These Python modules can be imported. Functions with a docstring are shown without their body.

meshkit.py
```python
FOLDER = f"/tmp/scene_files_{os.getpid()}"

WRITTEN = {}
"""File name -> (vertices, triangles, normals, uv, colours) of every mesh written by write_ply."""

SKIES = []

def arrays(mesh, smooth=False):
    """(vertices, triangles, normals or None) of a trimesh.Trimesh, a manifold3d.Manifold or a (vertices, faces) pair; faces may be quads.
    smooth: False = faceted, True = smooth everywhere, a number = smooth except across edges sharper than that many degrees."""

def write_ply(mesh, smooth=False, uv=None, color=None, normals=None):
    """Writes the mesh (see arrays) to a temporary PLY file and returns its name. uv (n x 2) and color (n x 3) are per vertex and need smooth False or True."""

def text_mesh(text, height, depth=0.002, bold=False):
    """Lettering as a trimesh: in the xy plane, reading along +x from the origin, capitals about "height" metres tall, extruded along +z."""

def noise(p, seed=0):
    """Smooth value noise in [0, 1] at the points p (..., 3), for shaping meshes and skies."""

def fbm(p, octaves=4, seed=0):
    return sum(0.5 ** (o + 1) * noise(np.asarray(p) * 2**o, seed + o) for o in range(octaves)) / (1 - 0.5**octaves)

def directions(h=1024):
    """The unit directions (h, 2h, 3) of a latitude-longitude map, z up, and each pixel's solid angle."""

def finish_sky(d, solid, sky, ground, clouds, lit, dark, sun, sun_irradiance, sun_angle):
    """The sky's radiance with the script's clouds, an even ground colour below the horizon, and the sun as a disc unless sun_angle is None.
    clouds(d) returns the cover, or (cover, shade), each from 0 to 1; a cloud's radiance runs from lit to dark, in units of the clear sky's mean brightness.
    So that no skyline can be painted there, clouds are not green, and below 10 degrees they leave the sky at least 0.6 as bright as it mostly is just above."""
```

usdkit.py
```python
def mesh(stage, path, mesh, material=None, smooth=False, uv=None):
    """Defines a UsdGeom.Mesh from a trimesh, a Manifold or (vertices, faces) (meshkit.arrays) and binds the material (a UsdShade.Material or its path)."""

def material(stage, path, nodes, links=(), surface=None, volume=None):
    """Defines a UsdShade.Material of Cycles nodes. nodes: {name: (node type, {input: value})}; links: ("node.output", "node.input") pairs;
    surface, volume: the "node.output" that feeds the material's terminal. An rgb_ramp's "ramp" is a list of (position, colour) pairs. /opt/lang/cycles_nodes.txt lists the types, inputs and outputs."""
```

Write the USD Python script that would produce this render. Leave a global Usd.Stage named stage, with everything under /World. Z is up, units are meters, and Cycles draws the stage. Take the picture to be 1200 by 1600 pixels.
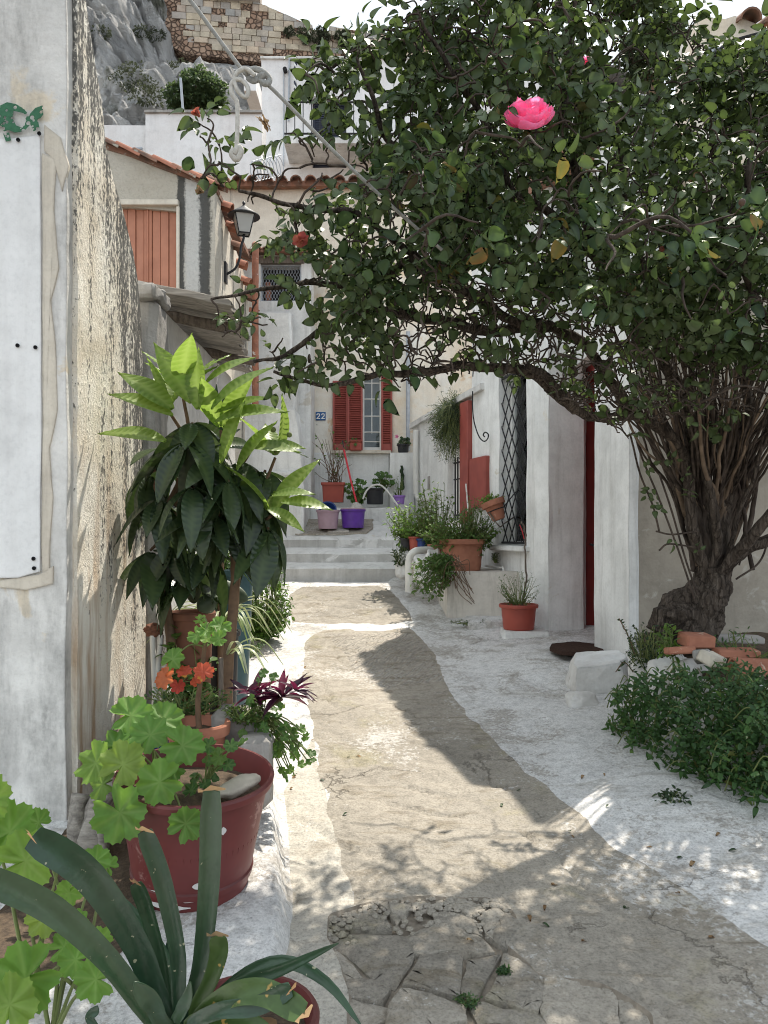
import math, random
import numpy as np, trimesh, usdkit, meshkit
from meshkit import fbm, noise
from shapely.geometry import Polygon, Point, LineString, box as sbox
from shapely import affinity, contains_xy, distance, points as spoints
from shapely.ops import unary_union
from scipy.spatial import Voronoi, cKDTree
from pxr import Usd, UsdGeom, UsdLux, UsdShade, Gf, Sdf, Vt

stage = Usd.Stage.CreateInMemory()
UsdGeom.SetStageUpAxis(stage, UsdGeom.Tokens.z)
UsdGeom.SetStageMetersPerUnit(stage, 1.0)
UsdGeom.Xform.Define(stage, '/World'); UsdGeom.Scope.Define(stage, '/World/Looks')

# ---------------------------------------------------------------- camera, sky, sun, exposure
CAMZ, FPX, HOR = 1.55, 1200.0, 830.0
cam = UsdGeom.Camera.Define(stage, '/World/camera')
cam.CreateHorizontalApertureAttr(36.0); cam.CreateVerticalApertureAttr(48.0)
cam.CreateFocalLengthAttr(36.0); cam.CreateVerticalApertureOffsetAttr(0.9)
cam.CreateClippingRangeAttr(Gf.Vec2f(0.05, 2000))
cam.CreateExposureAttr(0.75)
cam.AddTranslateOp().Set((0, 0, CAMZ)); cam.AddRotateXOp().Set(90.0)
SUN_AZ, SUN_EL = math.radians(27), math.radians(60)          # azimuth from +y towards +x
sun = UsdLux.DistantLight.Define(stage, '/World/sun')
sun.CreateNormalizeAttr(True); sun.CreateIntensityAttr(1.0); sun.CreateAngleAttr(0.55); sun.CreateColorAttr(Gf.Vec3f(1.0, .93, .82))
sun.AddRotateZOp().Set(-math.degrees(SUN_AZ)); sun.AddRotateXOp().Set(-(90 - math.degrees(SUN_EL)))
dome = UsdLux.DomeLight.Define(stage, '/World/sky')
skym = usdkit.material(stage, '/World/Looks/sky_look', {
    'tc': ('texture_coordinate', {}), 'map': ('mapping', {'scale': (1.0, 1.0, 2.2)}),
    'sky': ('sky_texture', {'sky_type': 'single_scattering', 'sun_disc': False, 'sun_elevation': SUN_EL, 'sun_rotation': SUN_AZ, 'aerosol_density': 2.0}),
    'n': ('noise_texture', {'scale': 2.3, 'detail': 7, 'roughness': .58, 'distortion': .4}),
    'r': ('rgb_ramp', {'ramp': [(.30, (.25, .25, .25)), (.58, (.95, .95, .95))]}),
    'cl': ('color', {'value': (6.3, 6.8, 7.1)}),
    'm': ('mix', {'mix_type': 'mix'}), 'bg': ('background_shader', {'strength': 0.11})},
    [('tc.generated', 'map.vector'), ('map.vector', 'n.vector'), ('n.fac', 'r.fac'), ('r.color', 'm.fac'), ('sky.color', 'm.color1'), ('cl.color', 'm.color2'), ('m.color', 'bg.color')], surface='bg.background')
UsdShade.MaterialBindingAPI.Apply(dome.GetPrim()).Bind(skym)
dome.GetPrim().SetCustomDataByKey('kind', 'structure')

# ---------------------------------------------------------------- helpers
rng = np.random.default_rng(7)
USED = {}
def numbered(path):
    n = USED.get(path, -1) + 1; USED[path] = n
    return path if n == 0 else f'{path}_{n:03d}'
LOC = {}
def tag(p, label=None, cat=None, group=None, kind=None):
    for k, v in (('label', label), ('category', cat), ('group', group), ('kind', kind)):
        if v: p.SetCustomDataByKey(k, v)
    return p
def thing(name, label, cat, loc=(0, 0, 0), group=None):
    path = numbered('/World/' + name)
    x = UsdGeom.Xform.Define(stage, path); x.AddTranslateOp().Set(tuple(map(float, loc)))
    LOC[path] = np.array(loc, float)
    return tag(x.GetPrim(), label, cat, group)
def struct(name, mesh, mat, smooth=False):
    return tag(usdkit.mesh(stage, numbered('/World/' + name), mesh, mat, smooth).GetPrim(), kind='structure')
def part(parent, name, mesh, mat, smooth=False, label=None, kind=None):
    """one Mesh under a thing, a part or a piece of the setting; mesh is in world coordinates"""
    pp = str(parent.GetPath()); path = numbered(pp + '/' + name)
    v, f = VF(mesh)
    off = LOC.get('/World/' + pp.split('/')[2], np.zeros(3))
    m = usdkit.mesh(stage, path, (v - off, f), mat, smooth)
    if isinstance(mesh, tuple) and len(mesh) > 2 and smooth is True: UsdGeom.PrimvarsAPI(m).CreatePrimvar('vein', Sdf.ValueTypeNames.FloatArray, 'vertex').Set(Vt.FloatArray.FromNumpy(np.asarray(mesh[2], np.float32)))
    return tag(m.GetPrim(), label, None, None, kind)
def single(name, mesh, mat, label, cat, smooth=False, group=None, kind=None):
    v, f = VF(mesh); loc = np.array([v[:, 0].mean(), v[:, 1].mean(), v[:, 2].min()])
    path = numbered('/World/' + name)
    m = usdkit.mesh(stage, path, (v - loc, f), mat, smooth); m.AddTranslateOp().Set(tuple(map(float, loc)))
    return tag(m.GetPrim(), label, cat, group, kind)
def VF(mesh):
    if isinstance(mesh, MB): return mesh.vf()
    if isinstance(mesh, tuple):
        v, f = np.asarray(mesh[0], float), np.asarray(mesh[1], int)
        if f.shape[1] == 4: f = np.vstack([f[:, [0, 1, 2]], f[:, [0, 2, 3]]])
        return v, f
    if hasattr(mesh, 'to_mesh'):
        m = mesh.to_mesh(); return np.array(m.vert_properties[:, :3], float), np.array(m.tri_verts)
    return np.array(mesh.vertices, float), np.array(mesh.faces)
class MB:
    def __init__(s): s.v, s.f, s.n = [], [], 0
    def add(s, mesh):
        v, f = VF(mesh); s.v.append(v); s.f.append(f + s.n); s.n += len(v); return s
    def vf(s): return np.vstack(s.v), np.vstack(s.f)
def P(u, v, d): return np.array([(u - 600) / FPX * d, d, CAMZ + (HOR - v) / FPX * d])
def box(x0, x1, y0, y1, z0, z1):
    m = trimesh.creation.box((x1 - x0, y1 - y0, z1 - z0)); m.apply_translation(((x0 + x1) / 2, (y0 + y1) / 2, (z0 + z1) / 2)); return VF(m)
def cbox(x0, x1, y0, y1, z0, z1, r=.01):
    """chamfered box: hull of an inset box set"""
    pts = []
    for sx in (0, 1):
        for sy in (0, 1):
            for sz in (0, 1):
                for k in range(3):
                    o = [r, r, r]; o[k] = 0
                    pts.append((x0 + o[0] if sx == 0 else x1 - o[0], y0 + o[1] if sy == 0 else y1 - o[1], z0 + o[2] if sz == 0 else z1 - o[2]))
    h = trimesh.convex.convex_hull(np.array(pts)); return VF(h)
def tube(p, r, n=8, cap=True, bump=0., seed=0):
    p = np.asarray(p, float); r = np.broadcast_to(np.asarray(r, float), (len(p),))
    t = np.gradient(p, axis=0); t /= np.linalg.norm(t, axis=1, keepdims=True) + 1e-12
    a = np.cross(t[0], [0, 0, 1.] if abs(t[0, 2]) < .9 else [1., 0, 0]); a /= np.linalg.norm(a)
    A = [a]
    for i in range(1, len(p)):
        a = A[-1] - t[i] * np.dot(A[-1], t[i]); a /= np.linalg.norm(a) + 1e-12; A.append(a)
    A = np.array(A); B = np.cross(t, A); th = np.arange(n) * 2 * np.pi / n
    rr = r[:, None] * np.ones(n)
    off = np.cos(th)[None, :, None] * A[:, None] + np.sin(th)[None, :, None] * B[:, None]
    v = p[:, None] + rr[..., None] * off
    if bump:
        k = fbm(v * (1 / max(r.max(), .01)) * .9, 3, seed) - .5
        v = v + off * (k * 2 * bump)[..., None] * r[:, None, None]
    v = v.reshape(-1, 3)
    i, j = np.meshgrid(np.arange(len(p) - 1), np.arange(n), indexing='ij')
    q = np.stack([i * n + j, i * n + (j + 1) % n, (i + 1) * n + (j + 1) % n, (i + 1) * n + j], -1).reshape(-1, 4)
    f = np.vstack([q[:, [0, 1, 2]], q[:, [0, 2, 3]]])
    if cap:
        k = len(v); v = np.vstack([v, p[:1], p[-1:]]); jj = np.arange(n); e = (len(p) - 1) * n
        f = np.vstack([f, np.stack([np.full(n, k), (jj + 1) % n, jj], 1), np.stack([np.full(n, k + 1), e + jj, e + (jj + 1) % n], 1)])
    return v, f
def spline(pts, n=8):
    """Catmull-Rom through the points"""
    p = np.asarray(pts, float)
    if len(p) < 3: return np.array([p[0] + (p[-1] - p[0]) * k for k in np.linspace(0, 1, n + 1)])
    q = np.vstack([2 * p[0] - p[1], p, 2 * p[-1] - p[-2]]); out = []
    for i in range(1, len(q) - 2):
        for k in np.arange(n) / n:
            a, b, c, d = q[i - 1:i + 3]
            out.append(.5 * ((2 * b) + (c - a) * k + (2 * a - 5 * b + 4 * c - d) * k * k + (3 * b - a - 3 * c + d) * k ** 3))
    return np.vstack([out, p[-1:]])
def lathe(prof, c=(0, 0, 0), n=40):
    pr = np.asarray(prof, float); th = np.arange(n) * 2 * np.pi / n
    v = np.stack([pr[:, None, 0] * np.cos(th), pr[:, None, 0] * np.sin(th), np.repeat(pr[:, 1:2], n, 1)], -1).reshape(-1, 3) + np.asarray(c, float)
    i, j = np.meshgrid(np.arange(len(pr) - 1), np.arange(n), indexing='ij')
    q = np.stack([i * n + j, i * n + (j + 1) % n, (i + 1) * n + (j + 1) % n, (i + 1) * n + j], -1).reshape(-1, 4)
    return v, np.vstack([q[:, [0, 1, 2]], q[:, [0, 2, 3]]])
def extrude(poly, h):
    ms = [trimesh.creation.extrude_polygon(g, h, engine='earcut') for g in getattr(poly, 'geoms', [poly]) if g.area > 1e-7]
    m = MB()
    for k in ms: m.add(k)
    return m.vf()
def subdiv(mesh, size):
    v, f = VF(mesh); v, f = trimesh.remesh.subdivide_to_size(v, f, size, max_iter=12)
    m = trimesh.Trimesh(v, f, process=False); m.merge_vertices(); return np.array(m.vertices), np.array(m.faces)
def rough(mesh, size, amp, freq=3., seed=0, octaves=4):
    """subdivide and push every vertex by smooth noise (old hand-plastered walls, rocks)"""
    v, f = subdiv(mesh, size)
    d = np.stack([fbm(v * freq + 17.3 * k, octaves, seed + 31 * k) - .5 for k in range(3)], 1) * 2 * amp
    return v + d, f
class Wall:
    """a vertical plane through two plan points; s runs along it, o outward (towards the camera)"""
    def __init__(w, A, B):
        w.A = np.array(A, float); w.B = np.array(B, float); w.L = np.linalg.norm(w.B - w.A); w.t = (w.B - w.A) / w.L
        n = np.array([w.t[1], -w.t[0]]); w.n = n if np.dot(n, -w.A) > 0 else -n
    def pt(w, s, z, o=0.):
        q = w.A + w.t * s + w.n * o; return np.array([q[0], q[1], z])
    def sz(w, u, v, o=0.):
        r = np.array([(u - 600) / FPX, 1.0]); A = w.A + w.n * o
        d = np.dot(A, w.n) / np.dot(r, w.n); q = r * d
        return np.dot(q - A, w.t), CAMZ + (HOR - v) / FPX * d
    def tf(w, mesh):
        """local (s, z, o) -> world"""
        v, f = VF(mesh); q = w.A + np.outer(v[:, 0], w.t) + np.outer(v[:, 2], w.n)
        out = np.stack([q[:, 0], q[:, 1], v[:, 1]], 1)
        flip = np.cross(np.append(w.t, 0), [0, 0, 1.])[:2] @ w.n < 0
        return out, (f[:, ::-1] if flip else f)
    def box(w, s0, s1, z0, z1, o0, o1, r=.006):
        return w.tf(cbox(min(s0, s1), max(s0, s1), min(z0, z1), max(z0, z1), min(o0, o1), max(o0, o1), r))
    def slab(w, poly, o0, o1):
        v, f = extrude(poly, o1 - o0); v = v.copy(); v[:, 2] += o0; return w.tf((v, f))

# ---------------------------------------------------------------- materials
MATS = {}
class G:
    def __init__(s): s.n, s.l, s.k = {}, [], 0
    def __call__(s, kind, out=None, **inp):
        s.k += 1; nm = f'n{s.k}'; vals = {}
        for k, v in inp.items():
            if isinstance(v, str) and '.' in v: s.l.append((v, f'{nm}.{k}'))
            else: vals[k] = v
        s.n[nm] = (kind, vals); return nm if out is None else f'{nm}.{out}'
    def ramp(s, fac, stops): return s('rgb_ramp', 'color', fac=fac, ramp=[(p, c if np.ndim(c) else (c, c, c)) for p, c in stops])
    def noise(s, vec, scale, detail=5, rough=.6, dist=0.): return s('noise_texture', 'fac', vector=vec, scale=scale, detail=detail, roughness=rough, distortion=dist)
    def mix(s, fac, a, b, t='mix'): return s('mix', 'color', mix_type=t, fac=fac, color1=a, color2=b)
    def math(s, t, a, b=0.): return s('math', 'value', math_type=t, value1=a, value2=b)
    def done(s, name, surf, vol=None):
        MATS[name] = usdkit.material(stage, '/World/Looks/' + name, s.n, s.l, surface=surf, volume=vol); return MATS[name]
def pos(g, scale=None):
    p = g('geometry', 'position')
    return p if scale is None else g('mapping', 'vector', mapping_type='point', vector=p, scale=scale)
def plaster(name, c1, c2, streak=0., sc=(.05, .05, .045), patch=None, patch_lo=.6, rough_=.9, bump=.5, bev=.012, fine=1., sfreq=(6, 6, .45), slo=.5, shi=.68):
    g = G(); p = pos(g)
    col = g.ramp(g.noise(p, 1.7, 8, .66, .3), [(.33, c2), (.6, c1)])
    fineN = g.noise(p, 55, 4, .6)
    if patch is not None:
        m = g.ramp(g.noise(p, 2.9, 9, .62, .6), [(patch_lo, 0), (patch_lo + .05, 1)])
        col = g.mix(m, col, patch)
    if streak:
        s1 = g.ramp(g.noise(pos(g, sfreq), 1.6, 8, .68), [(slo, 0), (shi, streak)])
        s2 = g.ramp(g.noise(p, 26, 4, .7), [(.3, .35), (.6, 1)])
        col = g.mix(g.math('multiply', s1, s2), col, sc)
    col = g.mix(.22, col, g.ramp(fineN, [(.2, .55), (.5, 1), (.8, 1.15)]), 'multiply')
    col = g.mix(.3, col, g.ramp(g.noise(p, 6.5, 8, .7), [(.3, .6), (.5, 1), (.75, 1.1)]), 'multiply')
    h = g.math('add', g.math('multiply', fineN, .25 * fine), g.noise(p, 11, 6, .6))
    nb = g('bevel', 'bevel', samples=3, radius=bev) if bev else None
    kw = {'normal': nb} if nb else {}
    b = g('bump', 'normal', height=h, strength=bump, distance=.012, **kw)
    return g.done(name, g('principled_bsdf', 'BSDF', base_color=col, roughness=rough_, normal=b, specular_ior_level=.25))
def simple(name, c, c2=None, rough_=.6, metal=0., bump=.15, scale=14., spec=.4, wear=None, wear_lo=.62, grain=None):
    g = G(); p = pos(g, grain) if grain else pos(g)
    c2 = c2 or tuple(x * .72 for x in c)
    col = g.ramp(g.noise(p, scale, 6, .6), [(.3, c2), (.65, c)])
    if wear is not None:
        col = g.mix(g.ramp(g.noise(pos(g), scale * .9, 7, .7, .5), [(wear_lo, 0), (wear_lo + .04, 1)]), col, wear)
    b = g('bump', 'normal', height=g.noise(p, scale * 3, 4, .6), strength=bump, distance=.006)
    return g.done(name, g('principled_bsdf', 'BSDF', base_color=col, roughness=rough_, metallic=metal, normal=b, specular_ior_level=spec))
def leafmat(name, stops, trans, tfac=.4, rough_=.42, spec=.5, vein=None, vk=.6, spots=None):
    g = G(); rnd = g.math('fraction', g.math('add', g('object_info', 'random'), g('geometry', 'random_per_island')))
    p = pos(g)
    col = g.ramp(rnd, stops)
    col = g.mix(.5, col, g.ramp(g.noise(p, 30, 4, .6), [(.3, .6), (.7, 1.25)]), 'multiply')
    at = g('attribute', 'fac', attribute='vein')
    if vein is not None: col = g.mix(g.math('multiply', at, vk), col, vein)
    tcol = g.mix(.3, g.mix(0., trans, trans), g.mix(1., col, (3.5, 3.5, 3.5), 'multiply'))
    if spots is not None:
        m = g.ramp(g.noise(p, spots[1], 3, .5), [(spots[2], 0), (spots[2] + .03, 1)])
        col = g.mix(m, col, spots[0])
    b = g('bump', 'normal', height=g.noise(p, 60, 3, .5), strength=.25, distance=.004)
    pr = g('principled_bsdf', 'BSDF', base_color=col, roughness=rough_, specular_ior_level=spec, normal=b)
    tr = g('translucent_bsdf', 'BSDF', color=tcol, normal=b)
    return g.done(name, g('mix_closure', 'closure', fac=tfac, closure1=pr, closure2=tr))
# ---------------------------------------------------------------- looks of the place
WHITE = plaster('whitewash', (.80, .80, .78), (.62, .62, .60), streak=.55, sc=(.42, .41, .38), patch=(.62, .58, .50), patch_lo=.66)
WHITE2 = plaster('worn_whitewash', (.72, .71, .68), (.52, .51, .49), streak=.5, sc=(.30, .29, .27), patch=(.5, .46, .4), patch_lo=.6, bump=.7)
FACE = plaster('near_house_plaster', (.78, .76, .72), (.55, .535, .505), streak=.85, sc=(.17, .165, .155), patch=(.66, .58, .46), patch_lo=.6, sfreq=(4, 4, 1.1), slo=.45, shi=.72, bump=.75)
PANEL = plaster('smooth_white_panel', (.78, .775, .76), (.67, .665, .65), streak=.25, sc=(.5, .48, .45), bump=.25)
CREAM = plaster('bare_cream_plaster', (.68, .62, .52), (.52, .46, .38), streak=.5, sc=(.28, .25, .2), bump=.7)
CREAM2 = plaster('cream_facade', (.70, .64, .54), (.56, .50, .41), streak=.9, sc=(.07, .07, .065), sfreq=(2.6, 2.6, .14), slo=.545, shi=.60, bump=.9)
PEACH = plaster('peeling_peach_facade', (.76, .73, .66), (.70, .58, .43), streak=.25, sc=(.45, .4, .33), patch=(.68, .52, .36), patch_lo=.58)
BEIGE = plaster('grey_beige_render', (.40, .36, .30), (.27, .24, .20), streak=.5, sc=(.2, .18, .15), patch=(.48, .45, .4), patch_lo=.62)
FARWHITE = plaster('distant_whitewash', (.80, .79, .78), (.72, .69, .67), streak=.25, sc=(.5, .48, .46), bev=0, bump=.3)
def stucco():
    g = G(); p = pos(g)
    st = g.noise(pos(g, (7, 7, .35)), 1.5, 8, .66)
    st2 = g.noise(pos(g, (16, 16, .7)), 1.3, 6, .6)
    sp = g.noise(pos(g, (1, 1, .55)), 62, 5, .62, .6)
    z = g('separate_xyz', 'z', vector=p)
    yk = g('separate_xyz', 'y', vector=p); far_ = g('map_range', 'result', value=yk, from_min=3.3, from_max=4.0, to_min=-.07, to_max=.05)
    hi = g('map_range', 'result', value=z, from_min=.9, from_max=3.4, to_min=-.08, to_max=.11)
    k = g.math('add', g.math('add', g.math('add', g.math('multiply', st, .6), g.math('multiply', st2, .4)), hi), far_)
    k = g.math('add', k, g.math('multiply', g.math('subtract', sp, .5), .75))
    col = g.ramp(g.noise(p, 3.1, 6, .6), [(.35, (.70, .62, .50)), (.6, (.84, .80, .71))])
    rust = g.ramp(g.noise(pos(g, (5, 5, .5)), 1.7, 7, .62), [(.49, 0), (.63, .8)])
    low = g('map_range', 'result', value=z, from_min=2.2, from_max=.8, to_min=.1, to_max=1.)
    col = g.mix(g.math('multiply', rust, low), col, (.40, .24, .12))
    col = g.mix(g.ramp(k, [(.53, 0), (.585, .85), (.72, .97)]), col, (.075, .075, .072))
    h = g.math('add', sp, g.math('multiply', g.noise(p, 130, 3, .6), .4))
    b = g('bump', 'normal', height=h, strength=.9, distance=.012)
    g.done('streaked_stucco', g('principled_bsdf', 'BSDF', base_color=col, roughness=.95, normal=b, specular_ior_level=.2))
stucco()
def facade():
    g = G(); p = pos(g); x = g('separate_xyz', 'x', vector=p); n1 = g.noise(pos(g, (5, 5, .5)), 1.6, 8, .68); n2 = g.noise(p, 30, 5, .7)
    col = g.ramp(g.noise(p, 1.7, 8, .66, .3), [(.33, (.56, .49, .38)), (.6, (.71, .65, .54))])
    def band(x0, w, j): return g.ramp(g.math('add', g.math('multiply', g.math('absolute', g.math('subtract', x, x0)), 1. / w), g.math('multiply', g.math('subtract', g.math('add', n1, g.math('multiply', n2, .5)), .75), j)), [(.55, 1), (1.1, 0)])
    col = g.mix(g.math('multiply', band(-1.98, .14, 1.2), .8), col, (.74, .73, .70))
    for x0, w in ((-2.115, .055), (-1.87, .07)): col = g.mix(g.math('multiply', band(x0, w, 2.2), .93), col, (.055, .055, .052))
    col = g.mix(.4, col, g.ramp(n2, [(.25, .5), (.5, 1), (.75, 1.15)]), 'multiply')
    b = g('bump', 'normal', height=n2, strength=.9, distance=.015)
    g.done('rain_stained_facade', g('principled_bsdf', 'BSDF', base_color=col, roughness=.93, normal=b, specular_ior_level=.2))
facade()
def bark():
    g = G(); p = pos(g); n1 = g.noise(pos(g, (1, 1, .16)), 30, 8, .75, .6); d = g('vector_math', 'vector', math_type='add', vector1=pos(g, (1, 1, .18)), vector2=g('mapping', 'vector', vector=g('noise_texture', 'color', vector=p, scale=9., detail=4), scale=(.06, .06, .06)))
    vo = g('voronoi_texture', 'distance', vector=d, scale=30., feature='distance_to_edge'); cr = g.ramp(g.math('add', vo, g.math('multiply', n1, .22)), [(.06, .35), (.2, 1)])
    col = g.mix(cr, (.018, .013, .011), g.ramp(n1, [(.3, (.030, .023, .018)), (.5, (.095, .075, .06)), (.68, (.20, .165, .135))]))
    b = g('bump', 'normal', height=g.math('add', g.math('multiply', cr, .7), n1), strength=1., distance=.03)
    g.done('cracked_bark', g('principled_bsdf', 'BSDF', base_color=col, roughness=.95, normal=b, specular_ior_level=.2))
bark()
def concrete(name, c1, c2, stain, crack=.35, ridges=None, moss=0., paint=.5, wear=0.):
    g = G(); p = pos(g)
    big = g.noise(p, .9, 7, .62, .5)
    col = g.ramp(big, [(.32, c2), (.62, c1)])
    col = g.mix(g.ramp(g.noise(pos(g, (1.6, 4.5, 1)), 1.6, 9, .7, .7), [(.52, 0), (.64, .8)]), col, stain)
    if paint: col = g.mix(g.ramp(g.math('add', g.math('multiply', g.noise(p, 1.1, 6, .6, .4), .55), g.math('multiply', g.noise(p, 38, 5, .72), .45)), [(.56, 0), (.60, paint)]), col, (.72, .71, .69))
    if wear: col = g.mix(g.ramp(g.math('add', g.math('multiply', g.noise(p, 2.3, 7, .66, .5), .6), g.math('multiply', g.noise(p, 45, 5, .75), .4)), [(.525, 0), (.575, wear)]), col, (.36, .33, .29))
    if moss: col = g.mix(g.ramp(g.noise(p, 2.4, 8, .68), [(.57, 0), (.68, moss)]), col, (.30, .27, .12))
    sp = g.noise(p, 95, 5, .7)
    col = g.mix(.6, col, g.ramp(sp, [(.32, .40), (.5, 1), (.72, 1.3)]), 'multiply')
    col = g.mix(.6, col, g.ramp(g.noise(p, 21, 6, .72), [(.3, .55), (.52, 1.02), (.7, 1.2)]), 'multiply')
    col = g.mix(1., col, g.ramp(g('object_info', 'random'), [(0, .80), (1, 1.14)]), 'multiply') if name == 'old_concrete' else col
    d = g('vector_math', 'vector', math_type='add', vector1=p, vector2=g('mapping', 'vector', vector=g('noise_texture', 'color', vector=p, scale=5., detail=5, roughness=.65), scale=(.35, .35, .35)))
    vo = g('voronoi_texture', 'distance', vector=d, scale=1.35, feature='distance_to_edge')
    msk = g.ramp(g.noise(p, 1.3, 3, .5), [(.54, 0), (.6, 1)])
    cr = g.math('multiply', g.ramp(vo, [(0, 1), (.012, 0)]), msk)
    col = g.mix(g.math('multiply', cr, crack), col, (.12, .10, .08))
    h = g.math('subtract', g.math('add', g.math('multiply', sp, .55), g.noise(p, 17, 7, .68)), g.math('multiply', cr, 1.2))
    if ridges: h = g.math('add', h, g.math('multiply', g('wave_texture', 'fac', vector=g('mapping', 'vector', vector=p, rotation=(0, 0, ridges)), scale=5.5, distortion=5., detail=4, detail_scale=2.5, detail_roughness=.6), 2.6))
    b = g('bump', 'normal', height=h, strength=.75, distance=.014)
    return g.done(name, g('principled_bsdf', 'BSDF', base_color=col, roughness=.93, normal=b, specular_ior_level=.25))
CONC = concrete('old_concrete', (.42, .38, .32), (.29, .265, .225), (.23, .195, .145), moss=.35)
CONCR = concrete('combed_concrete', (.47, .43, .37), (.33, .30, .26), (.28, .24, .18), ridges=.5)
CONC3 = concrete('pale_concrete', (.57, .54, .48), (.45, .42, .36), (.36, .32, .26), crack=.2)
PAVEW = concrete('painted_white_paving', (.74, .735, .72), (.60, .59, .575), (.46, .44, .40), crack=.0, paint=0, wear=.75)
GRIT = simple('crumbled_grit', (.30, .26, .21), (.19, .16, .125), .95, bump=.8, scale=40)
SOIL = simple('dry_soil', (.12, .085, .055), (.05, .036, .025), .95, bump=.9, scale=50)
STONE = plaster('grey_rubble_stone', (.40, .38, .35), (.22, .21, .20), streak=.6, sc=(.07, .07, .065), bump=1.)
ROCKW = plaster('whitewashed_rock', (.80, .80, .78), (.58, .56, .53), streak=.2, sc=(.3, .28, .25), patch=(.35, .31, .26), patch_lo=.61, bump=.9)
WOODG = simple('weathered_grey_board', (.36, .33, .29), (.15, .135, .12), .85, bump=.9, scale=5, grain=(.7, 9, 9), spec=.2)
WOODB = simple('dark_old_wood', (.20, .165, .135), (.075, .06, .05), .9, bump=1., scale=7, grain=(6, 6, .8), spec=.2)
ORANGE = simple('salmon_painted_board', (.48, .205, .125), (.40, .165, .10), .6, bump=.25, scale=6, wear=(.30, .11, .07), wear_lo=.69)
REDP = simple('brick_red_paint', (.31, .072, .055), (.23, .05, .04), .5, bump=.2, scale=7)
REDD = simple('dark_red_door_paint', (.21, .025, .022), (.14, .018, .016), .42, bump=.2, scale=6)
TERRA = simple('terracotta', (.42, .185, .12), (.28, .115, .075), .88, bump=.5, scale=9, spec=.2, wear=(.50, .36, .28), wear_lo=.6)
TERRAD = simple('lichen_covered_tile', (.30, .15, .10), (.10, .075, .06), .9, bump=.6, scale=6, wear=(.33, .30, .25), wear_lo=.58, spec=.2)
BLACKM = simple('black_iron', (.025, .026, .03), (.015, .015, .016), .5, .3, bump=.2, scale=30)
RUST = simple('flaking_rusty_pipe', (.36, .15, .09), (.20, .085, .055), .8, bump=.5, scale=12, wear=(.6, .57, .52), wear_lo=.6)
PVC = simple('white_pvc', (.72, .71, .67), (.60, .59, .55), .5, bump=.12, scale=6, wear=(.4, .38, .34), wear_lo=.66)
GREYM = simple('grey_metal', (.42, .45, .48), (.32, .34, .37), .45, .3)
DARKIN = simple('dark_interior', (.02, .02, .022), (.012, .012, .012), .9)
CURTAIN = simple('grey_curtain', (.22, .23, .25), (.16, .165, .18), .9, scale=5)
WHITEP = simple('white_gloss_paint', (.76, .76, .74), (.66, .66, .63), .4, bump=.1)
NAVY = simple('blue_black_shutter_paint', (.03, .035, .06), (.02, .023, .04), .5)
def pane():
    g = G(); f = g('fresnel', 'fac', IOR=1.5)
    g.done('window_glass', g('mix_closure', 'closure', fac=f, closure1=g('transparent_bsdf', 'BSDF', color=(.9, .93, .93)), closure2=g('glossy_bsdf', 'BSDF', color=(.95, .95, .95), roughness=.03)))
pane()
def frosted():
    g = G()
    g.done('frosted_glass', g('mix_closure', 'closure', fac=.25, closure1=g('mix_closure', 'closure', fac=.5, closure1=g('diffuse_bsdf', 'BSDF', color=(.6, .6, .58)), closure2=g('translucent_bsdf', 'BSDF', color=(.8, .8, .78))), closure2=g('glossy_bsdf', 'BSDF', color=(.8, .8, .8), roughness=.25)))
frosted()

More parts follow.
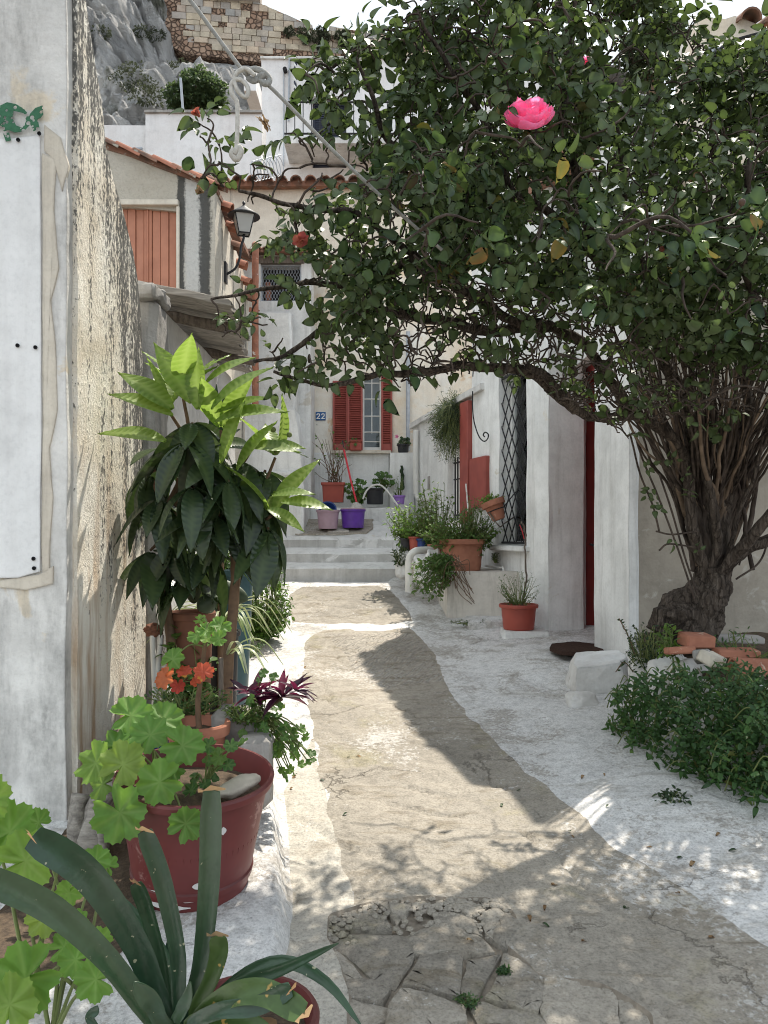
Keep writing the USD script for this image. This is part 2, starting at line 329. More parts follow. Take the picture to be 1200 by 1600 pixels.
# ---------------------------------------------------------------- ground
GY = [-5, 0, 2, 3, 4, 5, 6, 7, 8, 8.7, 9.5, 12, 40]; GZ = [-.3, 0, .15, .23, .31, .40, .50, .64, .85, 1.0, 1.46, 1.56, 6.]
def g0(y): return np.interp(y, GY, GZ)
def Gp(u, v):
    ys = np.linspace(1.2, 9.4, 4000); r = CAMZ + (HOR - v) / FPX * ys - g0(ys)
    i = np.argmax(r < 0) if (r < 0).any() else len(ys) - 1
    return ((u - 600) / FPX * ys[i], ys[i])
def sstep(a, b, x): t = np.clip((x - a) / (b - a), 0, 1); return t * t * (3 - 2 * t)
def ground_z(x, y, fine=True):
    x, y = np.asarray(x, float), np.asarray(y, float)
    z = g0(y)
    st = (1 - sstep(.02, .12, x)) * sstep(8.5, 8.7, y); z = z * (1 - st) + st * np.minimum(z, .98)
    xl = np.interp(y, [1., 2., 2.6, 3.3, 3.85], [-.24, -.26, -.31, -.44, -.54])
    z = z + .10 * (1 - sstep(xl - .05, xl + .004, x)) * (1 - sstep(3.75, 3.95, y))
    z = z + .05 * sstep(.5, 1.5, x - .12 * (6 - y).clip(-2, 3))
    q = np.stack([x, y, 0 * x], -1)
    z = z + (fbm(q * 1.7, 3, 5) - .5) * .05
    if fine: z = z + (fbm(q * 9, 3, 9) - .5) * .014 + (fbm(q * 34, 2, 11) - .5) * .006
    return z
gx = np.arange(-2.4, 4.2, .019); gy = [.5]
while gy[-1] < 10.2: gy.append(gy[-1] + .012 + .0022 * gy[-1])
gy = np.array(gy)
X, Y = np.meshgrid(gx, gy); XY = np.stack([X.ravel(), Y.ravel()], 1)
def wob(poly, amp=.018, seed=0):
    ln = Polygon(poly).exterior.segmentize(.03); c = np.array(ln.coords)[:-1]; q = np.column_stack([c * 6, np.zeros(len(c))])
    return Polygon(c + np.stack([fbm(q, 4, seed) - .5, fbm(q + 9, 4, seed) - .5], 1) * 2 * amp).buffer(0)
px = lambda pts: [Gp(*p) for p in pts]
PC = wob(px([(556, 1440), (545, 1370), (522, 1290), (500, 1200), (485, 1120), (472, 1060), (478, 1003), (505, 985), (560, 987), (640, 982), (672, 1010), (690, 1045), (700, 1080), (740, 1125), (800, 1180), (880, 1250), (960, 1320), (1040, 1370), (1120, 1425), (1200, 1485)]) + [(1.4, 1.4), (1.4, .45), (-.1, .45)], .03, 1)
PR = wob(px([(505, 992), (560, 992), (640, 988), (668, 1012), (685, 1045), (692, 1062), (640, 1068), (600, 1075), (560, 1050), (530, 1015)]), .02, 2)
PC2 = wob(px([(455, 972), (450, 930), (472, 917), (590, 914), (612, 922), (638, 953), (643, 970), (600, 976), (520, 975)]), .02, 3)
PB = wob(px([(500, 1428), (560, 1410), (640, 1402), (760, 1395), (805, 1412), (818, 1440), (800, 1472), (845, 1515), (960, 1535), (1035, 1585)]) + [(.62, 1.7), (.5, .9), (-.05, .9)] + px([(530, 1570), (498, 1475)]), .02, 4)
PW = wob(px([(443, 1235), (452, 1330), (458, 1430)]) + [(-.24, .5), (.05, .5)] + px([(556, 1440), (545, 1370), (522, 1290), (500, 1200), (488, 1150)]), .012, 6).difference(PC)
cracks = [[(518, 1012), (528, 1030), (548, 1045), (560, 1058), (590, 1068), (612, 1082)], [(462, 938), (478, 932), (498, 940), (520, 950), (552, 950)], [(458, 945), (500, 946), (545, 951), (640, 948)],
          [(505, 1065), (515, 1090), (520, 1105)], [(680, 1160), (720, 1185), (760, 1215), (800, 1230)], [(640, 1230), (700, 1245), (690, 1262)], [(820, 1300), (870, 1330), (900, 1372), (960, 1400)], [(1040, 1590), (1010, 1560), (940, 1545)],
          [(600, 1255), (660, 1270), (720, 1275)], [(470, 1280), (510, 1310), (550, 1330), (640, 1350)]]
cl = [LineString(np.array(spline(np.array([Gp(*p) for p in c]), 8))) for c in cracks]
cl = [LineString(np.array(l.coords) + (fbm(np.column_stack([np.array(l.coords) * 14, np.zeros(len(l.coords))]), 3, 3)[:, None] - .5) * .05) for l in cl]
PBi = PB.buffer(-.028).buffer(-.03).buffer(.03); PBi = PBi if PBi.geom_type == 'Polygon' else max(PBi.geoms, key=lambda g_: g_.area)
polys = [PBi, PR, PC, PW, PC2]
p0 = spoints(XY)
edges = unary_union([q.exterior if q.geom_type == 'Polygon' else q.boundary for q in polys])
import shapely
shapely.prepare(edges)
near = shapely.dwithin(edges, p0, .013)
ln = shapely.shortest_line(p0[near], edges); XY[near] = np.array([l.coords[1] for l in ln])
crk = unary_union(cl); shapely.prepare(crk)
nearc = shapely.dwithin(crk, p0, .0125) & ~near
ln = shapely.shortest_line(p0[nearc], crk); XY[nearc] = np.array([l.coords[1] for l in ln])
Zg = ground_z(XY[:, 0], XY[:, 1])
inB = contains_xy(PBi.buffer(-.006), XY[:, 0], XY[:, 1])
inC = contains_xy(PC.buffer(.002), XY[:, 0], XY[:, 1])
Zg = Zg - np.where(inB, .026, 0) - np.where(nearc, .016, 0)
nx = len(gx); i, j = np.meshgrid(np.arange(len(gy) - 1), np.arange(nx - 1), indexing='ij'); a = (i * nx + j).ravel()
GF = np.vstack([np.stack([a, a + 1, a + nx + 1], 1), np.stack([a, a + nx + 1, a + nx], 1)])
cen = XY[GF].mean(1); lab = np.zeros(len(GF), int)
for k, q in enumerate(polys):
    lab[(lab == 0) & contains_xy(q, cen[:, 0], cen[:, 1])] = k + 1
GV = np.column_stack([XY, Zg])
def sub(mask):
    f = GF[mask]; ids, inv = np.unique(f, return_inverse=True); return GV[ids], inv.reshape(-1, 3)
ground = struct('pavement', sub(lab == 0), MATS['painted_white_paving'], True)
for k, (nm, mt) in enumerate([('broken_ground', 'crumbled_grit'), ('combed_path', 'combed_concrete'), ('path', 'old_concrete'), ('path_edge', 'pale_concrete'), ('upper_path', 'old_concrete')]):
    d = struct(nm, sub(lab == k + 1), MATS[mt], True)
    if k == 0: broken = d
# far ground under everything, below the alley
v, f = VF(trimesh.creation.box((1600, 1600, .2))); v = v + [0, 300, -.75]; struct('ground', (v, f), MATS['dry_soil'])
# cracked concrete pieces, each lying loose in the broken patch
r2 = np.random.default_rng(21)
pts = np.column_stack([r2.uniform(-.4, 1.0, 1500), r2.uniform(.9, 3.3, 1500)])
bx0, by0, bx1, by1 = PB.bounds; keep = []
for q in pts:
    small = fbm(np.array([[q[0] * 3.1, q[1] * 3.1, 1.]]), 2, 5)[0] > .66 or q[1] > 2.66
    md = (.06 if small else .29) * r2.uniform(.6, 1.6)
    if PB.buffer(.1).contains(Point(q)) and all(np.hypot(*(q - k)) > md for k in keep): keep.append(q)
keep = np.array(keep); far = np.array([[-9, -9], [9, -9], [9, 12], [-9, 12]])
vor = Voronoi(np.vstack([keep, far])); pieces = 0
for k in range(len(keep)):
    reg = vor.regions[vor.point_region[k]]
    if -1 in reg or not reg: continue
    c = Polygon(vor.vertices[reg]).intersection(PB.buffer(.004)).buffer(-.0012 - .005 * r2.random() ** 3)
    if c.is_empty or c.geom_type != 'Polygon' or c.area < .0006 or r2.random() < .05: continue
    c = wob(list(c.exterior.coords), .03, 40 + k)
    c = c.buffer(-.003).buffer(.002).simplify(.003)
    if c.is_empty or c.geom_type != 'Polygon': continue
    v, f = subdiv(extrude(c, .06), .05); top = v[:, 2] > .03; tilt = r2.normal(0, .025, 2); m = v[:, :2].mean(0)
    gz = ground_z(v[:, 0], v[:, 1], False); q = np.column_stack([v[:, :2], 0 * v[:, 0]])
    rim = np.array([c.exterior.distance(Point(p)) for p in v[:, :2]]) < .004
    v[:, 2] = np.where(top, gz + r2.uniform(-.012, .002) + (v[:, :2] - m) @ tilt + (fbm(q * 14, 3, k) - .5) * .018 - rim * .007, gz - .06)
    part(broken, 'concrete_piece', (v, f), MATS['old_concrete'], 40); pieces += 1

# crumbs of concrete and a weed tuft in the broken patch
r3 = np.random.default_rng(5); mb = MB(); ico = VF(trimesh.creation.icosphere(1))
for k in range(420):
    u = r3.uniform(500, 830); v = 1405 + abs(r3.normal(0, 26)) + (0 if u > 560 else 20); x, y = Gp(u, v)
    if not PB.buffer(.03).contains(Point(x, y)): continue
    s_ = r3.uniform(.003, .014) * (1.3 if r3.random() < .1 else 1); mb.add((ico[0] * s_ * [1, r3.uniform(.7, 1.2), .6] * (1 + (noise(ico[0] * 2 + k)[:, None] - .5) * .7) + [x, y, float(ground_z(x, y, False)) - .008], ico[1]))
part(broken, 'crumbs', mb, MATS['old_concrete'], 40, kind='stuff')
# ---------------------------------------------------------------- buildings
M = MATS
def uvpoly(W, pts, o=0.): return Polygon([W.sz(u, v, o) for u, v in pts])
def uvbox(W, u0, v0, u1, v1, o0, o1, r=.006):
    s0, z0 = W.sz(u0, v1); s1, z1 = W.sz(u1, v1); _, z2 = W.sz((u0 + u1) / 2, v0); _, z3 = W.sz((u0 + u1) / 2, v1)
    return W.box(s0, s1, z3, z2, o0, o1, r)
def wallmesh(W, poly, thick, size=.12, amp=.012, seed=0, freq=1.6): return rough(W.slab(poly, -thick, 0), size, amp, freq, seed, 3)
def halftile(L, r, t=.014, n=8, taper=.85):
    """barrel tile along +x, opening downwards"""
    th = np.linspace(0, np.pi, n + 1); out = []
    for x, k in ((0, 1.), (L, taper)):
        for rr in (r * k, (r - t) * k): out.append(np.column_stack([np.full(n + 1, x), np.cos(th) * rr, np.sin(th) * rr]))
    v = np.vstack(out); m = n + 1; f = []
    for j in range(n):
        f += [(j, j + 1, 2 * m + j + 1, 2 * m + j), (m + j + 1, m + j, 3 * m + j, 3 * m + j + 1), (j + 1, j, m + j, m + j + 1), (2 * m + j, 2 * m + j + 1, 3 * m + j + 1, 3 * m + j)]
    f += [(0, 2 * m, 3 * m, m), (n, m + n, 3 * m + n, 2 * m + n)]
    return VF((v, np.array(f)))
def place(mesh, loc, x=(1, 0, 0), up=(0, 0, 1)):
    v, f = VF(mesh); x = np.array(x, float); x /= np.linalg.norm(x); y = np.cross(up, x); y /= np.linalg.norm(y); z = np.cross(x, y)
    return v @ np.array([x, y, z]) + np.array(loc, float), f

# --- near house, left
h = thing('whitewashed_house', 'tall stained white house wall in the near left corner with a faded green fish emblem', 'house', (-2.3, 3.7, .2))
prof = Polygon([(3.2, -.4), (4.22, -.4), (4.2, 1.5), (4.14, 2.6), (4.08, 2.88), (3.96, 3.02), (3.83, 3.15), (3.70, 3.27), (3.61, 3.36), (3.53, 3.58), (3.43, 3.74), (3.345, 3.90), (3.30, 4.2), (3.2, 4.8)])
v, f = extrude(prof, 2.2); v = np.column_stack([-1.325 - v[:, 2], v[:, 0], v[:, 1]])
part(h, 'wall', rough((v, f[:, ::-1]), .07, .010, 2.2, 3, 4), M['near_house_plaster'], 40)
pr2 = Polygon([(y - .012 if y > 3.3 else 3.262, z - .004) for y, z in prof.exterior.coords[:-1]])
v, f = extrude(pr2, .03); v = np.column_stack([-1.302 - v[:, 2], v[:, 0], v[:, 1]])
vv, ff = rough((v, f[:, ::-1]), .05, .012, 3.5, 8, 4); part(h, 'stucco_coat', (vv, ff), M['streaked_stucco'], 40)
WN = Wall((-3.2, 3.2), (-1.325, 3.2))
part(h, 'smooth_panel', rough(WN.slab(uvpoly(WN, [(-120, 215), (20, 218), (64, 212), (65, 400), (66, 640), (64, 893), (30, 903), (-120, 905)]), -.02, .009), .06, .004, 3, 4), M['smooth_white_panel'], 40)
for pl in ([(67, 240), (90, 250), (84, 330), (92, 420), (80, 470), (88, 560), (90, 640), (78, 700), (84, 780), (78, 890), (67, 895)], [(0, 907), (62, 897), (84, 885), (82, 912), (40, 922), (0, 918)], [(70, 195), (95, 215), (108, 260), (98, 300), (84, 250), (70, 236)]):
    part(h, 'bare_plaster_patch', rough(WN.slab(wob(uvpoly(WN, pl).exterior.coords[:-1], .005, 5), -.012, .007), .05, .003, 4, 6), M['bare_cream_plaster'], 40)
GREEN = simple('faded_green_paint', (.035, .145, .07), (.022, .10, .05), .7, bump=.5, scale=30, wear=(.55, .52, .45), wear_lo=.66)
fish = uvpoly(WN, [(-12, 185), (0, 170), (14, 163), (28, 166), (40, 173), (48, 183), (58, 172), (69, 168), (70, 182), (62, 192), (64, 203), (55, 208), (50, 197), (40, 208), (26, 210), (16, 206), (9, 208), (-2, 200), (-14, 202)]).union(uvpoly(WN, [(8, 212), (17, 210), (20, 222), (12, 224)]))
holes = uvpoly(WN, [(24, 176), (40, 180), (44, 192), (38, 203), (28, 199), (22, 188)])
fl = []
for k in range(70):
    s, z = r2.uniform(fish.bounds[0], fish.bounds[2]), r2.uniform(fish.bounds[1], fish.bounds[3]); fl.append(Point(s, z).buffer(r2.uniform(.002, .010), 3))
fp = fish.difference(holes.union(unary_union(fl)))
part(h, 'painted_fish', WN.slab(fp, .014, .0165), GREEN, label='flaking green painted fish emblem')
for (u, v) in ((26, 539), (54, 542), (51, 873), (52, 888), (27, 217), (60, 207)):
    s, z = WN.sz(u, v, .021); m = lathe([(0, -.0), (.008, 0), (.0085, .004), (.0055, .006), (.0045, -.004), (0, -.004)], n=14)
    q = WN.tf(np.column_stack([m[0][:, 0] + s, m[0][:, 1] + z, m[0][:, 2] + .0215]) if False else (np.column_stack([m[0][:, 0] + s, m[0][:, 1] + z, m[0][:, 2] + .0115]), m[1]))
    part(h, 'anchor_hole', q, M['dark_interior'], 40)
# rubble end of the next wall, with moss on it
h = thing('rubble_wall', 'dark mottled rubble wall end behind the streaked near house wall, mossy on top', 'wall', (-1.6, 4.45, .3))
part(h, 'wall', rough(cbox(-2.0, -1.265, 4.24, 4.55, .2, 2.86, .04), .05, .03, 5, 12), M['grey_rubble_stone'], 40)
part(h, 'cap_stone', rough(cbox(-1.75, -1.245, 4.2, 4.5, 2.84, 2.92, .015), .025, .03, 11, 15), M['grey_rubble_stone'], 40)
# porch side wall and plank canopy
single('porch_wall', rough(cbox(-1.75, -1.33, 4.55, 6.9, .2, 2.92, .03), .1, .02, 2, 18), M['worn_whitewash'], 'grey white side wall under the plank canopy', 'wall', 40)
h = thing('plank_canopy', 'sagging canopy of weathered grey planks on the left above the big-leaved tree', 'canopy', (-1.3, 5.6, 2.95))
yy = 4.62
for k in range(8):
    w = .235 + .03 * r2.random(); xe = -.90 - .045 * k * .9 + r2.uniform(-.05, .05); z0 = 3.06 + r2.uniform(-.02, .02); sl = -.20 + r2.uniform(-.02, .02)
    v, f = subdiv(cbox(-1.62, xe, yy, yy + w, -.022, .022, .004), .09); v[:, 2] += z0 + (v[:, 0] + 1.62) * sl + (fbm(v * 3 + 20 * k, 3, 2) - .5) * .04
    v[:, 0] += np.where(v[:, 0] > xe - .05, (fbm(v * 22, 3, 4) - .5) * .07, 0)
    part(h, 'plank', (v, f), M['weathered_grey_board'], 35); yy += w + .012
for k, y in enumerate((4.9, 5.9)): part(h, 'bearer', rough(tube([(-1.6, y, 2.97), (-1.0, y + .05, 2.86)], .035, 8), .06, .012, 8, k), M['dark_old_wood'], 40)

# --- house with the salmon shutter
h = thing('cream_house', 'cream house with salmon board shutter and black rain streaks, upper left', 'house', (-2.7, 9, 1))
W1 = Wall((-4.0, 8.0), (-1.77, 8.0))
body = uvpoly(W1, [(20, 900), (336, 900), (336, 296), (300, 280), (250, 262), (205, 244), (165, 232), (20, 200)])
hole = uvpoly(W1, [(180, 322), (276, 330), (276, 453), (180, 453)])
part(h, 'wall', wallmesh(W1, body.difference(hole), .3, .12, .016, 21), M['rain_stained_facade'], 40)
W1s = Wall((-1.772, 8.0), (-1.74, 10.6))
part(h, 'side_wall', wallmesh(W1s, Polygon([(0.02, 0), (2.6, 0), (2.6, 4.55), (1.3, 4.85), (.02, 5.12)]), .3, .14, .016, 23), M['cream_facade'], 40)
fr = part(h, 'window_frame', MB().add(uvbox(W1, 180, 314, 280, 323, -.02, .05)).add(uvbox(W1, 276, 323, 281, 453, -.03, .03)), M['bare_cream_plaster'], 30)
bs = np.linspace(184, 275, 8)
for k in range(7): part(h, 'shutter_board', uvbox(W1, bs[k] + .4, 324, bs[k + 1] - .4, 453, -.10 + .012 * (k % 2), -.05 + .012 * (k % 2) + .01 * r2.random(), .004), M['salmon_painted_board'], 30)
part(h, 'shutter_batten', uvbox(W1, 228.5, 324, 230.5, 453, -.06, -.015, .003), M['salmon_painted_board'], 30)
rf = part(h, 'roof', W1.tf(extrude(uvpoly(W1, [(10, 190), (165, 228), (205, 240), (250, 258), (300, 276), (338, 291), (338, 296), (300, 281), (250, 263), (205, 245), (165, 233), (10, 196)]), 2.2)[0] * [1, 1, -1] + [0, 0, .03]) if False else W1.slab(uvpoly(W1, [(10, 188), (165, 226), (205, 238), (250, 256), (300, 274), (338, 289), (338, 297), (300, 282), (250, 264), (205, 246), (165, 234), (10, 196)]), -2.4, .02), M['lichen_covered_tile'])
ru = [(172, 234), (205, 247), (232, 257), (262, 268), (292, 281), (318, 291)]
for k, (u, v) in enumerate(ru):
    a = P(u - 22, v - 12, 8.0); b = P(u + 16, v + 6, 8.0); d = b - a; d = d / np.linalg.norm(d); upv = np.cross(d, [0, 1, 0]) * 1.; upv = upv if upv[2] > 0 else -upv
    part(rf, 'verge_tile', place(halftile(.29, .062, taper=.8), b - d * .0 + [0, -.03, .02], -d + [0, 0, .05], upv), M['terracotta'] if k % 2 else M['lichen_covered_tile'], 30)
for k in range(9):
    p = W1s.pt(.12 + .27 * k, 5.16 - .055 * k * 2.1, .0)
    part(rf, 'eave_tile', place(halftile(.36, .085, taper=.85), p + [.10, 0, .0], (-1, 0, .35)), M['terracotta'] if k % 3 else M['lichen_covered_tile'], 30)
# wall lantern
h = thing('wall_lantern', 'black iron wall lantern with frosted panes on the cream house corner', 'lantern', P(381, 372, 8.5))
c = P(381, 351, 8.5); s = 8.5 / FPX
def lz(v): return CAMZ + (HOR - v) * s
fr4 = []
for k in range(4):
    a = math.pi / 4 + k * math.pi / 2 + .3; top = c + [math.cos(a) * 21 * s, math.sin(a) * 21 * s, 0]; bot = c + [math.cos(a) * 12 * s, math.sin(a) * 12 * s, 0]
    top[2], bot[2] = lz(337), lz(366); fr4.append((top, bot))
m = MB()
for t, b in fr4: m.add(tube([t, b], .007, 6))
for k in range(4):
    m.add(tube([fr4[k][0], fr4[(k + 1) % 4][0]], .008, 6)).add(tube([fr4[k][1], fr4[(k + 1) % 4][1]], .008, 6))
part(h, 'frame', m, M['black_iron'], 30)
for k in range(4):
    a, b, d, e = fr4[k][0], fr4[(k + 1) % 4][0], fr4[(k + 1) % 4][1], fr4[k][1]; n = np.cross(b - a, d - a); n = n / np.linalg.norm(n) * .002
    part(h, 'pane', trimesh.convex.convex_hull(np.array([a + n, b + n, d + n, e + n, a - n, b - n, d - n, e - n])), M['frosted_glass'])
cap = MB().add(lathe([(0, .12), (.03, .1), (.06, .075), (.175, .0), (.18, -.012), (.15, -.012), (0, .0)], (c[0], c[1], lz(337)), 4 * 5))
part(h, 'cap', cap, M['black_iron'], 30)
part(h, 'finial', lathe([(0, .05), (.012, .04), (.02, .025), (.01, .008), (.016, 0), (0, 0)], (c[0], c[1], lz(337) + .115), 12), M['black_iron'], 40)
part(h, 'bracket', MB().add(tube(spline([c + [0, 0, lz(366) - c[2]], c + [-.005, 0, lz(374) - c[2]], c + [-.03, 0, lz(385) - c[2]], c + [-.05, 0, lz(405) - c[2]], c + [-.10, 0, lz(420) - c[2]], c + [-.2, .02, lz(428) - c[2]]]), .014, 8)).add(box(c[0] - .235, c[0] - .19, c[1] - .04, c[1] + .06, lz(442), lz(410))), M['black_iron'], 40)
# flaking pipe
z0, z1 = P(400, 640, 9.5)[2], P(400, 383, 9.5)[2]; xp = P(399, 400, 9.5)[0]
single('rusty_downpipe', rough(tube([(xp, 9.5, z0), (xp, 9.5, z1 - .05), (xp, 9.52, z1), (xp - .02, 9.6, z1 + .04)], .042, 12), .05, .006, 9, 3), M['flaking_rusty_pipe'], 'flaking reddish downpipe on the wall right of the lantern', 'pipe', 40)

# --- lean-to with the mesh window, left of house 22
h = thing('lean_to', 'small whitewashed lean-to with a wire mesh window and curved tile eave', 'building', (-1.3, 10.4, 1.4))
W2 = Wall((-2.2, 10.15), (-.95, 10.15))
hole = uvpoly(W2, [(407, 412), (470, 412), (470, 470), (407, 470)])
part(h, 'wall', wallmesh(W2, uvpoly(W2, [(340, 900), (486, 900), (486, 398), (340, 398)]).difference(hole), .5, .12, .015, 31), M['worn_whitewash'], 40)
part(h, 'lintel', uvbox(W2, 402, 402, 476, 412, -.05, .03), M['dark_old_wood'], 30)
wn = part(h, 'window', uvbox(W2, 406, 411, 471, 471, -.3, -.25), M['dark_interior'])
part(wn, 'frame', MB().add(uvbox(W2, 406, 411, 409, 471, -.08, -.04)).add(uvbox(W2, 406, 411, 471, 414, -.08, -.041)).add(uvbox(W2, 468, 411, 471, 471, -.08, -.042)).add(uvbox(W2, 406, 468, 471, 471, -.08, -.043)), M['grey_metal'], 30)
m = MB(); s0, zt = W2.sz(408, 413); s1, zb = W2.sz(470, 470)
for k in range(-10, 24):
    for d in (1, -1):
        a = np.array([s0 + (s1 - s0) * k / 13, zt]); hh = zt - zb; b = a + [d * hh * .5, -hh]
        l = LineString([a, b]).intersection(sbox(s0, zb, s1, zt))
        if l.is_empty or l.length < .02: continue
        q = np.array(l.coords); m.add(tube([W2.pt(*q[0], -.055), W2.pt(*q[-1], -.055)], .0028, 4))
part(wn, 'wire_mesh', m, M['grey_metal'], kind='stuff')
part(wn, 'brick_pillar', uvbox(W2, 412, 435, 420, 470, -.24, -.14), M['terracotta'])
for k in range(7):
    x, y, z = P(404 + 13 * k, 393, 10.05); part(h, 'eave_tile', place(halftile(.4, .072, n=6), (x, 9.98, z - .03), (0, 1, .35)), M['lichen_covered_tile'], 30)
part(h, 'roof', box(-1.85, -.72, 10.0, 10.7, P(0, 399, 10.15)[2], P(0, 395, 10.15)[2]), M['lichen_covered_tile'])
# --- house with the wavy eave above it
h = thing('tiled_house', 'low cream house with a dark wavy tile eave behind the lantern', 'house', (-1, 11.8, 2))
W3 = Wall((-3.2, 11.6), (.6, 11.6))
part(h, 'wall', wallmesh(W3, uvpoly(W3, [(300, 700), (640, 700), (640, 294), (300, 294)]), .4, .2, .02, 33), M['cream_facade'], 40)
part(h, 'roof', rough(W3.slab(uvpoly(W3, [(298, 296), (640, 296), (640, 288), (298, 288)]), -2.5, .12), .3, .01), M['lichen_covered_tile'])
for k in range(15):
    x, y, z = P(306 + 22.5 * k, 288, 11.5); part(h, 'eave_tile', place(halftile(.5, .092), (x, 11.4, z), (0, 1, .3)), M['lichen_covered_tile'], 30)
part(h, 'coping', uvbox(W3, 545, 291, 640, 297, -.02, .14), M['worn_whitewash'])
m = MB(); th = np.linspace(0, 2 * np.pi * 9, 180); c0, c1 = P(395, 268, 11.2), P(440, 258, 11.2)
pp = c0 + (c1 - c0) * (th / th.max())[:, None] + np.stack([.05 * np.sin(th), .12 * np.sin(th), .14 * np.cos(th)], 1)
single('wire_coil', tube(pp, .006, 5), M['grey_metal'], 'loose coil of grey wire above the wavy tile eave', 'wire', True)
# --- white terrace house far left
h = thing('white_terrace_house', 'plain white terrace house below the cliff with one small dark window', 'house', (-4.5, 17, 2))
W4 = Wall((-7.5, 16.), (-2.5, 16.))
sm = uvpoly(W4, [(197, 232), (222, 234), (222, 249), (197, 249)])
part(h, 'wall', wallmesh(W4, uvpoly(W4, [(100, 500), (229, 500), (229, 196), (100, 194)]).difference(sm), .5, .3, .03, 41), M['distant_whitewash'], 40)
W4b = Wall((-7.5, 15.8), (-2.0, 15.8))
part(h, 'front_wall', wallmesh(W4b, uvpoly(W4b, [(228, 500), (409, 500), (409, 177), (228, 177)]), .5, .3, .03, 43), M['distant_whitewash'], 40)
part(h, 'coping', uvbox(W4b, 226, 173.5, 410, 177.5, -.52, .05), M['grey_rubble_stone'], 30)
wn = part(h, 'window', uvbox(W4, 198, 233, 222, 249, -.3, -.2), M['dark_interior'])
part(wn, 'frame', MB().add(uvbox(W4, 196, 231, 223, 234, -.1, .03)).add(uvbox(W4, 219, 234, 223, 249, -.1, .02)), M['grey_metal'], 30)
single('aerial_pole', tube([P(286, 174, 16.2), P(282, 122, 16.2)], .028, 8), M['grey_metal'], 'thin grey pole on the white terrace house in front of a bush', 'pole', True)
# --- tall white house with the dark shutters
h = thing('tall_white_house', 'tall white house with blue black shuttered balcony door under the fortress wall', 'house', (0, 19, 2))
W5 = Wall((-4.0, 18.), (3.2, 18.))
dr = uvpoly(W5, [(488, 158), (541, 158), (541, 262), (488, 262)])
part(h, 'wall', wallmesh(W5, uvpoly(W5, [(409, 600), (900, 600), (900, 92), (409, 91)]).difference(dr), .5, .4, .03, 45), M['distant_whitewash'], 40)
part(h, 'coping', uvbox(W5, 407, 89, 900, 93, -.5, .04), M['worn_whitewash'], 30)
part(h, 'lintel', uvbox(W5, 484, 152, 545, 158, -.1, .06), M['grey_rubble_stone'])
for a, b in ((488.5, 514.3), (514.8, 540.5)):
    sh = part(h, 'shutter', MB().add(uvbox(W5, a, 158, a + 3.5, 262, -.2, -.1)).add(uvbox(W5, b - 3.5, 158, b, 262, -.2, -.101)).add(uvbox(W5, a, 158, b, 162, -.2, -.102)).add(uvbox(W5, a, 258, b, 262, -.2, -.103)), M['blue_black_shutter_paint'], 30)
    for k in range(32):
        q = uvbox(W5, a + 3, 163 + 3 * k, b - 3, 165.2 + 3 * k, -.17, -.12, .004); part(sh, 'slat', q, M['blue_black_shutter_paint'])
sl = part(h, 'balcony', uvbox(W5, 452, 247, 700, 256, -.05, .95), M['worn_whitewash'], 30)
m = MB(); 
for a, b in (((452, 193), (700, 193)), ((452, 240), (700, 240))): m.add(tube([W5.pt(*W5.sz(*a), .9), W5.pt(*W5.sz(*b), .9)], .022, 6))
part(sl, 'rail', m, M['black_iron'], 30)
for k in range(20):
    s_, z_ = W5.sz(455 + 12.5 * k, 193); part(sl, 'baluster', tube([W5.pt(s_, z_, .9), W5.pt(s_, W5.sz(455, 240)[1], .9)], .011, 5), M['black_iron'], 30)
part(h, 'drain_spout', tube([W5.pt(*W5.sz(446, 112), -.1), W5.pt(*W5.sz(446, 112), .12)], .05, 10), M['dark_interior'], 30)
part(h, 'conduit', MB().add(tube([W5.pt(*W5.sz(452.5, 92), .03), W5.pt(*W5.sz(451, 190), .03)], .022, 6)).add(tube([W5.pt(*W5.sz(443.5, 112), .02), W5.pt(*W5.sz(443.5, 260), .02)], .012, 6)), M['grey_metal'], 30)
m = MB(); a, b = W5.pt(*W5.sz(462.5, 93), .1), W5.pt(*W5.sz(463.5, 190), .3); th = np.linspace(0, 50, 160)
rope = thing('striped_rope', 'thin dark and white twisted rope hanging down the tall white house', 'rope', b)
for k, mt in ((0, 'blue_black_shutter_paint'), (np.pi, 'white_gloss_paint')):
    part(rope, 'strand', tube(a + (b - a) * (th / 50)[:, None] + np.stack([.018 * np.cos(th + k), .018 * np.sin(th + k), 0 * th], 1), .022, 5), M[mt], True)
part(h, 'side_block', box(*[(x) for x in (P(392, 0, 20)[0], P(410, 0, 20)[0], 19, 20, P(0, 176, 20)[2], P(0, 148, 20)[2])]), M['distant_whitewash'])
# --- house 22 at the end of the alley
h = thing('house_with_red_shutters', 'white and peach house numbered 22 with brick red louvred shutters at the alley end', 'house', (0, 11, 1.5))
YH = 10.8; W6 = Wall((-1.6, YH), (3.4, YH))
win = uvpoly(W6, [(565, 585), (596, 585), (596, 703), (565, 703)])
part(h, 'wall', wallmesh(W6, uvpoly(W6, [(455, 900), (940, 900), (940, 412), (455, 412)]).difference(win), .4, .1, .012, 51), M['peeling_peach_facade'], 40)
part(h, 'lower_wall', rough(W6.box(*[W6.sz(484, 0)[0], W6.sz(608, 0)[0], W6.sz(0, 860)[1], W6.sz(0, 708)[1]], -.02, .07, .02), .08, .014, 2.5, 53), M['whitewash'], 40)
part(h, 'sill', MB().add(uvbox(W6, 517, 705, 611, 710, -.02, .13)), M['bare_cream_plaster'], 30)
wn = part(h, 'window', uvbox(W6, 565, 585, 597, 703, -.30, -.26), M['grey_curtain'])
m = MB()
for a, b in ((564, 569), (593, 598)): m.add(uvbox(W6, a, 585, b, 703, -.14, -.06))
m.add(uvbox(W6, 568.5, 698, 593.5, 703, -.14, -.061))
part(wn, 'frame', m, M['white_gloss_paint'], 30)
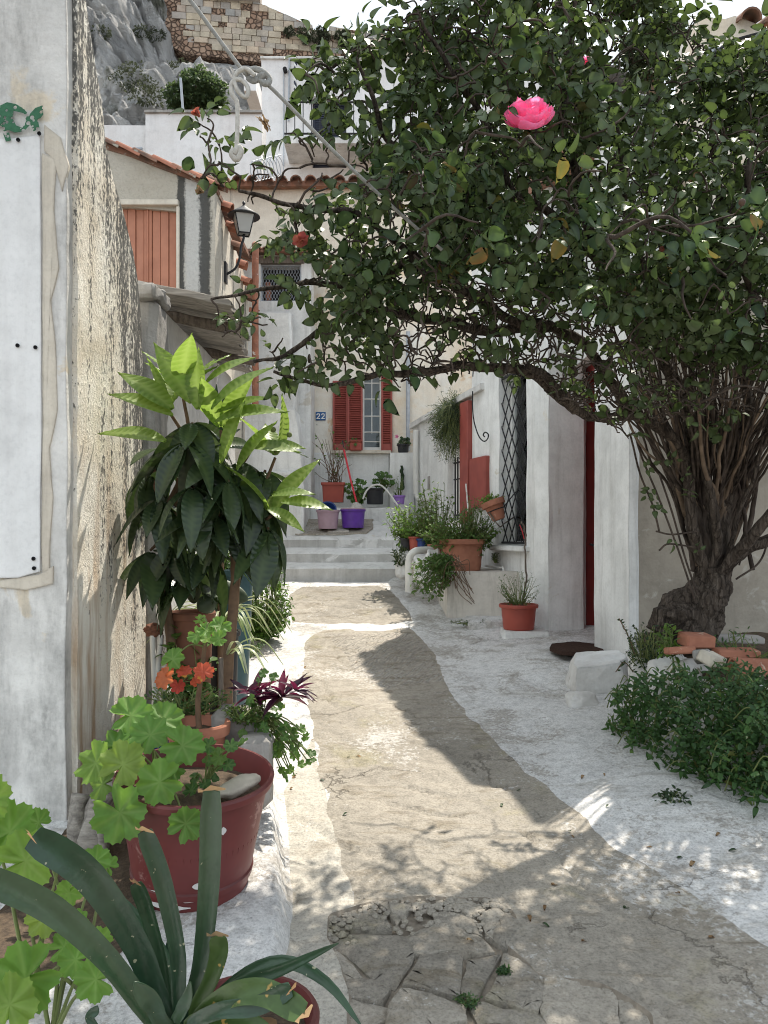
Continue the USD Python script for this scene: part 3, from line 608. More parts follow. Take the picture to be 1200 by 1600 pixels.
m = MB().add(uvbox(W6, 580, 585, 581.6, 676, -.12, -.08))
for v in (596, 621, 648, 673): m.add(uvbox(W6, 568.5, v, 593.5, v + 1.8, -.121, -.079))
m.add(uvbox(W6, 568.5, 688, 593.5, 689.6, -.12, -.08)); part(wn, 'glazing_bar', m, M['white_gloss_paint'], 30)
part(wn, 'pane', uvbox(W6, 569, 586, 593, 698, -.105, -.10, .001), M['window_glass'])
def louvre(W, h, a, b, t, bt, o0, o1, nl, mt, cols):
    st = part(h, 'shutter', MB().add(uvbox(W, a, t, a + 3.2, bt, o0, o1)).add(uvbox(W, b - 3.2, t, b, bt, o0, o1 + .001)).add(uvbox(W, a + 3, t, b - 3, t + 4, o0, o1 - .001)).add(uvbox(W, a + 3, bt - 12, b - 3, bt, o0, o1 - .001)).add(uvbox(W, a + 3, t, b - 3, bt, o0, o0 + .008)), M[mt], 30)
    for k in range(nl):
        v0 = t + 5 + (bt - 12 - t - 5) * k / nl; s0, z0 = W.sz(a + 3, v0); s1, _ = W.sz(b - 3, v0); q, f = VF(cbox(s0, s1, -.018, .018, -.004, .004, .001))
        q = q.copy(); y, o = q[:, 1].copy(), q[:, 2].copy(); ca, sa = .72, .69; q[:, 1] = y * ca - o * sa + z0; q[:, 2] = -(y * sa + o * ca) + (o0 + o1) / 2
        part(st, 'slat', W.tf((q, f)), M[mt])
louvre(W6, h, 520, 544, 596, 706, .02, .055, 27, 'brick_red_paint', 2)
louvre(W6, h, 543, 567, 596, 706, .045, .08, 27, 'brick_red_paint', 2)
louvre(W6, h, 595.5, 613, 585, 706, .02, .055, 29, 'salmon_shutter' if 'salmon_shutter' in M else 'brick_red_paint', 1)
m = MB(); q0 = W6.sz(493.5, 657.5); 
BLUE = simple('blue_enamel', (.02, .10, .28), (.018, .085, .24), .35)
pl = part(h, 'number_plate', uvbox(W6, 493.5, 644, 509, 657, .005, .014, .002), BLUE, label='blue enamel plate with white number 22')
tm = meshkit.text_mesh('22', .075, .003, True); tv, tf_ = VF(tm); tv = tv - [(tv[:, 0].min() + tv[:, 0].max()) / 2, (tv[:, 1].min() + tv[:, 1].max()) / 2, 0]
s_, z_ = W6.sz(501.2, 650.5); part(pl, 'number', W6.tf((tv + [s_, z_, .0145], tf_)), M['white_gloss_paint'])
for (u, v) in ((494.5, 663),): part(h, 'nail', uvbox(W6, u, v, u + 1.4, v + 1.4, 0, .015), M['black_iron'])
xd, zd0, zd1 = P(637.5, 0, YH - .06)[0], P(0, 706, YH)[2], P(0, 520, YH)[2]
part(h, 'downpipe', tube([(xd, YH - .06, zd0), (xd, YH - .06, zd1)], .03, 10), M['grey_metal'], True)
# plinths below it
single('window_ledge_block', rough(box(P(609, 0, 10.4)[0], P(648, 0, 10.4)[0], 10.4, 10.78, 1.3, P(0, 707, 10.4)[2]), .08, .014, 3, 55), M['whitewash'], 'tall whitewashed block beside the window sill of house 22', 'plinth', 40)
single('pot_bench', rough(box(-.98, .34, 10.2, 10.76, 1.3, P(0, 793, 10.2)[2]), .07, .016, 3, 57), M['whitewash'], 'low whitewashed bench under the house 22 window holding pots', 'bench', 40)
h = thing('whitewashed_stair', 'whitewashed stepped buttress left of house 22 with rough grey upper block', 'stair', (-1.4, 10.2, 1.4))
part(h, 'upper_block', rough(cbox(-2.1, P(461, 0, 9.75)[0], 9.75, 10.1, P(0, 648, 9.75)[2], P(0, 566, 9.75)[2], .03), .07, .02, 4, 61), M['grey_rubble_stone'] if False else M['worn_whitewash'], 40)
part(h, 'top_block', rough(cbox(-2.1, P(455, 0, 9.85)[0], 9.9, 10.12, P(0, 572, 9.75)[2], P(0, 480, 9.75)[2], .03), .07, .02, 4, 62), M['worn_whitewash'], 40)
a = [(P(u, 0, 9.7)[0], P(0, v, 9.7)[2]) for u, v in ((300, 850), (477, 850), (476, 760), (468, 690), (462, 640), (300, 640))]
v, f = extrude(Polygon(a), .5); part(h, 'lower_block', rough((np.column_stack([v[:, 0], 9.66 + v[:, 2], v[:, 1]]), f[:, ::-1]), .08, .02, 2.5, 63), M['whitewash'], 40)
a = [(P(u, 0, 10.3)[0], P(0, v, 10.3)[2]) for u, v in ((455, 850), (484, 850), (484, 600), (455, 600))]
v, f = extrude(Polygon(a), .45); part(h, 'corner_strip', rough((np.column_stack([v[:, 0], 10.3 + v[:, 2], v[:, 1]]), f[:, ::-1]), .08, .012, 3, 64), M['grey_beige_render'], 40)
part(h, 'tread', rough(cbox(-2.1, P(468, 0, 9.6)[0], 9.58, 9.9, P(0, 745, 9.6)[2], P(0, 737, 9.6)[2], .02), .06, .012, 4, 65), M['whitewash'], 40)
part(h, 'riser_block', rough(cbox(-2.1, P(474, 0, 9.5)[0], 9.5, 9.8, 1.35, P(0, 770, 9.5)[2], .03), .07, .016, 3, 66), M['whitewash'], 40)
# --- steps and terrace
st = thing('alley_steps', 'three worn whitewashed steps across the alley with curved fronts', 'steps', (-.5, 9, .95))
STEPG = plaster('worn_shaded_step', (.56, .55, .53), (.38, .37, .35), streak=.5, sc=(.25, .24, .22), patch=(.68, .67, .65), patch_lo=.56, bump=.8)  # riser shade is put into the grey base; streaks and patches are wear
def step(y0, z, th, seed, name, y1=10.6, mat='whitewash', slope=.13):
    xs = np.linspace(-1.55, .26, 30); fr = [(x, y0 + .05 * ((x + .55) / .8) ** 2 + .22 * max(0, x + .02) + (noise(np.array([x * 3, seed, 0])) - .5) * .05) for x in xs]
    v, f = extrude(Polygon(fr + [(.26, y1), (-1.55, y1)]), th); v = v + [0, 0, z - th]
    v, f = subdiv((v, f), .055); fy = np.interp(v[:, 0], xs, [q[1] for q in fr]); edge = np.clip(1 - (v[:, 1] - fy) / .05, 0, 1)
    top = v[:, 2] > z - .01; v[:, 2] -= top * edge ** 2 * .02; d = np.stack([fbm(v * 4 + 9 * k, 4, seed + k) - .5 for k in range(3)], 1) * .035; d[:, 2] *= .7
    v = v + d; v[:, 2] += slope * np.clip(v[:, 1] - fy, 0, .75)
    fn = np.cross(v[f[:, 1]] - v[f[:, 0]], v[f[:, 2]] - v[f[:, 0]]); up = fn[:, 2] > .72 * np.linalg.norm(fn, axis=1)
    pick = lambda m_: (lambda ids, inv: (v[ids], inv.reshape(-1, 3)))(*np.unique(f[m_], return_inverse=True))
    r_ = part(st, name, pick(~up), STEPG, 50); part(r_, 'painted_tread', pick(up), M['whitewash'], 50); return r_  # upward faces coloured whiter as sunlit treads, the others in the shade grey
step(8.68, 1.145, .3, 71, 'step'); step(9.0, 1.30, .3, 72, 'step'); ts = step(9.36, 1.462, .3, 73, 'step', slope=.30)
c = np.array([(P(u, 0, d)[0], d) for u, d in ((440, 9.5), (520, 9.48), (572, 9.55), (582, 9.8), (584, 10.15), (430, 10.15))])
v, f = subdiv(extrude(wob(c, .03, 8), .02), .08); v[:, 2] += 1.466 + .30 * np.clip(v[:, 1] - 9.38, 0, .75) + (fbm(v * 4, 3, 3) - .5) * .008; part(st, 'terrace_concrete', (v, f), M['old_concrete'], 50)
v, f = extrude(affinity.rotate(sbox(P(512, 0, 9.62)[0], 9.55, P(545, 0, 9.62)[0], 9.7), 4), .022); part(st, 'manhole_cover', (np.column_stack([v[:, :2], v[:, 2] + 1.476 + .30 * (v[:, 1] - 9.38)]), f), M['pale_concrete'])

# --- right side: garden wall with gate, then the lattice window house
A, B = np.array([.40, 10.5]), np.array([1.457, 6.8]); W7 = Wall(A, B)
h = thing('gate_wall', 'low whitewashed garden wall with a barred gate in a brick red frame, right side', 'wall', (.7, 9.5, 1.3))
s_g, _ = W7.sz(699, 700); s_p, _ = W7.sz(724, 700)
part(h, 'wall', wallmesh(W7, Polygon([(0, .9), (s_g, .9), (s_g, W7.sz(699, 634)[1]), (0, W7.sz(645, 668)[1])]), .22, .08, .014, 81), M['whitewash'], 40)
tz0, tz1 = W7.sz(645, 668)[1], W7.sz(757, 606)[1]; sE = W7.sz(757, 700)[0]
part(h, 'coping', rough(W7.tf((lambda v, f: (np.column_stack([v[:, 0], v[:, 1], v[:, 2] - .26]), f))(*extrude(Polygon([(-.05, tz0 - .02), (sE, tz1 - .02), (sE, tz1 + .05), (-.05, tz0 + .05)]), .31))), .08, .014, 3, 82), M['worn_whitewash'], 40)
part(h, 'gate_post', uvbox(W7, 724.5, 628, 737, 818, -.06, .05), M['brick_red_paint'], 30)
part(h, 'gate_lintel', W7.box(s_g - .05, s_p, W7.sz(712, 640)[1] + .02, W7.sz(712, 626)[1] + .02, -.05, .02), M['dark_old_wood'], 30)
gt = part(h, 'gate', MB().add(W7.box(s_g, s_p, W7.sz(712, 722)[1], W7.sz(712, 719)[1], -.10, -.075)).add(W7.box(s_g, s_p, W7.sz(712, 806)[1], W7.sz(712, 803)[1], -.10, -.075)).add(W7.box(s_g, s_p, W7.sz(712, 748)[1], W7.sz(712, 746)[1], -.10, -.075)), M['black_iron'], 30)
for k in range(6):
    s_ = s_g + (s_p - s_g) * (k + .4) / 6; part(gt, 'bar', tube([W7.pt(s_, W7.sz(712, 812)[1], -.088), W7.pt(s_, W7.sz(712, 712)[1], -.088)], .011, 6), M['black_iron'], 30)
part(h, 'passage', W7.box(s_g - .1, s_p + .1, .9, W7.sz(712, 640)[1], -1.2, -1.1), M['grey_rubble_stone'])
part(h, 'meter_slot', uvbox(W7, 669, 744, 672, 765, -.02, .012), M['grey_rubble_stone'])
h = thing('lattice_window_house', 'white house with black folding lattice window and deep splayed doorway, right side', 'house', (1.6, 7.3, .8))
s1, _ = W7.sz(737.5, 700); TOPR = 4.6
wa, wb = W7.sz(780, 0)[0], W7.sz(822.5, 0)[0]; zb, zt = W7.sz(800, 852)[1], W7.sz(800, 575)[1]
full = Polygon([(s1, .7), (W7.L, .45), (W7.L, TOPR), (s1, TOPR)])
part(h, 'wall', wallmesh(W7, full.difference(sbox(wa, zb, wb, zt)), .35, .07, .013, 83), M['whitewash'], 40)
wn = part(h, 'window', W7.box(wa - .05, wb + .05, zb - .05, zt + .05, -.33, -.28), M['grey_curtain'])
part(wn, 'frame', MB().add(W7.box(wa, wa + .035, zb, zt, -.2, -.12)).add(W7.box(wb - .035, wb, zb, zt, -.2, -.121)).add(W7.box(wa, wb, zb, zb + .035, -.2, -.122)), M['white_gloss_paint'], 30)
part(wn, 'pane', W7.box(wa + .03, wb - .03, zb + .03, zt - .03, -.165, -.16, .001), M['window_glass'])
lt = part(h, 'lattice', MB().add(W7.box(wa, wb, zt - .06, zt - .035, -.05, -.02)).add(W7.box(wa, wb, zb + .012, zb + .035, -.05, -.02)), M['black_iron'], 30)
n, hh = 4, .40
for k in range(-12, n + 1):
    for d in (1, -1):
        a = np.array([wa + (wb - wa) * k / n, zb + .02]); dz = zt - zb - .05; b = a + [d * dz * (wb - wa) / n / .21 , dz] if False else a + [d * dz / 1.55, dz]
        if d < 0: a = a + [(wb - wa) * 1., 0]; b = b + [(wb - wa) * 1., 0]
        l = LineString([a, b]).intersection(sbox(wa, zb, wb, zt))
        if l.is_empty or l.length < .04: continue
        q = np.array(l.coords); o = -.03 - .012 * (d > 0); t = (q[-1] - q[0]) / np.linalg.norm(q[-1] - q[0]); nn = np.array([-t[1], t[0]]) * .0075
        part(lt, 'strap', W7.slab(Polygon([q[0] + nn, q[-1] + nn, q[-1] - nn, q[0] - nn]), o, o + .006), M['black_iron'])
for k in (): part(lt, 'upright', W7.box(wa + (wb - wa) * k / 6 - .005, wa + (wb - wa) * k / 6 + .005, zb + .01, zt - .04, -.055, -.047, .001), M['black_iron'])
part(h, 'sill', W7.box(wa - .11, wb + .06, zb - .055, zb - .004, -.15, .07, .008), M['whitewash'], 30)
part(h, 'meter_door', uvbox(W7, 740, 714.5, 765, 794, -.03, .055, .012), M['brick_red_paint'], 30, label='small brick red cabinet door on the white wall')
# scroll bracket above
m = MB(); pts = [W7.sz(u, v) for u, v in ((752, 612), (752, 640), (755, 662), (762, 682), (770, 690), (776, 686), (777, 679), (772, 676), (769, 680), (771, 683))]
part(h, 'scroll_bracket', tube(spline([W7.pt(s_, z_, .10) for s_, z_ in pts]), .007, 6), M['black_iron'], True)
# splayed reveal, door, near wall
def quadwall(p, q, z0, z1, th, mt, name, seed, par, batter=0., size=.08):
    w = Wall(p, q); v, f = rough(w.slab(sbox(0, z0, w.L, z1), -th, 0), size, .012, 2.2, seed, 3)
    v[:, :2] += np.outer((z0 + 1.2 - v[:, 2]) * batter, w.t); return part(par, name, (v, f), M[mt], 40)
D0, D1 = (1.457, 6.8), (1.90, 7.04)
quadwall(D0, D1, .4, TOPR, .2, 'whitewash', 'door_reveal', 85, h, 0)
dW = Wall((1.905, 7.2), (1.905, 6.2))
dr = part(h, 'door', dW.box(.04, .98, .45, 2.95, -.06, -.02), M['dark_red_door_paint'], 30)
part(dr, 'frame', MB().add(dW.box(.12, .2, .45, 2.97, -.02, .06)).add(dW.box(.0, 1., 2.95, 3.04, -.02, .06)), M['dark_red_door_paint'], 30)
for k in range(3): part(dr, 'panel', dW.box(.3, .8, .6 + .78 * k, 1.25 + .78 * k, -.02, .0, .01), M['dark_red_door_paint'], 30)
part(dr, 'handle', tube(spline([dW.pt(.27, 1.42, .0), dW.pt(.27, 1.43, .04), dW.pt(.35, 1.43, .045)]), .01, 8), M['black_iron'], True)
part(h, 'door_head', rough(box(1.72, 2.3, 6.15, 7.1, 3.04, TOPR), .1, .012, 2, 86), M['whitewash'], 40)
v, f = rough(trimesh.convex.convex_hull(np.array([(x, y, z) for z in (.3, TOPR) for x, y in ((1.70, 6.2), (1.795, 5.63), (1.85, 5.63), (2.4, 6.2))])), .08, .012, 2, 87); part(h, 'near_wall', (v, f), M['whitewash'], 40)
part(h, 'door_step', rough(cbox(1.45, 1.92, 6.2, 7.0, .3, .60, .02), .07, .012, 3, 88), M['whitewash'], 40)
rfz = part(h, 'roof', rough(trimesh.convex.convex_hull(np.array([(x, y, z) for z in (TOPR, TOPR + .12) for x, y in ((.95, 8.45), (1.36, 6.75), (1.6, 6.1), (4.2, 6.1), (4.2, 8.45))])), .25, .015), M['lichen_covered_tile'])
for k in range(12): 
    t_ = k / 11; p_ = np.array([1.0 + .5 * t_, 8.4 - 1.75 * t_, TOPR + .12]); part(rfz, 'eave_tile', place(halftile(.45, .085), p_ + [-.07, 0, 0], (1, .3, .25)), M['terracotta'] if k % 3 else M['lichen_covered_tile'], 30)
single('garden_wall', rough(box(1.845, 5.2, 5.655, 5.9, .3, 3.6), .12, .014, 2, 89), M['grey_beige_render'], 'grey beige rendered wall behind the rose trunk', 'wall', 40)
# upper house at the top right
h = thing('upper_house', 'crumbling beige house gable at the top right behind the rose', 'house', (4, 6.1, 0))
W8 = Wall((2.0, 5.92), (6.5, 5.92))
part(h, 'wall', wallmesh(W8, uvpoly(W8, [(1085, 700), (1420, 700), (1420, 70), (1200, 45), (1180, 38), (1160, 32), (1145, 26), (1130, 30), (1090, 24), (1086, 40)]), .4, .15, .03, 91), M['peeling_peach_facade'], 40)
wn = part(h, 'window', uvbox(W8, 1104, 75, 1112, 175, -.01, .05), M['grey_metal'], 30); part(wn, 'frame', uvbox(W8, 1116, 72, 1119, 175, -.01, .06), M['grey_metal'], 30)
part(h, 'cable', tube(spline([W8.pt(*W8.sz(1112, 90), .06), W8.pt(*W8.sz(1140, 72), .06), W8.pt(*W8.sz(1200, 55), .06)]), .012, 6), M['black_iron'])
for k in range(7):
    x, y, z = P(1168 + 40 * k, 38 + 4 * k, 5.9); part(h, 'roof_tile', place(halftile(.5, .085), (x, 5.84, z), (0, 1, .3)), M['lichen_covered_tile'], 30)
# ---------------------------------------------------------------- leaves
BARK = simple('rose_bark', (.105, .082, .066), (.028, .021, .018), .95, bump=1.6, scale=20, grain=(1, 1, .4), spec=.2)
BARKL = simple('pale_cane_bark', (.21, .155, .11), (.10, .07, .05), .85, bump=.7, scale=14, spec=.2)
ROSEL = leafmat('rose_leaf', [(0, (.012, .032, .019)), (.35, (.020, .050, .025)), (.6, (.032, .072, .028)), (.74, (.055, .075, .028)), (.81, (.06, .12, .03)), (.89, (.11, .17, .03)), (.92, (.30, .23, .035)), (.955, (.24, .095, .03)), (.99, (.10, .045, .03))], (.14, .21, .035), .22, .46, .42, vein=(.10, .16, .06), vk=.5)
LOQD = leafmat('old_loquat_leaf', [(0, (.014, .030, .016)), (.6, (.022, .045, .020)), (1, (.035, .06, .024))], (.08, .13, .02), .16, .36, .55, vein=(.075, .11, .04), vk=.6)
LOQY = leafmat('young_loquat_leaf', [(0, (.11, .19, .03)), (1, (.16, .25, .045))], (.27, .40, .05), .42, .4, .4, vein=(.30, .38, .12), vk=.7)
GERL = leafmat('geranium_leaf', [(0, (.075, .17, .03)), (.5, (.10, .22, .04)), (.9, (.15, .27, .045)), (1, (.2, .26, .05))], (.28, .44, .05), .34, .55, .35, vein=(.28, .37, .12), vk=.32)
GERD = leafmat('small_geranium_leaf', [(0, (.035, .09, .025)), (.6, (.055, .13, .03)), (1, (.10, .18, .035))], (.22, .38, .04), .3, .5, .35, vein=(.16, .24, .07), vk=.5)
GERR = leafmat('reddened_geranium_leaf', [(0, (.42, .05, .05)), (.5, (.50, .10, .05)), (1, (.45, .16, .06))], (.7, .16, .05), .4, .5, .35, spots=((.5, .32, .05), 14, .62))
MINT = leafmat('mid_green_leaf', [(0, (.018, .05, .02)), (.5, (.036, .088, .03)), (.8, (.06, .13, .035)), (.95, (.12, .20, .045)), (1, (.2, .16, .06))], (.16, .30, .04), .28, .45, .4)
TINY = leafmat('small_dark_leaf', [(0, (.018, .042, .018)), (.6, (.03, .062, .024)), (1, (.05, .085, .03))], (.10, .18, .03), .22, .5, .4)
BRIGHT = leafmat('glossy_bush_leaf', [(0, (.045, .10, .02)), (.6, (.08, .17, .03)), (1, (.14, .24, .05))], (.28, .44, .05), .3, .35, .5)
CLIV = leafmat('clivia_leaf', [(0, (.026, .066, .036)), (1, (.045, .092, .044))], (.08, .18, .04), .12, .28, .6, spots=((.42, .42, .28), 55, .70))
CLIVO = leafmat('yellowing_clivia_leaf', [(0, (.06, .12, .035)), (1, (.10, .15, .035))], (.2, .3, .04), .15, .35, .5, spots=((.55, .36, .10), 22, .63))
DRYL = leafmat('dry_leaf', [(0, (.20, .12, .06)), (1, (.33, .23, .13))], (.3, .2, .1), .2, .8, .2)
PURP = leafmat('purple_leaf', [(0, (.022, .010, .022)), (.5, (.035, .012, .028)), (.8, (.10, .012, .04)), (1, (.20, .02, .06))], (.30, .03, .10), .2, .35, .5)
VARI = leafmat('striped_strap_leaf', [(0, (.16, .24, .07)), (.5, (.42, .46, .28)), (1, (.55, .56, .42))], (.5, .56, .3), .3, .4, .4)
CACT = leafmat('cactus_pad', [(0, (.05, .075, .045)), (1, (.07, .10, .055))], (.05, .08, .02), .02, .5, .4, spots=((.35, .33, .25), 60, .74))
ROSEM = leafmat('needle_leaf', [(0, (.03, .05, .03)), (1, (.06, .085, .045))], (.10, .14, .05), .2, .6, .3)
PINK = leafmat('pink_petal', [(0, (.86, .20, .44)), (1, (.92, .32, .54))], (.95, .35, .6), .4, .5, .3)
PINKD = leafmat('faded_red_petal', [(0, (.26, .05, .05)), (1, (.34, .13, .08))], (.5, .1, .08), .3, .6, .3)
HIP = simple('brown_rose_hip', (.09, .05, .03), (.04, .022, .016), .6)
GSTEM = simple('green_stem', (.16, .20, .06), (.10, .12, .04), .6)
BSTEM = simple('brown_stem', (.17, .105, .06), (.09, .055, .035), .8)
def leaf(L=1., W=.5, n=5, fold=.2, curl=.2, prof=.85, rib=0., ribn=11, side=1):
    t = np.linspace(0, 1, n + 1); w = W / 2 * np.sin(np.pi * t ** prof) ** .85 * (1 - .18 * t ** 3); w[0] = w[-1] = 0
    v, rows, at = [], [], []
    for k in range(n + 1):
        if k in (0, n): rows.append([len(v)]); at.append(.6); v.append((t[k] * L, 0, -curl * L * t[k] ** 2)); continue
        row = []
        for a in np.linspace(-1, 1, 2 * side + 1):
            row.append(len(v)); at.append(max(1. if abs(a) < .01 else 0., (.55 if (rib and k % 2 == 0) else 0.))); v.append((t[k] * L - (0.10 * W * abs(a) if rib else 0), a * w[k], fold * w[k] * abs(a) - curl * L * t[k] ** 2 + rib * W * math.cos(2 * math.pi * ribn * (t[k] - .0)) * 4 * abs(a) * (1 - abs(a))))
        rows.append(row)
    f = []
    for a, b in zip(rows[:-1], rows[1:]):
        if len(a) == 1: f += [(a[0], b[j], b[j + 1]) for j in range(len(b) - 1)][:]; f[-len(b) + 1:] = [(x, z, y) for x, y, z in f[-len(b) + 1:]]
        elif len(b) == 1: f += [(b[0], a[j], a[j + 1]) for j in range(len(a) - 1)]
        else:
            for j in range(len(a) - 1): f += [(a[j], b[j], b[j + 1]), (a[j], b[j + 1], a[j + 1])]
    return np.array(v, float), np.array(f), np.array(at)
def polar_leaf(R=1., lobes=7, notch=.75, teeth=.05, ripple=.13, rings=3, n=42, cup=.15, seed=0):
    """round scalloped leaf (geranium); petiole joins at the notch, leaf blade spreads along +x"""
    r_ = np.random.default_rng(seed); a = np.linspace(-np.pi, np.pi, n, endpoint=False); ph = r_.uniform(0, 6)
    rad = R * (.77 + .23 * np.abs(np.cos(a * lobes / 2)) ** .6) * (1 + teeth * np.cos(a * lobes * 4)) * (1 - notch * np.exp(-((np.abs(a) - np.pi) / .22) ** 2))
    v = [(0, 0, 0)]; at = [1.]; ax_ = np.abs(((a * lobes / (2 * np.pi)) + .5) % 1 - .5) * 2 * np.pi / lobes
    for k in range(1, rings + 1):
        q = k / rings; rr = rad * q; z = R * (cup * q * q + ripple * q * q * np.cos(a * lobes + ph) + .05 * q * np.cos(2 * a + ph * 2) - .05 * q * (1 - np.abs(np.sin(a * lobes / 2 + np.pi / 2 * (lobes % 2))) ** .6))
        v += list(np.column_stack([rr * np.cos(a), rr * np.sin(a), z])); at += list(np.exp(-(ax_ * q / .055) ** 2) * (1.05 - .5 * q) + .25 * np.exp(-((q - .55) / .1) ** 2) * 0)
    f = [(0, 1 + j, 1 + (j + 1) % n) for j in range(n)]
    for k in range(rings - 1):
        b, c = 1 + k * n, 1 + (k + 1) * n
        for j in range(n): f += [(b + j, c + j, c + (j + 1) % n), (b + j, c + (j + 1) % n, b + (j + 1) % n)]
    return np.array(v, float), np.array(f), np.array(at)
def nrm(a): a = np.asarray(a, float); return a / (np.linalg.norm(a, axis=-1, keepdims=True) + 1e-12)
def orient(tmpl, loc, d, up, s=1.):
    x = nrm(d); y = nrm(np.cross(up, x)); z = np.cross(x, y); return ((tmpl[0] * s) @ np.array([x, y, z]) + loc,) + tuple(tmpl[1:])
def scatter(tmpls, locs, dirs, ups, scales):
    """joins many copies of the templates; returns one mesh"""
    x = nrm(dirs); y = nrm(np.cross(ups, x)); z = np.cross(x, y); k = np.arange(len(locs)) % len(tmpls); V, F, AT, n = [], [], [], 0
    for t in range(len(tmpls)):
        m = k == t; tv, tf, ta = tmpls[t]
        if not m.any(): continue
        R = np.stack([x[m], y[m], z[m]], 1); v = np.einsum('pk,nkj->npj', tv, R) * np.asarray(scales)[m][:, None, None] + np.asarray(locs)[m][:, None]
        F.append((tf[None] + (np.arange(m.sum()) * len(tv))[:, None, None]).reshape(-1, 3) + n); V.append(v.reshape(-1, 3)); AT.append(np.tile(ta, m.sum())); n += m.sum() * len(tv)
    return np.vstack(V), np.vstack(F), np.concatenate(AT)
def leaf_parts(par, tmpls, locs, dirs, ups, scales, mat, nbig=300, name='leaf', rest='foliage', key=None):
    """the nearest NBIG leaves as parts of their own, the rest as one part"""
    locs, dirs, ups, scales = map(np.asarray, (locs, dirs, ups, scales))
    k = scales / np.linalg.norm(locs - [0, 0, CAMZ], axis=1) if key is None else key
    uvx = 600 + locs[:, 0] / locs[:, 1] * FPX; uvy = HOR - (locs[:, 2] - CAMZ) / locs[:, 1] * FPX
    k = np.where((uvx > 0) & (uvx < 1200) & (uvy > 0) & (uvy < 1600), k, k * .1)
    o = np.argsort(-k)
    for i in o[:nbig]: part(par, name, orient(tmpls[i % len(tmpls)], locs[i], dirs[i], ups[i], scales[i]), mat, True)
    o = o[nbig:]
    if len(o): part(par, rest, scatter(tmpls, locs[o], dirs[o], ups[o], scales[o]), mat, True, kind='stuff')
def strap(pts, W, n=18, fold=.25, tip='cut', seed=0, twist=0., face=None):
    """long strap leaf along a spline, channelled; built double-curved with its own thickness left to the look"""
    p = spline(pts, max(2, n // max(1, len(pts) - 1))); t = np.linspace(0, 1, len(p)); d = nrm(np.gradient(p, axis=0))
    side = nrm(np.cross(d, [0, 0, 1.0] if face is None else face) + 1e-6); up = np.cross(side, d)
    a = twist * t; s2 = side * np.cos(a)[:, None] + up * np.sin(a)[:, None]; u2 = np.cross(s2, d)
    w = W / 2 * np.clip(.62 + .5 * t, 0, 1) * (np.clip((1 - t) / .35, 0, 1) ** .55 if tip == 'point' else np.where(t > .94, 1 - .25 * (t - .94) / .06, 1))
    w = np.maximum(w, .0015); cs = np.array([-1, -.55, 0, .55, 1]); m = len(cs)
    v = p[:, None] + cs[None, :, None] * w[:, None, None] * s2[:, None] + (np.abs(cs) ** 1.4)[None, :, None] * (fold * w)[:, None, None] * u2[:, None]
    v = np.concatenate([v, v[:, ::-1] - .0022 * u2[:, None]], 1).reshape(-1, 3); k = 2 * m; f = []
    for i in range(len(p) - 1):
        for j in range(k): f.append((i * k + j, i * k + (j + 1) % k, (i + 1) * k + (j + 1) % k, (i + 1) * k + j))
    e = (len(p) - 1) * k
    f += [(e + j, e + j + 1, e + k - 2 - j, e + k - 1 - j) for j in range(m - 1)]
    return VF((v, np.array(f)))
def pot(name, label, c, rb, rt, h, mat, rim=.035, rout=.012, wall=.012, group=None, fill=.82, bands=(), lean=None, soil='dry_soil', extra=None, cat='pot'):
    """flower pot: base, tapering side, rolled rim, hollow inside, soil"""
    rs = lambda z: rb + (rt - rout - rb) * z / h
    pr = [(0, 0), (rb - .006, 0), (rb, .008)] + [(rs(z) + b, z) for z0, b in bands for z in (z0 - .004,) for b in (0, )]
    for z0, b in bands: pr += [(rs(z0) + b, z0), (rs(z0 + .02) + b, z0 + .02), (rs(z0 + .025), z0 + .026)]
    pr += [(rs(h - rim), h - rim - .003), (rt - .002, h - rim), (rt, h - rim + .006), (rt + .002, h - .008), (rt - .003, h), (rt - wall, h), (rt - wall - .006, h - .02), (rs(h * .6) - wall, h * .6)]
    t = thing(name, label, cat, c, group)
    v, f = lathe(pr, (0, 0, 0), 44); sv, sf = lathe([(0, h * fill + .012), (rs(h * fill) * .5, h * fill + .006), (rs(h * fill) - wall * .6, h * fill)], (0, 0, 0), 28)
    sv[:, 2] += (fbm(sv * 30, 3, 2) - .5) * .02
    if lean is not None: v = v @ lean.T; sv = sv @ lean.T
    part(t, 'body', (v + c, f), M[mat], 35); part(t, 'soil', (sv + c, sf[:, ::-1]), M[soil], True); return t

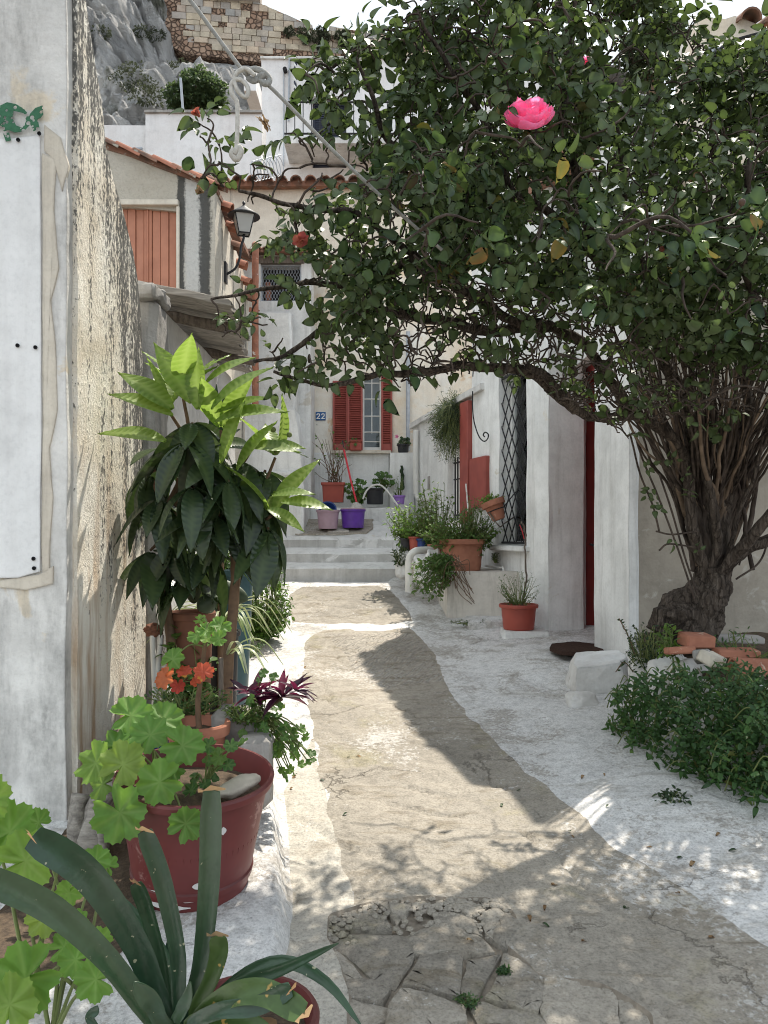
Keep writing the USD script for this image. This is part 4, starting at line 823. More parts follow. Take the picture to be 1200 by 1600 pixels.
# ---------------------------------------------------------------- the rose tree
rr = np.random.default_rng(77)
rose = thing('rose_tree', 'big old climbing rose arching over the alley with one large pink bloom', 'rose tree', (2.0, 4.85, .85))
limbs = [  # (points u, v, depth), radius at root, radius at end
    ([(1078, 1005, 4.85), (1098, 960, 4.83), (1110, 920, 4.8), (1112, 885, 4.78)], .17, .115, 'trunk'),
    ([(1030, 990, 4.8), (1048, 965, 4.78), (1082, 945, 4.8), (1108, 915, 4.8)], .085, .12, 'burl'),
    ([(1102, 900, 4.76), (1085, 830, 4.72), (1080, 760, 4.66), (1066, 715, 4.6), (1030, 670, 4.45), (985, 645, 4.3), (940, 655, 4.1), (900, 640, 3.95), (860, 600, 3.8), (815, 575, 3.7)], .038, .02, 'limb'),
    ([(1108, 890, 4.8), (1112, 810, 4.8), (1100, 745, 4.75), (1082, 690, 4.65), (1060, 600, 4.4), (1010, 510, 4.15), (940, 420, 3.9), (880, 350, 3.7), (800, 300, 3.5)], .045, .016, 'limb'),
    ([(1114, 890, 4.82), (1135, 800, 4.8), (1150, 720, 4.75), (1170, 640, 4.7), (1160, 540, 4.6), (1140, 440, 4.4), (1130, 320, 4.2), (1110, 200, 4.05), (1095, 80, 3.95)], .045, .012, 'limb'),
    ([(1112, 925, 4.78), (1145, 880, 4.65), (1185, 825, 4.5), (1240, 770, 4.4), (1290, 680, 4.3), (1310, 540, 4.1)], .042, .02, 'limb'),
    ([(1120, 900, 4.8), (1165, 860, 4.75), (1230, 830, 4.7), (1320, 740, 4.6)], .05, .025, 'limb'),
    ([(1125, 890, 4.8), (1150, 830, 4.7), (1172, 760, 4.6), (1190, 700, 4.5), (1210, 620, 4.4)], .014, .009, 'limb'),
    ([(1105, 895, 4.75), (1122, 860, 4.7), (1120, 800, 4.65), (1108, 740, 4.6), (1096, 690, 4.5), (1075, 640, 4.4)], .035, .018, 'limb'),
    ([(985, 645, 4.3), (930, 560, 4.1), (860, 510, 3.9), (800, 500, 3.75), (720, 455, 3.6), (650, 400, 3.5), (560, 345, 3.35), (470, 320, 3.2), (380, 300, 3.1)], .032, .007, 'limb'),
    ([(900, 640, 3.95), (830, 590, 3.8), (740, 570, 3.7), (660, 585, 3.6), (580, 590, 3.5), (500, 600, 3.4), (430, 575, 3.3)], .03, .006, 'limb'),
    ([(860, 510, 3.9), (760, 520, 3.75), (670, 500, 3.6), (590, 480, 3.5), (520, 500, 3.4), (450, 545, 3.3), (400, 560, 3.2)], .03, .006, 'limb'),
    ([(720, 455, 3.6), (670, 360, 3.5), (620, 250, 3.4), (585, 160, 3.3), (560, 90, 3.25)], .025, .006, 'limb'),
    ([(940, 420, 3.9), (905, 300, 3.75), (880, 180, 3.6), (890, 60, 3.5), (915, -60, 3.45)], .03, .008, 'limb'),
    ([(800, 300, 3.5), (760, 200, 3.4), (700, 100, 3.3), (660, 20, 3.25)], .018, .006, 'limb'),
    ([(650, 400, 3.5), (560, 440, 3.4), (470, 440, 3.3), (400, 450, 3.2), (330, 465, 3.1)], .018, .005, 'limb'),
    ([(1160, 540, 4.6), (1090, 480, 4.3), (1020, 420, 4.0), (980, 330, 3.8), (960, 200, 3.6)], .03, .01, 'limb'),
    ([(1290, 680, 4.3), (1230, 560, 4.0), (1180, 450, 3.7), (1170, 330, 3.5), (1180, 200, 3.4)], .03, .01, 'limb'),
]
NP, limbpts = [], []
for pts, ra, rb_, nm in limbs:
    p = spline([P(*q) for q in pts], 9); p[1:] += ((np.stack([fbm(p * 3 + 7 * k, 3, 5) for k in range(3)], 1) - .5) * (.10 if nm != 'trunk' else .03))[1:]
    r_ = np.linspace(ra, rb_, len(p)) if nm != 'burl' else np.linspace(ra, rb_, len(p)) * (1 + .2 * np.sin(np.linspace(0, 5, len(p))))
    big = nm in ('trunk', 'burl')
    p2 = spline(p, 2) if not big else p; r2_ = np.interp(np.linspace(0, 1, len(p2)), np.linspace(0, 1, len(p)), r_)
    v, f = tube(p2, r2_, 20 if big else 12, True, .55 if big else .28, 3)
    if big: v, f = subdiv((v, f), .018); c_ = fbm(v * 16, 5, 6) - .5; v = v + nrm(v - p[np.argmin(((v[:, None] - p[None]) ** 2).sum(2), 1)]) * (c_ * .07)[:, None]
    part(rose, nm, (v, f), M['cracked_bark'], 60 if not big else True); NP.append(p)
canes = []
for k in range(150):      # the thin upright canes of the thicket above the trunk
    u0 = rr.normal(1112, 16); u1 = rr.uniform(930, 1300); v1 = rr.uniform(420, 640)
    d1 = rr.uniform(4.0, 4.95); um = (u0 + u1) / 2 + rr.normal(0, 14)
    canes.append(spline([P(u0, rr.uniform(850, 900), 4.8), P(u0 + (u1 - u0) * .22 + rr.normal(0, 8), 790, 4.8), P(um, 690, (d1 + 4.8) / 2), P(u1, v1, d1)], 7))
    NP.append(canes[-1][12:])
m = MB(); m2 = MB()
for k, c in enumerate(canes):
    q = c + (np.stack([fbm(c * 4 + 5 * j, 2, k) for j in range(3)], 1) - .5) * .07; (m if k % 4 else m2).add(tube(q, np.linspace(rr.choice([.006, .009, .013, .021]) * rr.uniform(.8, 1.2), .0045, len(q)), 6))
part(rose, 'canes', m, M['rose_bark'], True, kind='stuff'); part(rose, 'pale_canes', m2, M['pale_cane_bark'], True, kind='stuff')
mask = Polygon([(296, 195), (320, 178), (360, 240), (425, 262), (450, 220), (440, 200), (480, 190), (465, 120), (480, 92), (530, 85), (560, 60), (598, 50), (625, 20), (650, -60), (760, -140), (1000, -120), (1040, 0), (1090, 20), (1080, 60), (1130, 70), (1200, 60), (1420, 40), (1420, 600), (1260, 640), (1120, 640), (1050, 650), (985, 690), (920, 650), (850, 610), (790, 575), (740, 590), (690, 580), (640, 615), (560, 585), (520, 595), (430, 605), (385, 590), (345, 540), (300, 480), (330, 440), (420, 430), (440, 390), (415, 330), (350, 300), (310, 285), (325, 235)])
bare = Polygon([(600, 430), (760, 420), (900, 470), (1060, 560), (1250, 560), (1250, 700), (980, 720), (800, 600), (600, 640)])
thin = Polygon([(290, 160), (640, 60), (640, 240), (560, 300), (520, 620), (290, 640)])
def dc(u): return np.interp(u, [300, 600, 900, 1200, 1400], [3.2, 3.5, 3.8, 4.05, 4.2])
tg = []
while len(tg) < 3300:
    u, v = rr.uniform(290, 1420), rr.uniform(-140, 690)
    if not mask.contains(Point(u, v)): continue
    e = mask.exterior.distance(Point(u, v)); th = np.clip(e / 200, .25, 1)
    if thin.contains(Point(u, v)) and rr.random() < (.88 if u < 470 and v > 420 else .72): continue
    tg.append(P(u, v, dc(u) + rr.normal(0, .42) * th - .1))
while len(tg) < 4300:
    u, v = rr.uniform(560, 1260), rr.uniform(430, 660)
    if bare.contains(Point(u, v)) and v < np.interp(u, [560, 700, 800, 900, 985, 1260], [590, 590, 585, 640, 670, 640]): tg.append(P(u, v, dc(u) + rr.normal(.1, .3)))
tg = np.array(tg); nodes = np.vstack(NP); tree = cKDTree(nodes); order = np.argsort(tree.query(tg)[0]); twig = MB(); tips, extra = [], []
for cnt, i in enumerate(order):
    if cnt % 40 == 0 and extra: nodes = np.vstack([nodes] + extra); extra = []; tree = cKDTree(nodes)
    d_, j = tree.query(tg[i]); a, b = nodes[j], tg[i]
    if d_ < .035: continue
    mid = (a + b) / 2 + rr.normal(0, .10, 3) * d_ + [0, 0, .12 * d_]; q = spline([a, mid, b], max(3, int(d_ / .07)))
    q[1:-1] += (np.stack([fbm(q[1:-1] * 5 + 11 * z_, 2, i) for z_ in range(3)], 1) - .5) * .05; extra.append(q[1:])
    twig.add(tube(q, np.linspace(min(.0035 + .014 * d_, .013), .0028, len(q)), 5, False)); tips.append((q[-1], nrm(q[-1] - q[-2]), q))
part(rose, 'twigs', twig, M['rose_bark'], True, kind='stuff')
# leaves: compound, 3 to 5 leaflets each
LT = [leaf(1, rr.uniform(.46, .68), 6, rr.uniform(.1, .65), rr.uniform(-.1, .5), rr.uniform(.70, .84)) for _ in range(24)]
ll, ld, lu, ls = [], [], [], []
def compound(p, d, size):
    d = nrm(d); ll_ = rr.integers(3, 6); upv = nrm(np.array([-.15, -.55, .55]) + rr.normal(0, .75, 3)); s = nrm(np.cross(upv, d))
    L = size * 1.5; pos_ = [(L, 0)] + [(L * .62, 1), (L * .62, -1)] + ([(L * .25, 1), (L * .25, -1)] if ll_ > 3 else [])
    for x, sd in pos_[:ll_]:
        dd = nrm(d * (1 if sd == 0 else .45) + s * sd + [0, 0, -.25] + rr.normal(0, .12, 3))
        ll.append(p + d * x + dd * .006); ld.append(dd); lu.append(nrm(upv + rr.normal(0, .3, 3))); ls.append(size * rr.uniform(.8, 1.12))
def uvof(p): return 600 + p[0] / p[1] * FPX, HOR - (p[2] - CAMZ) / p[1] * FPX
for tip, d, q in tips:
    u, v = uvof(tip); inb = bare.contains(Point(u, v)); 
    if inb and rr.random() < .86: continue
    cl_n = fbm(tip[None] * 2.6, 2, 4)[0]
    th_ = .41 if u < 700 else .33
    if cl_n < th_ or (cl_n < th_ + .1 and rr.random() < .5): continue
    n_ = (1 if inb else (rr.integers(1, 4)))
    for k in range(n_):
        o = q[max(0, len(q) - 1 - rr.integers(0, max(1, len(q) // 2)))] if k else tip
        compound(o, nrm(d * .5 + rr.normal(0, .6, 3) + [0, -.25, -.05]), rr.uniform(.038, .064) if rr.random() < .4 else rr.uniform(.06, .092))
for u, v in ((1020, 760), (1040, 790), (1065, 755), (1005, 735), (1050, 830), (1095, 870), (1035, 715), (1075, 780), (1010, 795)): compound(P(u, v, 4.5), rr.normal(0, 1, 3), .05)
leaf_parts(rose, LT, ll, ld, lu, ls, M['rose_leaf'], 300)
m = MB()
for pts in (((1085, 935), (1060, 860), (1030, 780), (1005, 720), (995, 690)), ((1090, 930), (1070, 870), (1050, 800), (1030, 740)), ((1030, 830), (1020, 790), (1000, 740), (990, 700), (985, 680)), ((1090, 830), (1050, 835), (1025, 830)), ((1085, 855), (1045, 850), (1030, 860)), ((1150, 905), (1185, 880), (1200, 845), (1210, 800))):
    m.add(tube(spline([P(a, b, 4.6) for a, b in pts], 8), .006, 6))
part(rose, 'hanging_canes', m, M['rose_bark'], True, kind='stuff')
# hips and spent heads on the outer twigs
for k in range(46):
    tip, d, q = tips[rr.integers(len(tips))]; u, v = uvof(tip)
    if v > 420 or u > 1200: continue
    e = nrm(d + [0, -.3, .5]); c_ = tip + e * .05; r_ = rr.uniform(.008, .013)
    hp = part(rose, 'hip', MB().add(tube([tip, c_], .0022, 5)).add((lathe([(0, 0), (r_ * .6, r_ * .2), (r_, r_), (r_ * .75, r_ * 1.7), (r_ * .3, r_ * 1.9), (0, r_ * 1.8)], c_ - [0, 0, .002], 10))), M['brown_rose_hip'], 50)
def bloom(c, axis, R, mat, nm, layers=((4, 78, .55), (5, 66, .68), (6, 52, .82), (7, 36, .95), (8, 18, 1.05), (7, 2, 1.08)), seed=0, label=None, name='bloom'):
    r_ = np.random.default_rng(seed); ax = nrm(axis); e1 = nrm(np.cross(ax, [.3, .2, 1])); e2 = np.cross(ax, e1)
    core = lathe([(0, -.1 * R), (.16 * R, .0), (.2 * R, .2 * R), (.12 * R, .42 * R), (0, .45 * R)], (0, 0, 0), 12); b = part(rose, name, (core[0] @ np.array([e1, e2, ax]) + c, core[1]), M[mat], True, label)
    s, t = np.meshgrid(np.linspace(-1, 1, 7), np.linspace(0, 1, 6), indexing='ij'); n1, n2 = s.shape
    i, j = np.meshgrid(np.arange(n1 - 1), np.arange(n2 - 1), indexing='ij'); F = np.stack([i * n2 + j, (i + 1) * n2 + j, (i + 1) * n2 + j + 1, i * n2 + j + 1], -1).reshape(-1, 4)
    for L, (cnt, el, ln) in enumerate(layers):
        for k in range(cnt):
            az = 2 * np.pi * (k + .5 * (L % 2)) / cnt + r_.normal(0, .12); E = math.radians(el + r_.normal(0, 7)); rd = e1 * math.cos(az) + e2 * math.sin(az); tn = np.cross(ax, rd)
            w = (.16 + .95 * np.sin(np.pi * np.clip(t * .62, 0, 1))) * R * .52 * (1 - .12 * s * s); ang = E + .75 * (.5 - t) * (-1 if L > 2 else .6)
            lx = R * ln * t * (1 - .10 * s * s * t - .03 * np.cos(4 * s + k) * t); cupz = (.30 if L < 4 else .14) * R * s * s * t
            out = lx * np.cos(ang); upz = lx * np.sin(ang) + R * .06 * np.sin(4 * s + k * 2) * t ** 3 + .02 * R
            v = c + (out - cupz * .7)[..., None] * rd + (s * w)[..., None] * tn + (upz + cupz * .5)[..., None] * ax
            part(b, 'petal', (v.reshape(-1, 3), F), M[mat], True)
    return b
bloom(P(825, 197, 2.95), (-.05, -.62, .78), .098, 'pink_petal', 'x', seed=3, label='large open pink rose bloom')
bloom(P(913, 100, 3.2), (0, -.5, .8), .035, 'pink_petal', 'x', ((3, 70, .6), (4, 55, .9), (5, 35, 1.)), 5)
bloom(P(312, 182, 2.9), (-.6, -.3, .6), .032, 'faded_red_petal', 'x', ((3, 75, .7), (4, 65, 1.)), 6, name='bud')
bloom(P(318, 300, 2.9), (-.6, -.3, .1), .03, 'dry_leaf', 'x', ((3, 75, .7), (4, 65, 1.)), 7, name='bud')
for k, (u, v) in enumerate(((470, 375), (1085, 275), (985, 455), (412, 192), (1040, 395))): bloom(P(u, v, dc(u) - .5), rr.normal(0, 1, 3), .034, 'faded_red_petal' if k % 4 == 0 else 'dry_leaf', 'x', ((4, 40, .8), (5, 0, 1.1)), 20 + k, name='spent_bloom')
# wire holding the rose, with its hook
ROPE = simple('grey_rope', (.36, .36, .34), (.24, .24, .22), .8, bump=.8, scale=60)
ROPEP = simple('pale_dirty_cord', (.55, .53, .48), (.38, .36, .32), .75, bump=.6, scale=50)
w_ = [P(262, -40, 2.55), P(300, 4, 2.55), P(386, 118, 2.6), P(420, 122 + 12, 2.6), P(520, 235, 2.7), P(612, 322, 2.85), P(690, 390, 3.0)]
rope = thing('stay_cable', 'grey stay cable stretched diagonally across the sky into the rose', 'cable', P(420, 130, 2.6))
part(rope, 'cable', tube(spline(w_, 10), .0068, 8), ROPE, True)
part(rope, 'knot', tube(spline([P(u, v, 2.59 + .01 * (k % 2)) for k, (u, v) in enumerate(((384, 116), (396, 108), (410, 112), (421, 124), (416, 131), (408, 126), (411, 116), (404, 122), (396, 126), (388, 122)))], 8), .0105, 8), ROPE, True)
hk = thing('hanging_hook', 'pale looped cord hook hanging from the grey stay cable', 'hook', P(370, 240, 2.58))
part(hk, 'cord', tube(spline([P(u, v, 2.57) for u, v in ((398, 118), (385, 108), (372, 112), (366, 126), (372, 142), (384, 152), (388, 140), (381, 128), (371, 124), (362, 130), (362, 146), (370, 160), (371, 190), (370, 222), (369, 236))], 9), .0075, 8), ROPEP, True)
part(hk, 'tied_end', rough(tube(spline([P(u, v, 2.57) for u, v in ((366, 234), (362, 240), (370, 248), (376, 238), (372, 230), (366, 242))], 7), .011, 8), .02, .004, 30), ROPEP, True)
# ---------------------------------------------------------------- left side: pots and plants
rl = np.random.default_rng(123)
BIGPOT = simple('maroon_plastic', (.135, .030, .028), (.095, .022, .021), .45, bump=.12, scale=5, wear=(.27, .14, .125), wear_lo=.625, spec=.4)
REDPOT = simple('red_plastic', (.36, .075, .05), (.28, .055, .04), .5, bump=.12, scale=6, wear=(.42, .2, .15), wear_lo=.72)
BLUEG = simple('blue_green_glaze', (.045, .10, .115), (.025, .06, .07), .35, bump=.15, scale=6, spec=.55)
BLACKP = simple('black_plastic', (.018, .019, .022), (.03, .03, .032), .5, bump=.15)
MAUVE = simple('mauve_plastic', (.38, .26, .31), (.32, .22, .26), .5, bump=.1)
VIOLET = simple('violet_plastic', (.11, .035, .30), (.08, .028, .22), .4, bump=.1)
LILAC = simple('lilac_plastic', (.30, .16, .50), (.25, .13, .42), .5, bump=.1)
DBLUE = simple('dark_blue_plastic', (.012, .04, .17), (.01, .03, .12), .4, bump=.1)
MOPR = simple('red_mop_handle', (.55, .03, .045), (.48, .025, .04), .35, bump=.05)
PEBBLE = simple('pale_pebble', (.47, .42, .34), (.36, .32, .26), .8, bump=.4, scale=18)
BROWNP = simple('brown_clay', (.20, .085, .05), (.13, .055, .035), .8, bump=.3, scale=8)
def gz(x, y): return float(ground_z(x, y, False))
# big maroon pot in front
R0 = 2.72; cb = P(300, 1378, R0); cb[2] = gz(cb[0], cb[1]) - .005
hpot = P(0, 1200, R0)[2] - cb[2]
tiltM = trimesh.transformations.rotation_matrix(math.radians(5.5), [1, 0, 0])[:3, :3] @ trimesh.transformations.rotation_matrix(math.radians(3), [0, 1, 0])[:3, :3]
bp = pot('large_flower_pot', 'large maroon plastic pot with scuffed white base on the left ledge', cb, .195, .272, hpot, 'maroon_plastic', rim=.03, rout=.014, fill=.80, bands=((.055, .006),), lean=tiltM)
m = MB()
for k in range(60):   # moulded vertical ribs on the lower half
    a = 2 * np.pi * k / 60; r0, r1 = .198, .226; q = np.array([[r0 * math.cos(a), r0 * math.sin(a), .09], [r1 * math.cos(a), r1 * math.sin(a), hpot * .52]]) @ tiltM.T; m.add(tube(q + cb, .0032, 5))
part(bp, 'rib', m, M['maroon_plastic'], True, kind='stuff')
m = MB()
SC = simple('scraped_white', (.62, .60, .58), (.5, .48, .46), .8)
for a, z, w, hh in ((-1.95, .075, .05, .02), (-1.2, .11, .055, .03), (-1.35, .06, .09, .02), (-.95, .30, .02, .025), (-1.75, .03, .16, .02)):
    th = np.linspace(a - w / .2 / 2, a + w / .2 / 2, 8); rr_ = .195 + .063 * z / hpot + .0022; g_ = []
    for t_, k in zip(th, range(8)):
        hj = hh * math.sin(np.pi * (k + .35) / 7.7) * rl.uniform(.6, 1.2); g_ += [(rr_ * math.cos(t_), rr_ * math.sin(t_), z - hj / 2), (rr_ * math.cos(t_), rr_ * math.sin(t_), z + hj / 2)]
    g_ = np.array(g_) @ tiltM.T + cb; m.add((g_, np.array([(2 * k, 2 * k + 2, 2 * k + 3, 2 * k + 1) for k in range(7)])))
part(bp, 'scrape', m, SC, kind='stuff')
st = P(372, 1228, R0 - .08); sv = trimesh.creation.icosphere(3); sv = VF(sv); v = sv[0] * [.088, .036, .030]; v = v @ trimesh.transformations.rotation_matrix(math.radians(28), [0, 0, 1])[:3, :3].T; v = v @ trimesh.transformations.rotation_matrix(math.radians(-16), [0, 1, 0])[:3, :3].T
v += (fbm(v * 22, 3, 2)[:, None] - .5) * .02; single('pot_stone', (v + st, sv[1]), M['pale_pebble'], 'long pale stone lying inside the large maroon pot', 'stone', True)
def geranium(name, label, base, items, mat, loc, stemr=.005, small=None, cat='geranium'):
    """items: (u, v, depth, radius, facing yaw, tilt) for each leaf; base: stem root"""
    t = thing(name, label, cat, loc)
    sm = MB()
    for k, it in enumerate(items):
        u, v, d, R, yaw, tl = it[:6]; mt = it[6] if len(it) > 6 else mat
        c = P(u, v, d); n_ = nrm(np.array([math.sin(yaw) * math.sin(tl), -math.cos(yaw) * math.sin(tl), math.cos(tl)])); x = nrm(np.cross([0, 1, 0.2], n_)); a = rl.uniform(0, 6.28) if len(it) < 8 else it[7]; y = np.cross(n_, x); d_ = x * math.cos(a) + y * math.sin(a)
        tm = polar_leaf(1, 7 if R > .03 else 5, .72, .045, .12, 5 if R > .04 else 2, 84 if R > .04 else 28, rl.uniform(.05, .22), k); part(t, 'leaf', orient(tm, c, d_, n_, R * .77), M[mt], True)
        b = np.array(base[k % len(base)]); mid = (b + c) / 2 + [0, 0, .03]; sm.add(tube(spline([b, mid, c - n_ * .004], 5), np.linspace(stemr, .0026, 11), 6, False))
    part(t, 'stalks', sm, M['green_stem'], True, kind='stuff'); return t
# bright geranium spilling over the big pot: leaf centres taken from the picture at about the pot's distance
G1 = [(205, 1118, 2.72, .10, .2, .9), (255, 1125, 2.80, .10, .4, .7), (235, 1148, 2.6, .095, 0, .8), (180, 1165, 2.66, .085, -.4, 1.0), (150, 1192, 2.6, .10, -.5, 1.05), (192, 1195, 2.5, .105, -.1, 1.1), (285, 1165, 2.55, .10, .3, .8), (250, 1222, 2.45, .098, .1, 1.2), (188, 1270, 2.42, .12, -.1, 1.35), (290, 1287, 2.4, .075, .3, 1.5), (215, 1160, 2.75, .09, 0, .5), (270, 1200, 2.58, .06, .2, 1.1), (160, 1225, 2.68, .08, -.6, 1.2)]
b0 = P(255, 1215, 2.72)
geranium('geranium', 'bright green scalloped geranium spilling over the left of the large maroon pot', [b0, b0 + [.02, .02, 0], b0 + [-.03, 0, 0]], G1, 'geranium_leaf', b0)
G2 = [(u + rl.normal(0, 5), v, 2.62 + rl.normal(0, .05), rl.uniform(.025, .042), rl.normal(0, .6), rl.uniform(.3, 1.)) for u, v in ((345, 1180), (355, 1195), (330, 1200), (360, 1165), (300, 1235), (318, 1225), (305, 1215), (330, 1215), (350, 1185), (375, 1160), (340, 1165), (335, 1240), (322, 1190), (298, 1250))]
b1 = P(320, 1232, 2.66); geranium('geranium', 'young small leaved geranium growing from the middle of the large maroon pot', [b1], G2, 'small_geranium_leaf', b1, .003)
# lower left geranium
G3 = [(15, 1300, 1.95, .105, -.1, 1.2), (40, 1345, 1.9, .10, .2, 1.3), (95, 1340, 1.98, .045, .2, 1.0), (150, 1345, 2.15, .055, .2, 1.1), (168, 1352, 2.2, .04, .3, 1.1), (70, 1435, 1.9, .06, .1, 1.2), (108, 1395, 2.0, .05, .1, .9), (40, 1530, 1.8, .11, .1, 1.15), (118, 1500, 1.85, .055, .3, 1.1), (150, 1530, 1.8, .065, .3, 1.2), (100, 1480, 1.9, .05, 0, .9), (15, 1570, 1.75, .09, 0, 1.2), (120, 1440, 2.0, .04, 0, .8), (60, 1285, 2.05, .05, 0, 1.1), (-20, 1250, 1.95, .09, 0, 1.2), (155, 1470, 1.95, .045, .2, 1.0)]
b2 = P(80, 1600, 1.95); b2[2] = .25
geranium('geranium', 'large leaved geranium at the lower left corner beside the near house wall', [b2, b2 + [.06, .05, .1], b2 + [-.05, 0, .1]], G3, 'geranium_leaf', b2, .006)
# driftwood stump
m = MB().add(tube(spline([P(140, 1345, 2.9), P(150, 1290, 2.92), P(165, 1240, 2.95), P(195, 1215, 3.0)], 6), np.linspace(.06, .03, 19), 10, True, .5)).add(tube(spline([P(125, 1330, 2.9), P(120, 1280, 2.92), P(128, 1240, 2.95)], 6), .035, 8, True, .5)).add(tube(spline([P(163, 1330, 2.85), P(157, 1290, 2.86), P(166, 1262, 2.88)], 6), .016, 8, True, .3))
single('old_vine_stump', m, M['weathered_grey_board'], 'grey weathered vine stump between the streaked wall and the large maroon pot', 'stump', True)
v, f = subdiv(extrude(wob([(-1.28, 2.2), (-.82, 2.25), (-.75, 2.6), (-.72, 3.0), (-.70, 3.5), (-.78, 4.1), (-1.28, 4.2)], .03, 2), .03), .05); v[:, 2] += ground_z(v[:, 0], v[:, 1], False) - .012 + (fbm(v * 14, 3, 2) - .5) * .03
struct('soil', (v, f), M['dry_soil'], True)
# clivia in front, cut leaves
cc = P(285, 1606, 1.62); cp = P(398, 1592, 1.62)
cp[2] = 0; zr = P(0, 1585, 1.62)[2]; z0 = gz(cp[0] - .05, 1.62)
pc = pot('flower_pot', 'maroon plastic pot of the clivia at the bottom edge', np.array([cp[0] - .02, 1.62, z0]), .11, .155, zr - z0, 'maroon_plastic', rim=.03, fill=.85)
cl = thing('clivia', 'dark green strap leaved clivia with clipped tips in the foreground', 'clivia', cc)
CB = np.array([cp[0] - .05, 1.62, zr - .03])
CL = [  # tip path in pixels with depths, width, colour, tip
    ([(300, 1590, 1.62), (316, 1500, 1.6), (327, 1380, 1.56), (331, 1235, 1.5)], .058, 0, 'cut'),
    ([(285, 1590, 1.6), (278, 1490, 1.58), (255, 1380, 1.55), (226, 1298, 1.5)], .050, 0, 'cut'),
    ([(270, 1590, 1.62), (250, 1500, 1.62), (228, 1420, 1.62), (212, 1380, 1.6)], .042, 0, 'cut'),
    ([(262, 1590, 1.6), (215, 1480, 1.55), (140, 1370, 1.48), (50, 1308, 1.42)], .078, 0, 'cut'),
    ([(250, 1600, 1.56), (170, 1500, 1.48), (80, 1420, 1.4), (-40, 1365, 1.3)], .066, 0, 'cut'),
    ([(272, 1600, 1.64), (262, 1530, 1.66), (240, 1470, 1.68), (190, 1400, 1.7)], .05, 0, 'point'),
    ([(305, 1590, 1.6), (330, 1530, 1.58), (342, 1490, 1.57), (340, 1462, 1.56)], .05, 1, 'cut'),
    ([(305, 1600, 1.58), (360, 1545, 1.55), (440, 1515, 1.5), (528, 1474, 1.45)], .036, 0, 'point'),
    ([(310, 1600, 1.6), (370, 1530, 1.6), (440, 1502, 1.58), (510, 1535, 1.54), (566, 1605, 1.5)], .036, 0, 'point'),
    ([(308, 1605, 1.52), (350, 1560, 1.46), (410, 1550, 1.42), (475, 1583, 1.38)], .062, 1, 'cut'),
    ([(300, 1606, 1.5), (340, 1580, 1.45), (400, 1572, 1.42), (455, 1545, 1.4)], .045, 0, 'cut'),
    ([(262, 1606, 1.5), (240, 1570, 1.46), (222, 1550, 1.44), (210, 1535, 1.43)], .05, 0, 'point'),
    ([(278, 1606, 1.52), (283, 1580, 1.48), (292, 1560, 1.46), (297, 1535, 1.45)], .036, 0, 'point'),
    ([(262, 1600, 1.64), (256, 1560, 1.66), (262, 1500, 1.68), (275, 1440, 1.7)], .044, 0, 'point'),
    ([(296, 1606, 1.56), (330, 1590, 1.5), (380, 1595, 1.46), (420, 1620, 1.43)], .05, 1, 'cut'),
    ([(150, 1606, 1.62), (140, 1590, 1.62), (148, 1580, 1.62), (152, 1572, 1.62)], .03, 0, 'point')]
for k, (pp, w, yl, tp) in enumerate(CL):
    q = [P(*a) for a in pp]; q = [CB + (q[0] - CB) * .25 - [0, 0, .05]] + q if k < 15 else q
    part(cl, 'leaf', strap(q, w * .74, 22, .30, tp, k, 0, (.12, -.85, .5)), M['yellowing_clivia_leaf' if yl else 'clivia_leaf'], True)
    if tp == 'cut':
        e, b_ = q[-1], q[-2]; d_ = nrm(e - b_); sd = nrm(np.cross(d_, [0, 0, 1.])); g_ = [e + sd * w * .5 * s_ - d_ * .002 + d_ * (.004 + .005 * ((i * 7) % 3)) * o for o in (0, 1) for i, s_ in enumerate((-.9, -.4, .1, .55, .9))]
        part(cl, 'dry_cut_edge', (np.array(g_), np.array([(i, i + 1, i + 6, i + 5) for i in range(4)])), M['dry_leaf'])
for k in range(7):
    q = [CB + [rl.uniform(-.02, .09), rl.uniform(-.05, .03), 0]]; q += [q[0] + [rl.uniform(-.02, .08), -.05, .03], q[0] + [rl.uniform(0, .16), -.10, rl.uniform(-.02, .04)]]; part(cl, 'dry_leaf', strap(q, .028, 10, .4, 'point', k), M['dry_leaf'], True)
# terracotta pot with the red leaved geranium
zt = P(0, 1128, 3.2)[2]; ct = P(308, 1128, 3.2); zb_ = gz(ct[0], 3.2)
pot('flower_pot', 'orange terracotta pot holding the red leaved geranium behind the large maroon pot', np.array([ct[0], 3.2, zt - .30]), .085, .135, .30, 'terracotta', rim=.05, fill=.86)
single('pot_plinth', rough(cbox(ct[0] - .14, ct[0] + .14, 3.07, 3.35, zb_ - .02, zt - .302, .02), .05, .012, 5, 4), M['grey_rubble_stone'], 'rough stone plinth under the orange terracotta pot', 'plinth', 40)
root = np.array([ct[0] + .01, 3.2, zt - .05]); s1_, s2_, s3_ = P(314, 1060, 3.18), P(320, 1010, 3.16), P(328, 985, 3.15)
G4 = [(322, 985, 3.1, .05, .2, .8, 'geranium_leaf'), (345, 978, 3.12, .06, .4, .9, 'geranium_leaf'), (308, 992, 3.1, .055, -.2, .9, 'geranium_leaf'), (342, 998, 3.05, .045, .2, 1.1, 'geranium_leaf'), (322, 999, 3.05, .03, 0, .7, 'geranium_leaf'), (312, 968, 3.2, .035, 0, .7, 'geranium_leaf'),
      (270, 1030, 3.1, .068, -.3, 1.0, 'geranium_leaf'), (258, 1060, 3.05, .062, -.5, 1.1, 'reddened_geranium_leaf'), (288, 1050, 3.08, .045, -.1, .6, 'reddened_geranium_leaf'), (318, 1050, 3.04, .055, .4, 1.0, 'reddened_geranium_leaf'), (278, 1072, 3.1, .04, 0, 1.3, 'reddened_geranium_leaf'), (262, 1048, 3.12, .04, -.4, .8, 'reddened_geranium_leaf'), (306, 1066, 3.1, .03, 0, .9, 'reddened_geranium_leaf')]
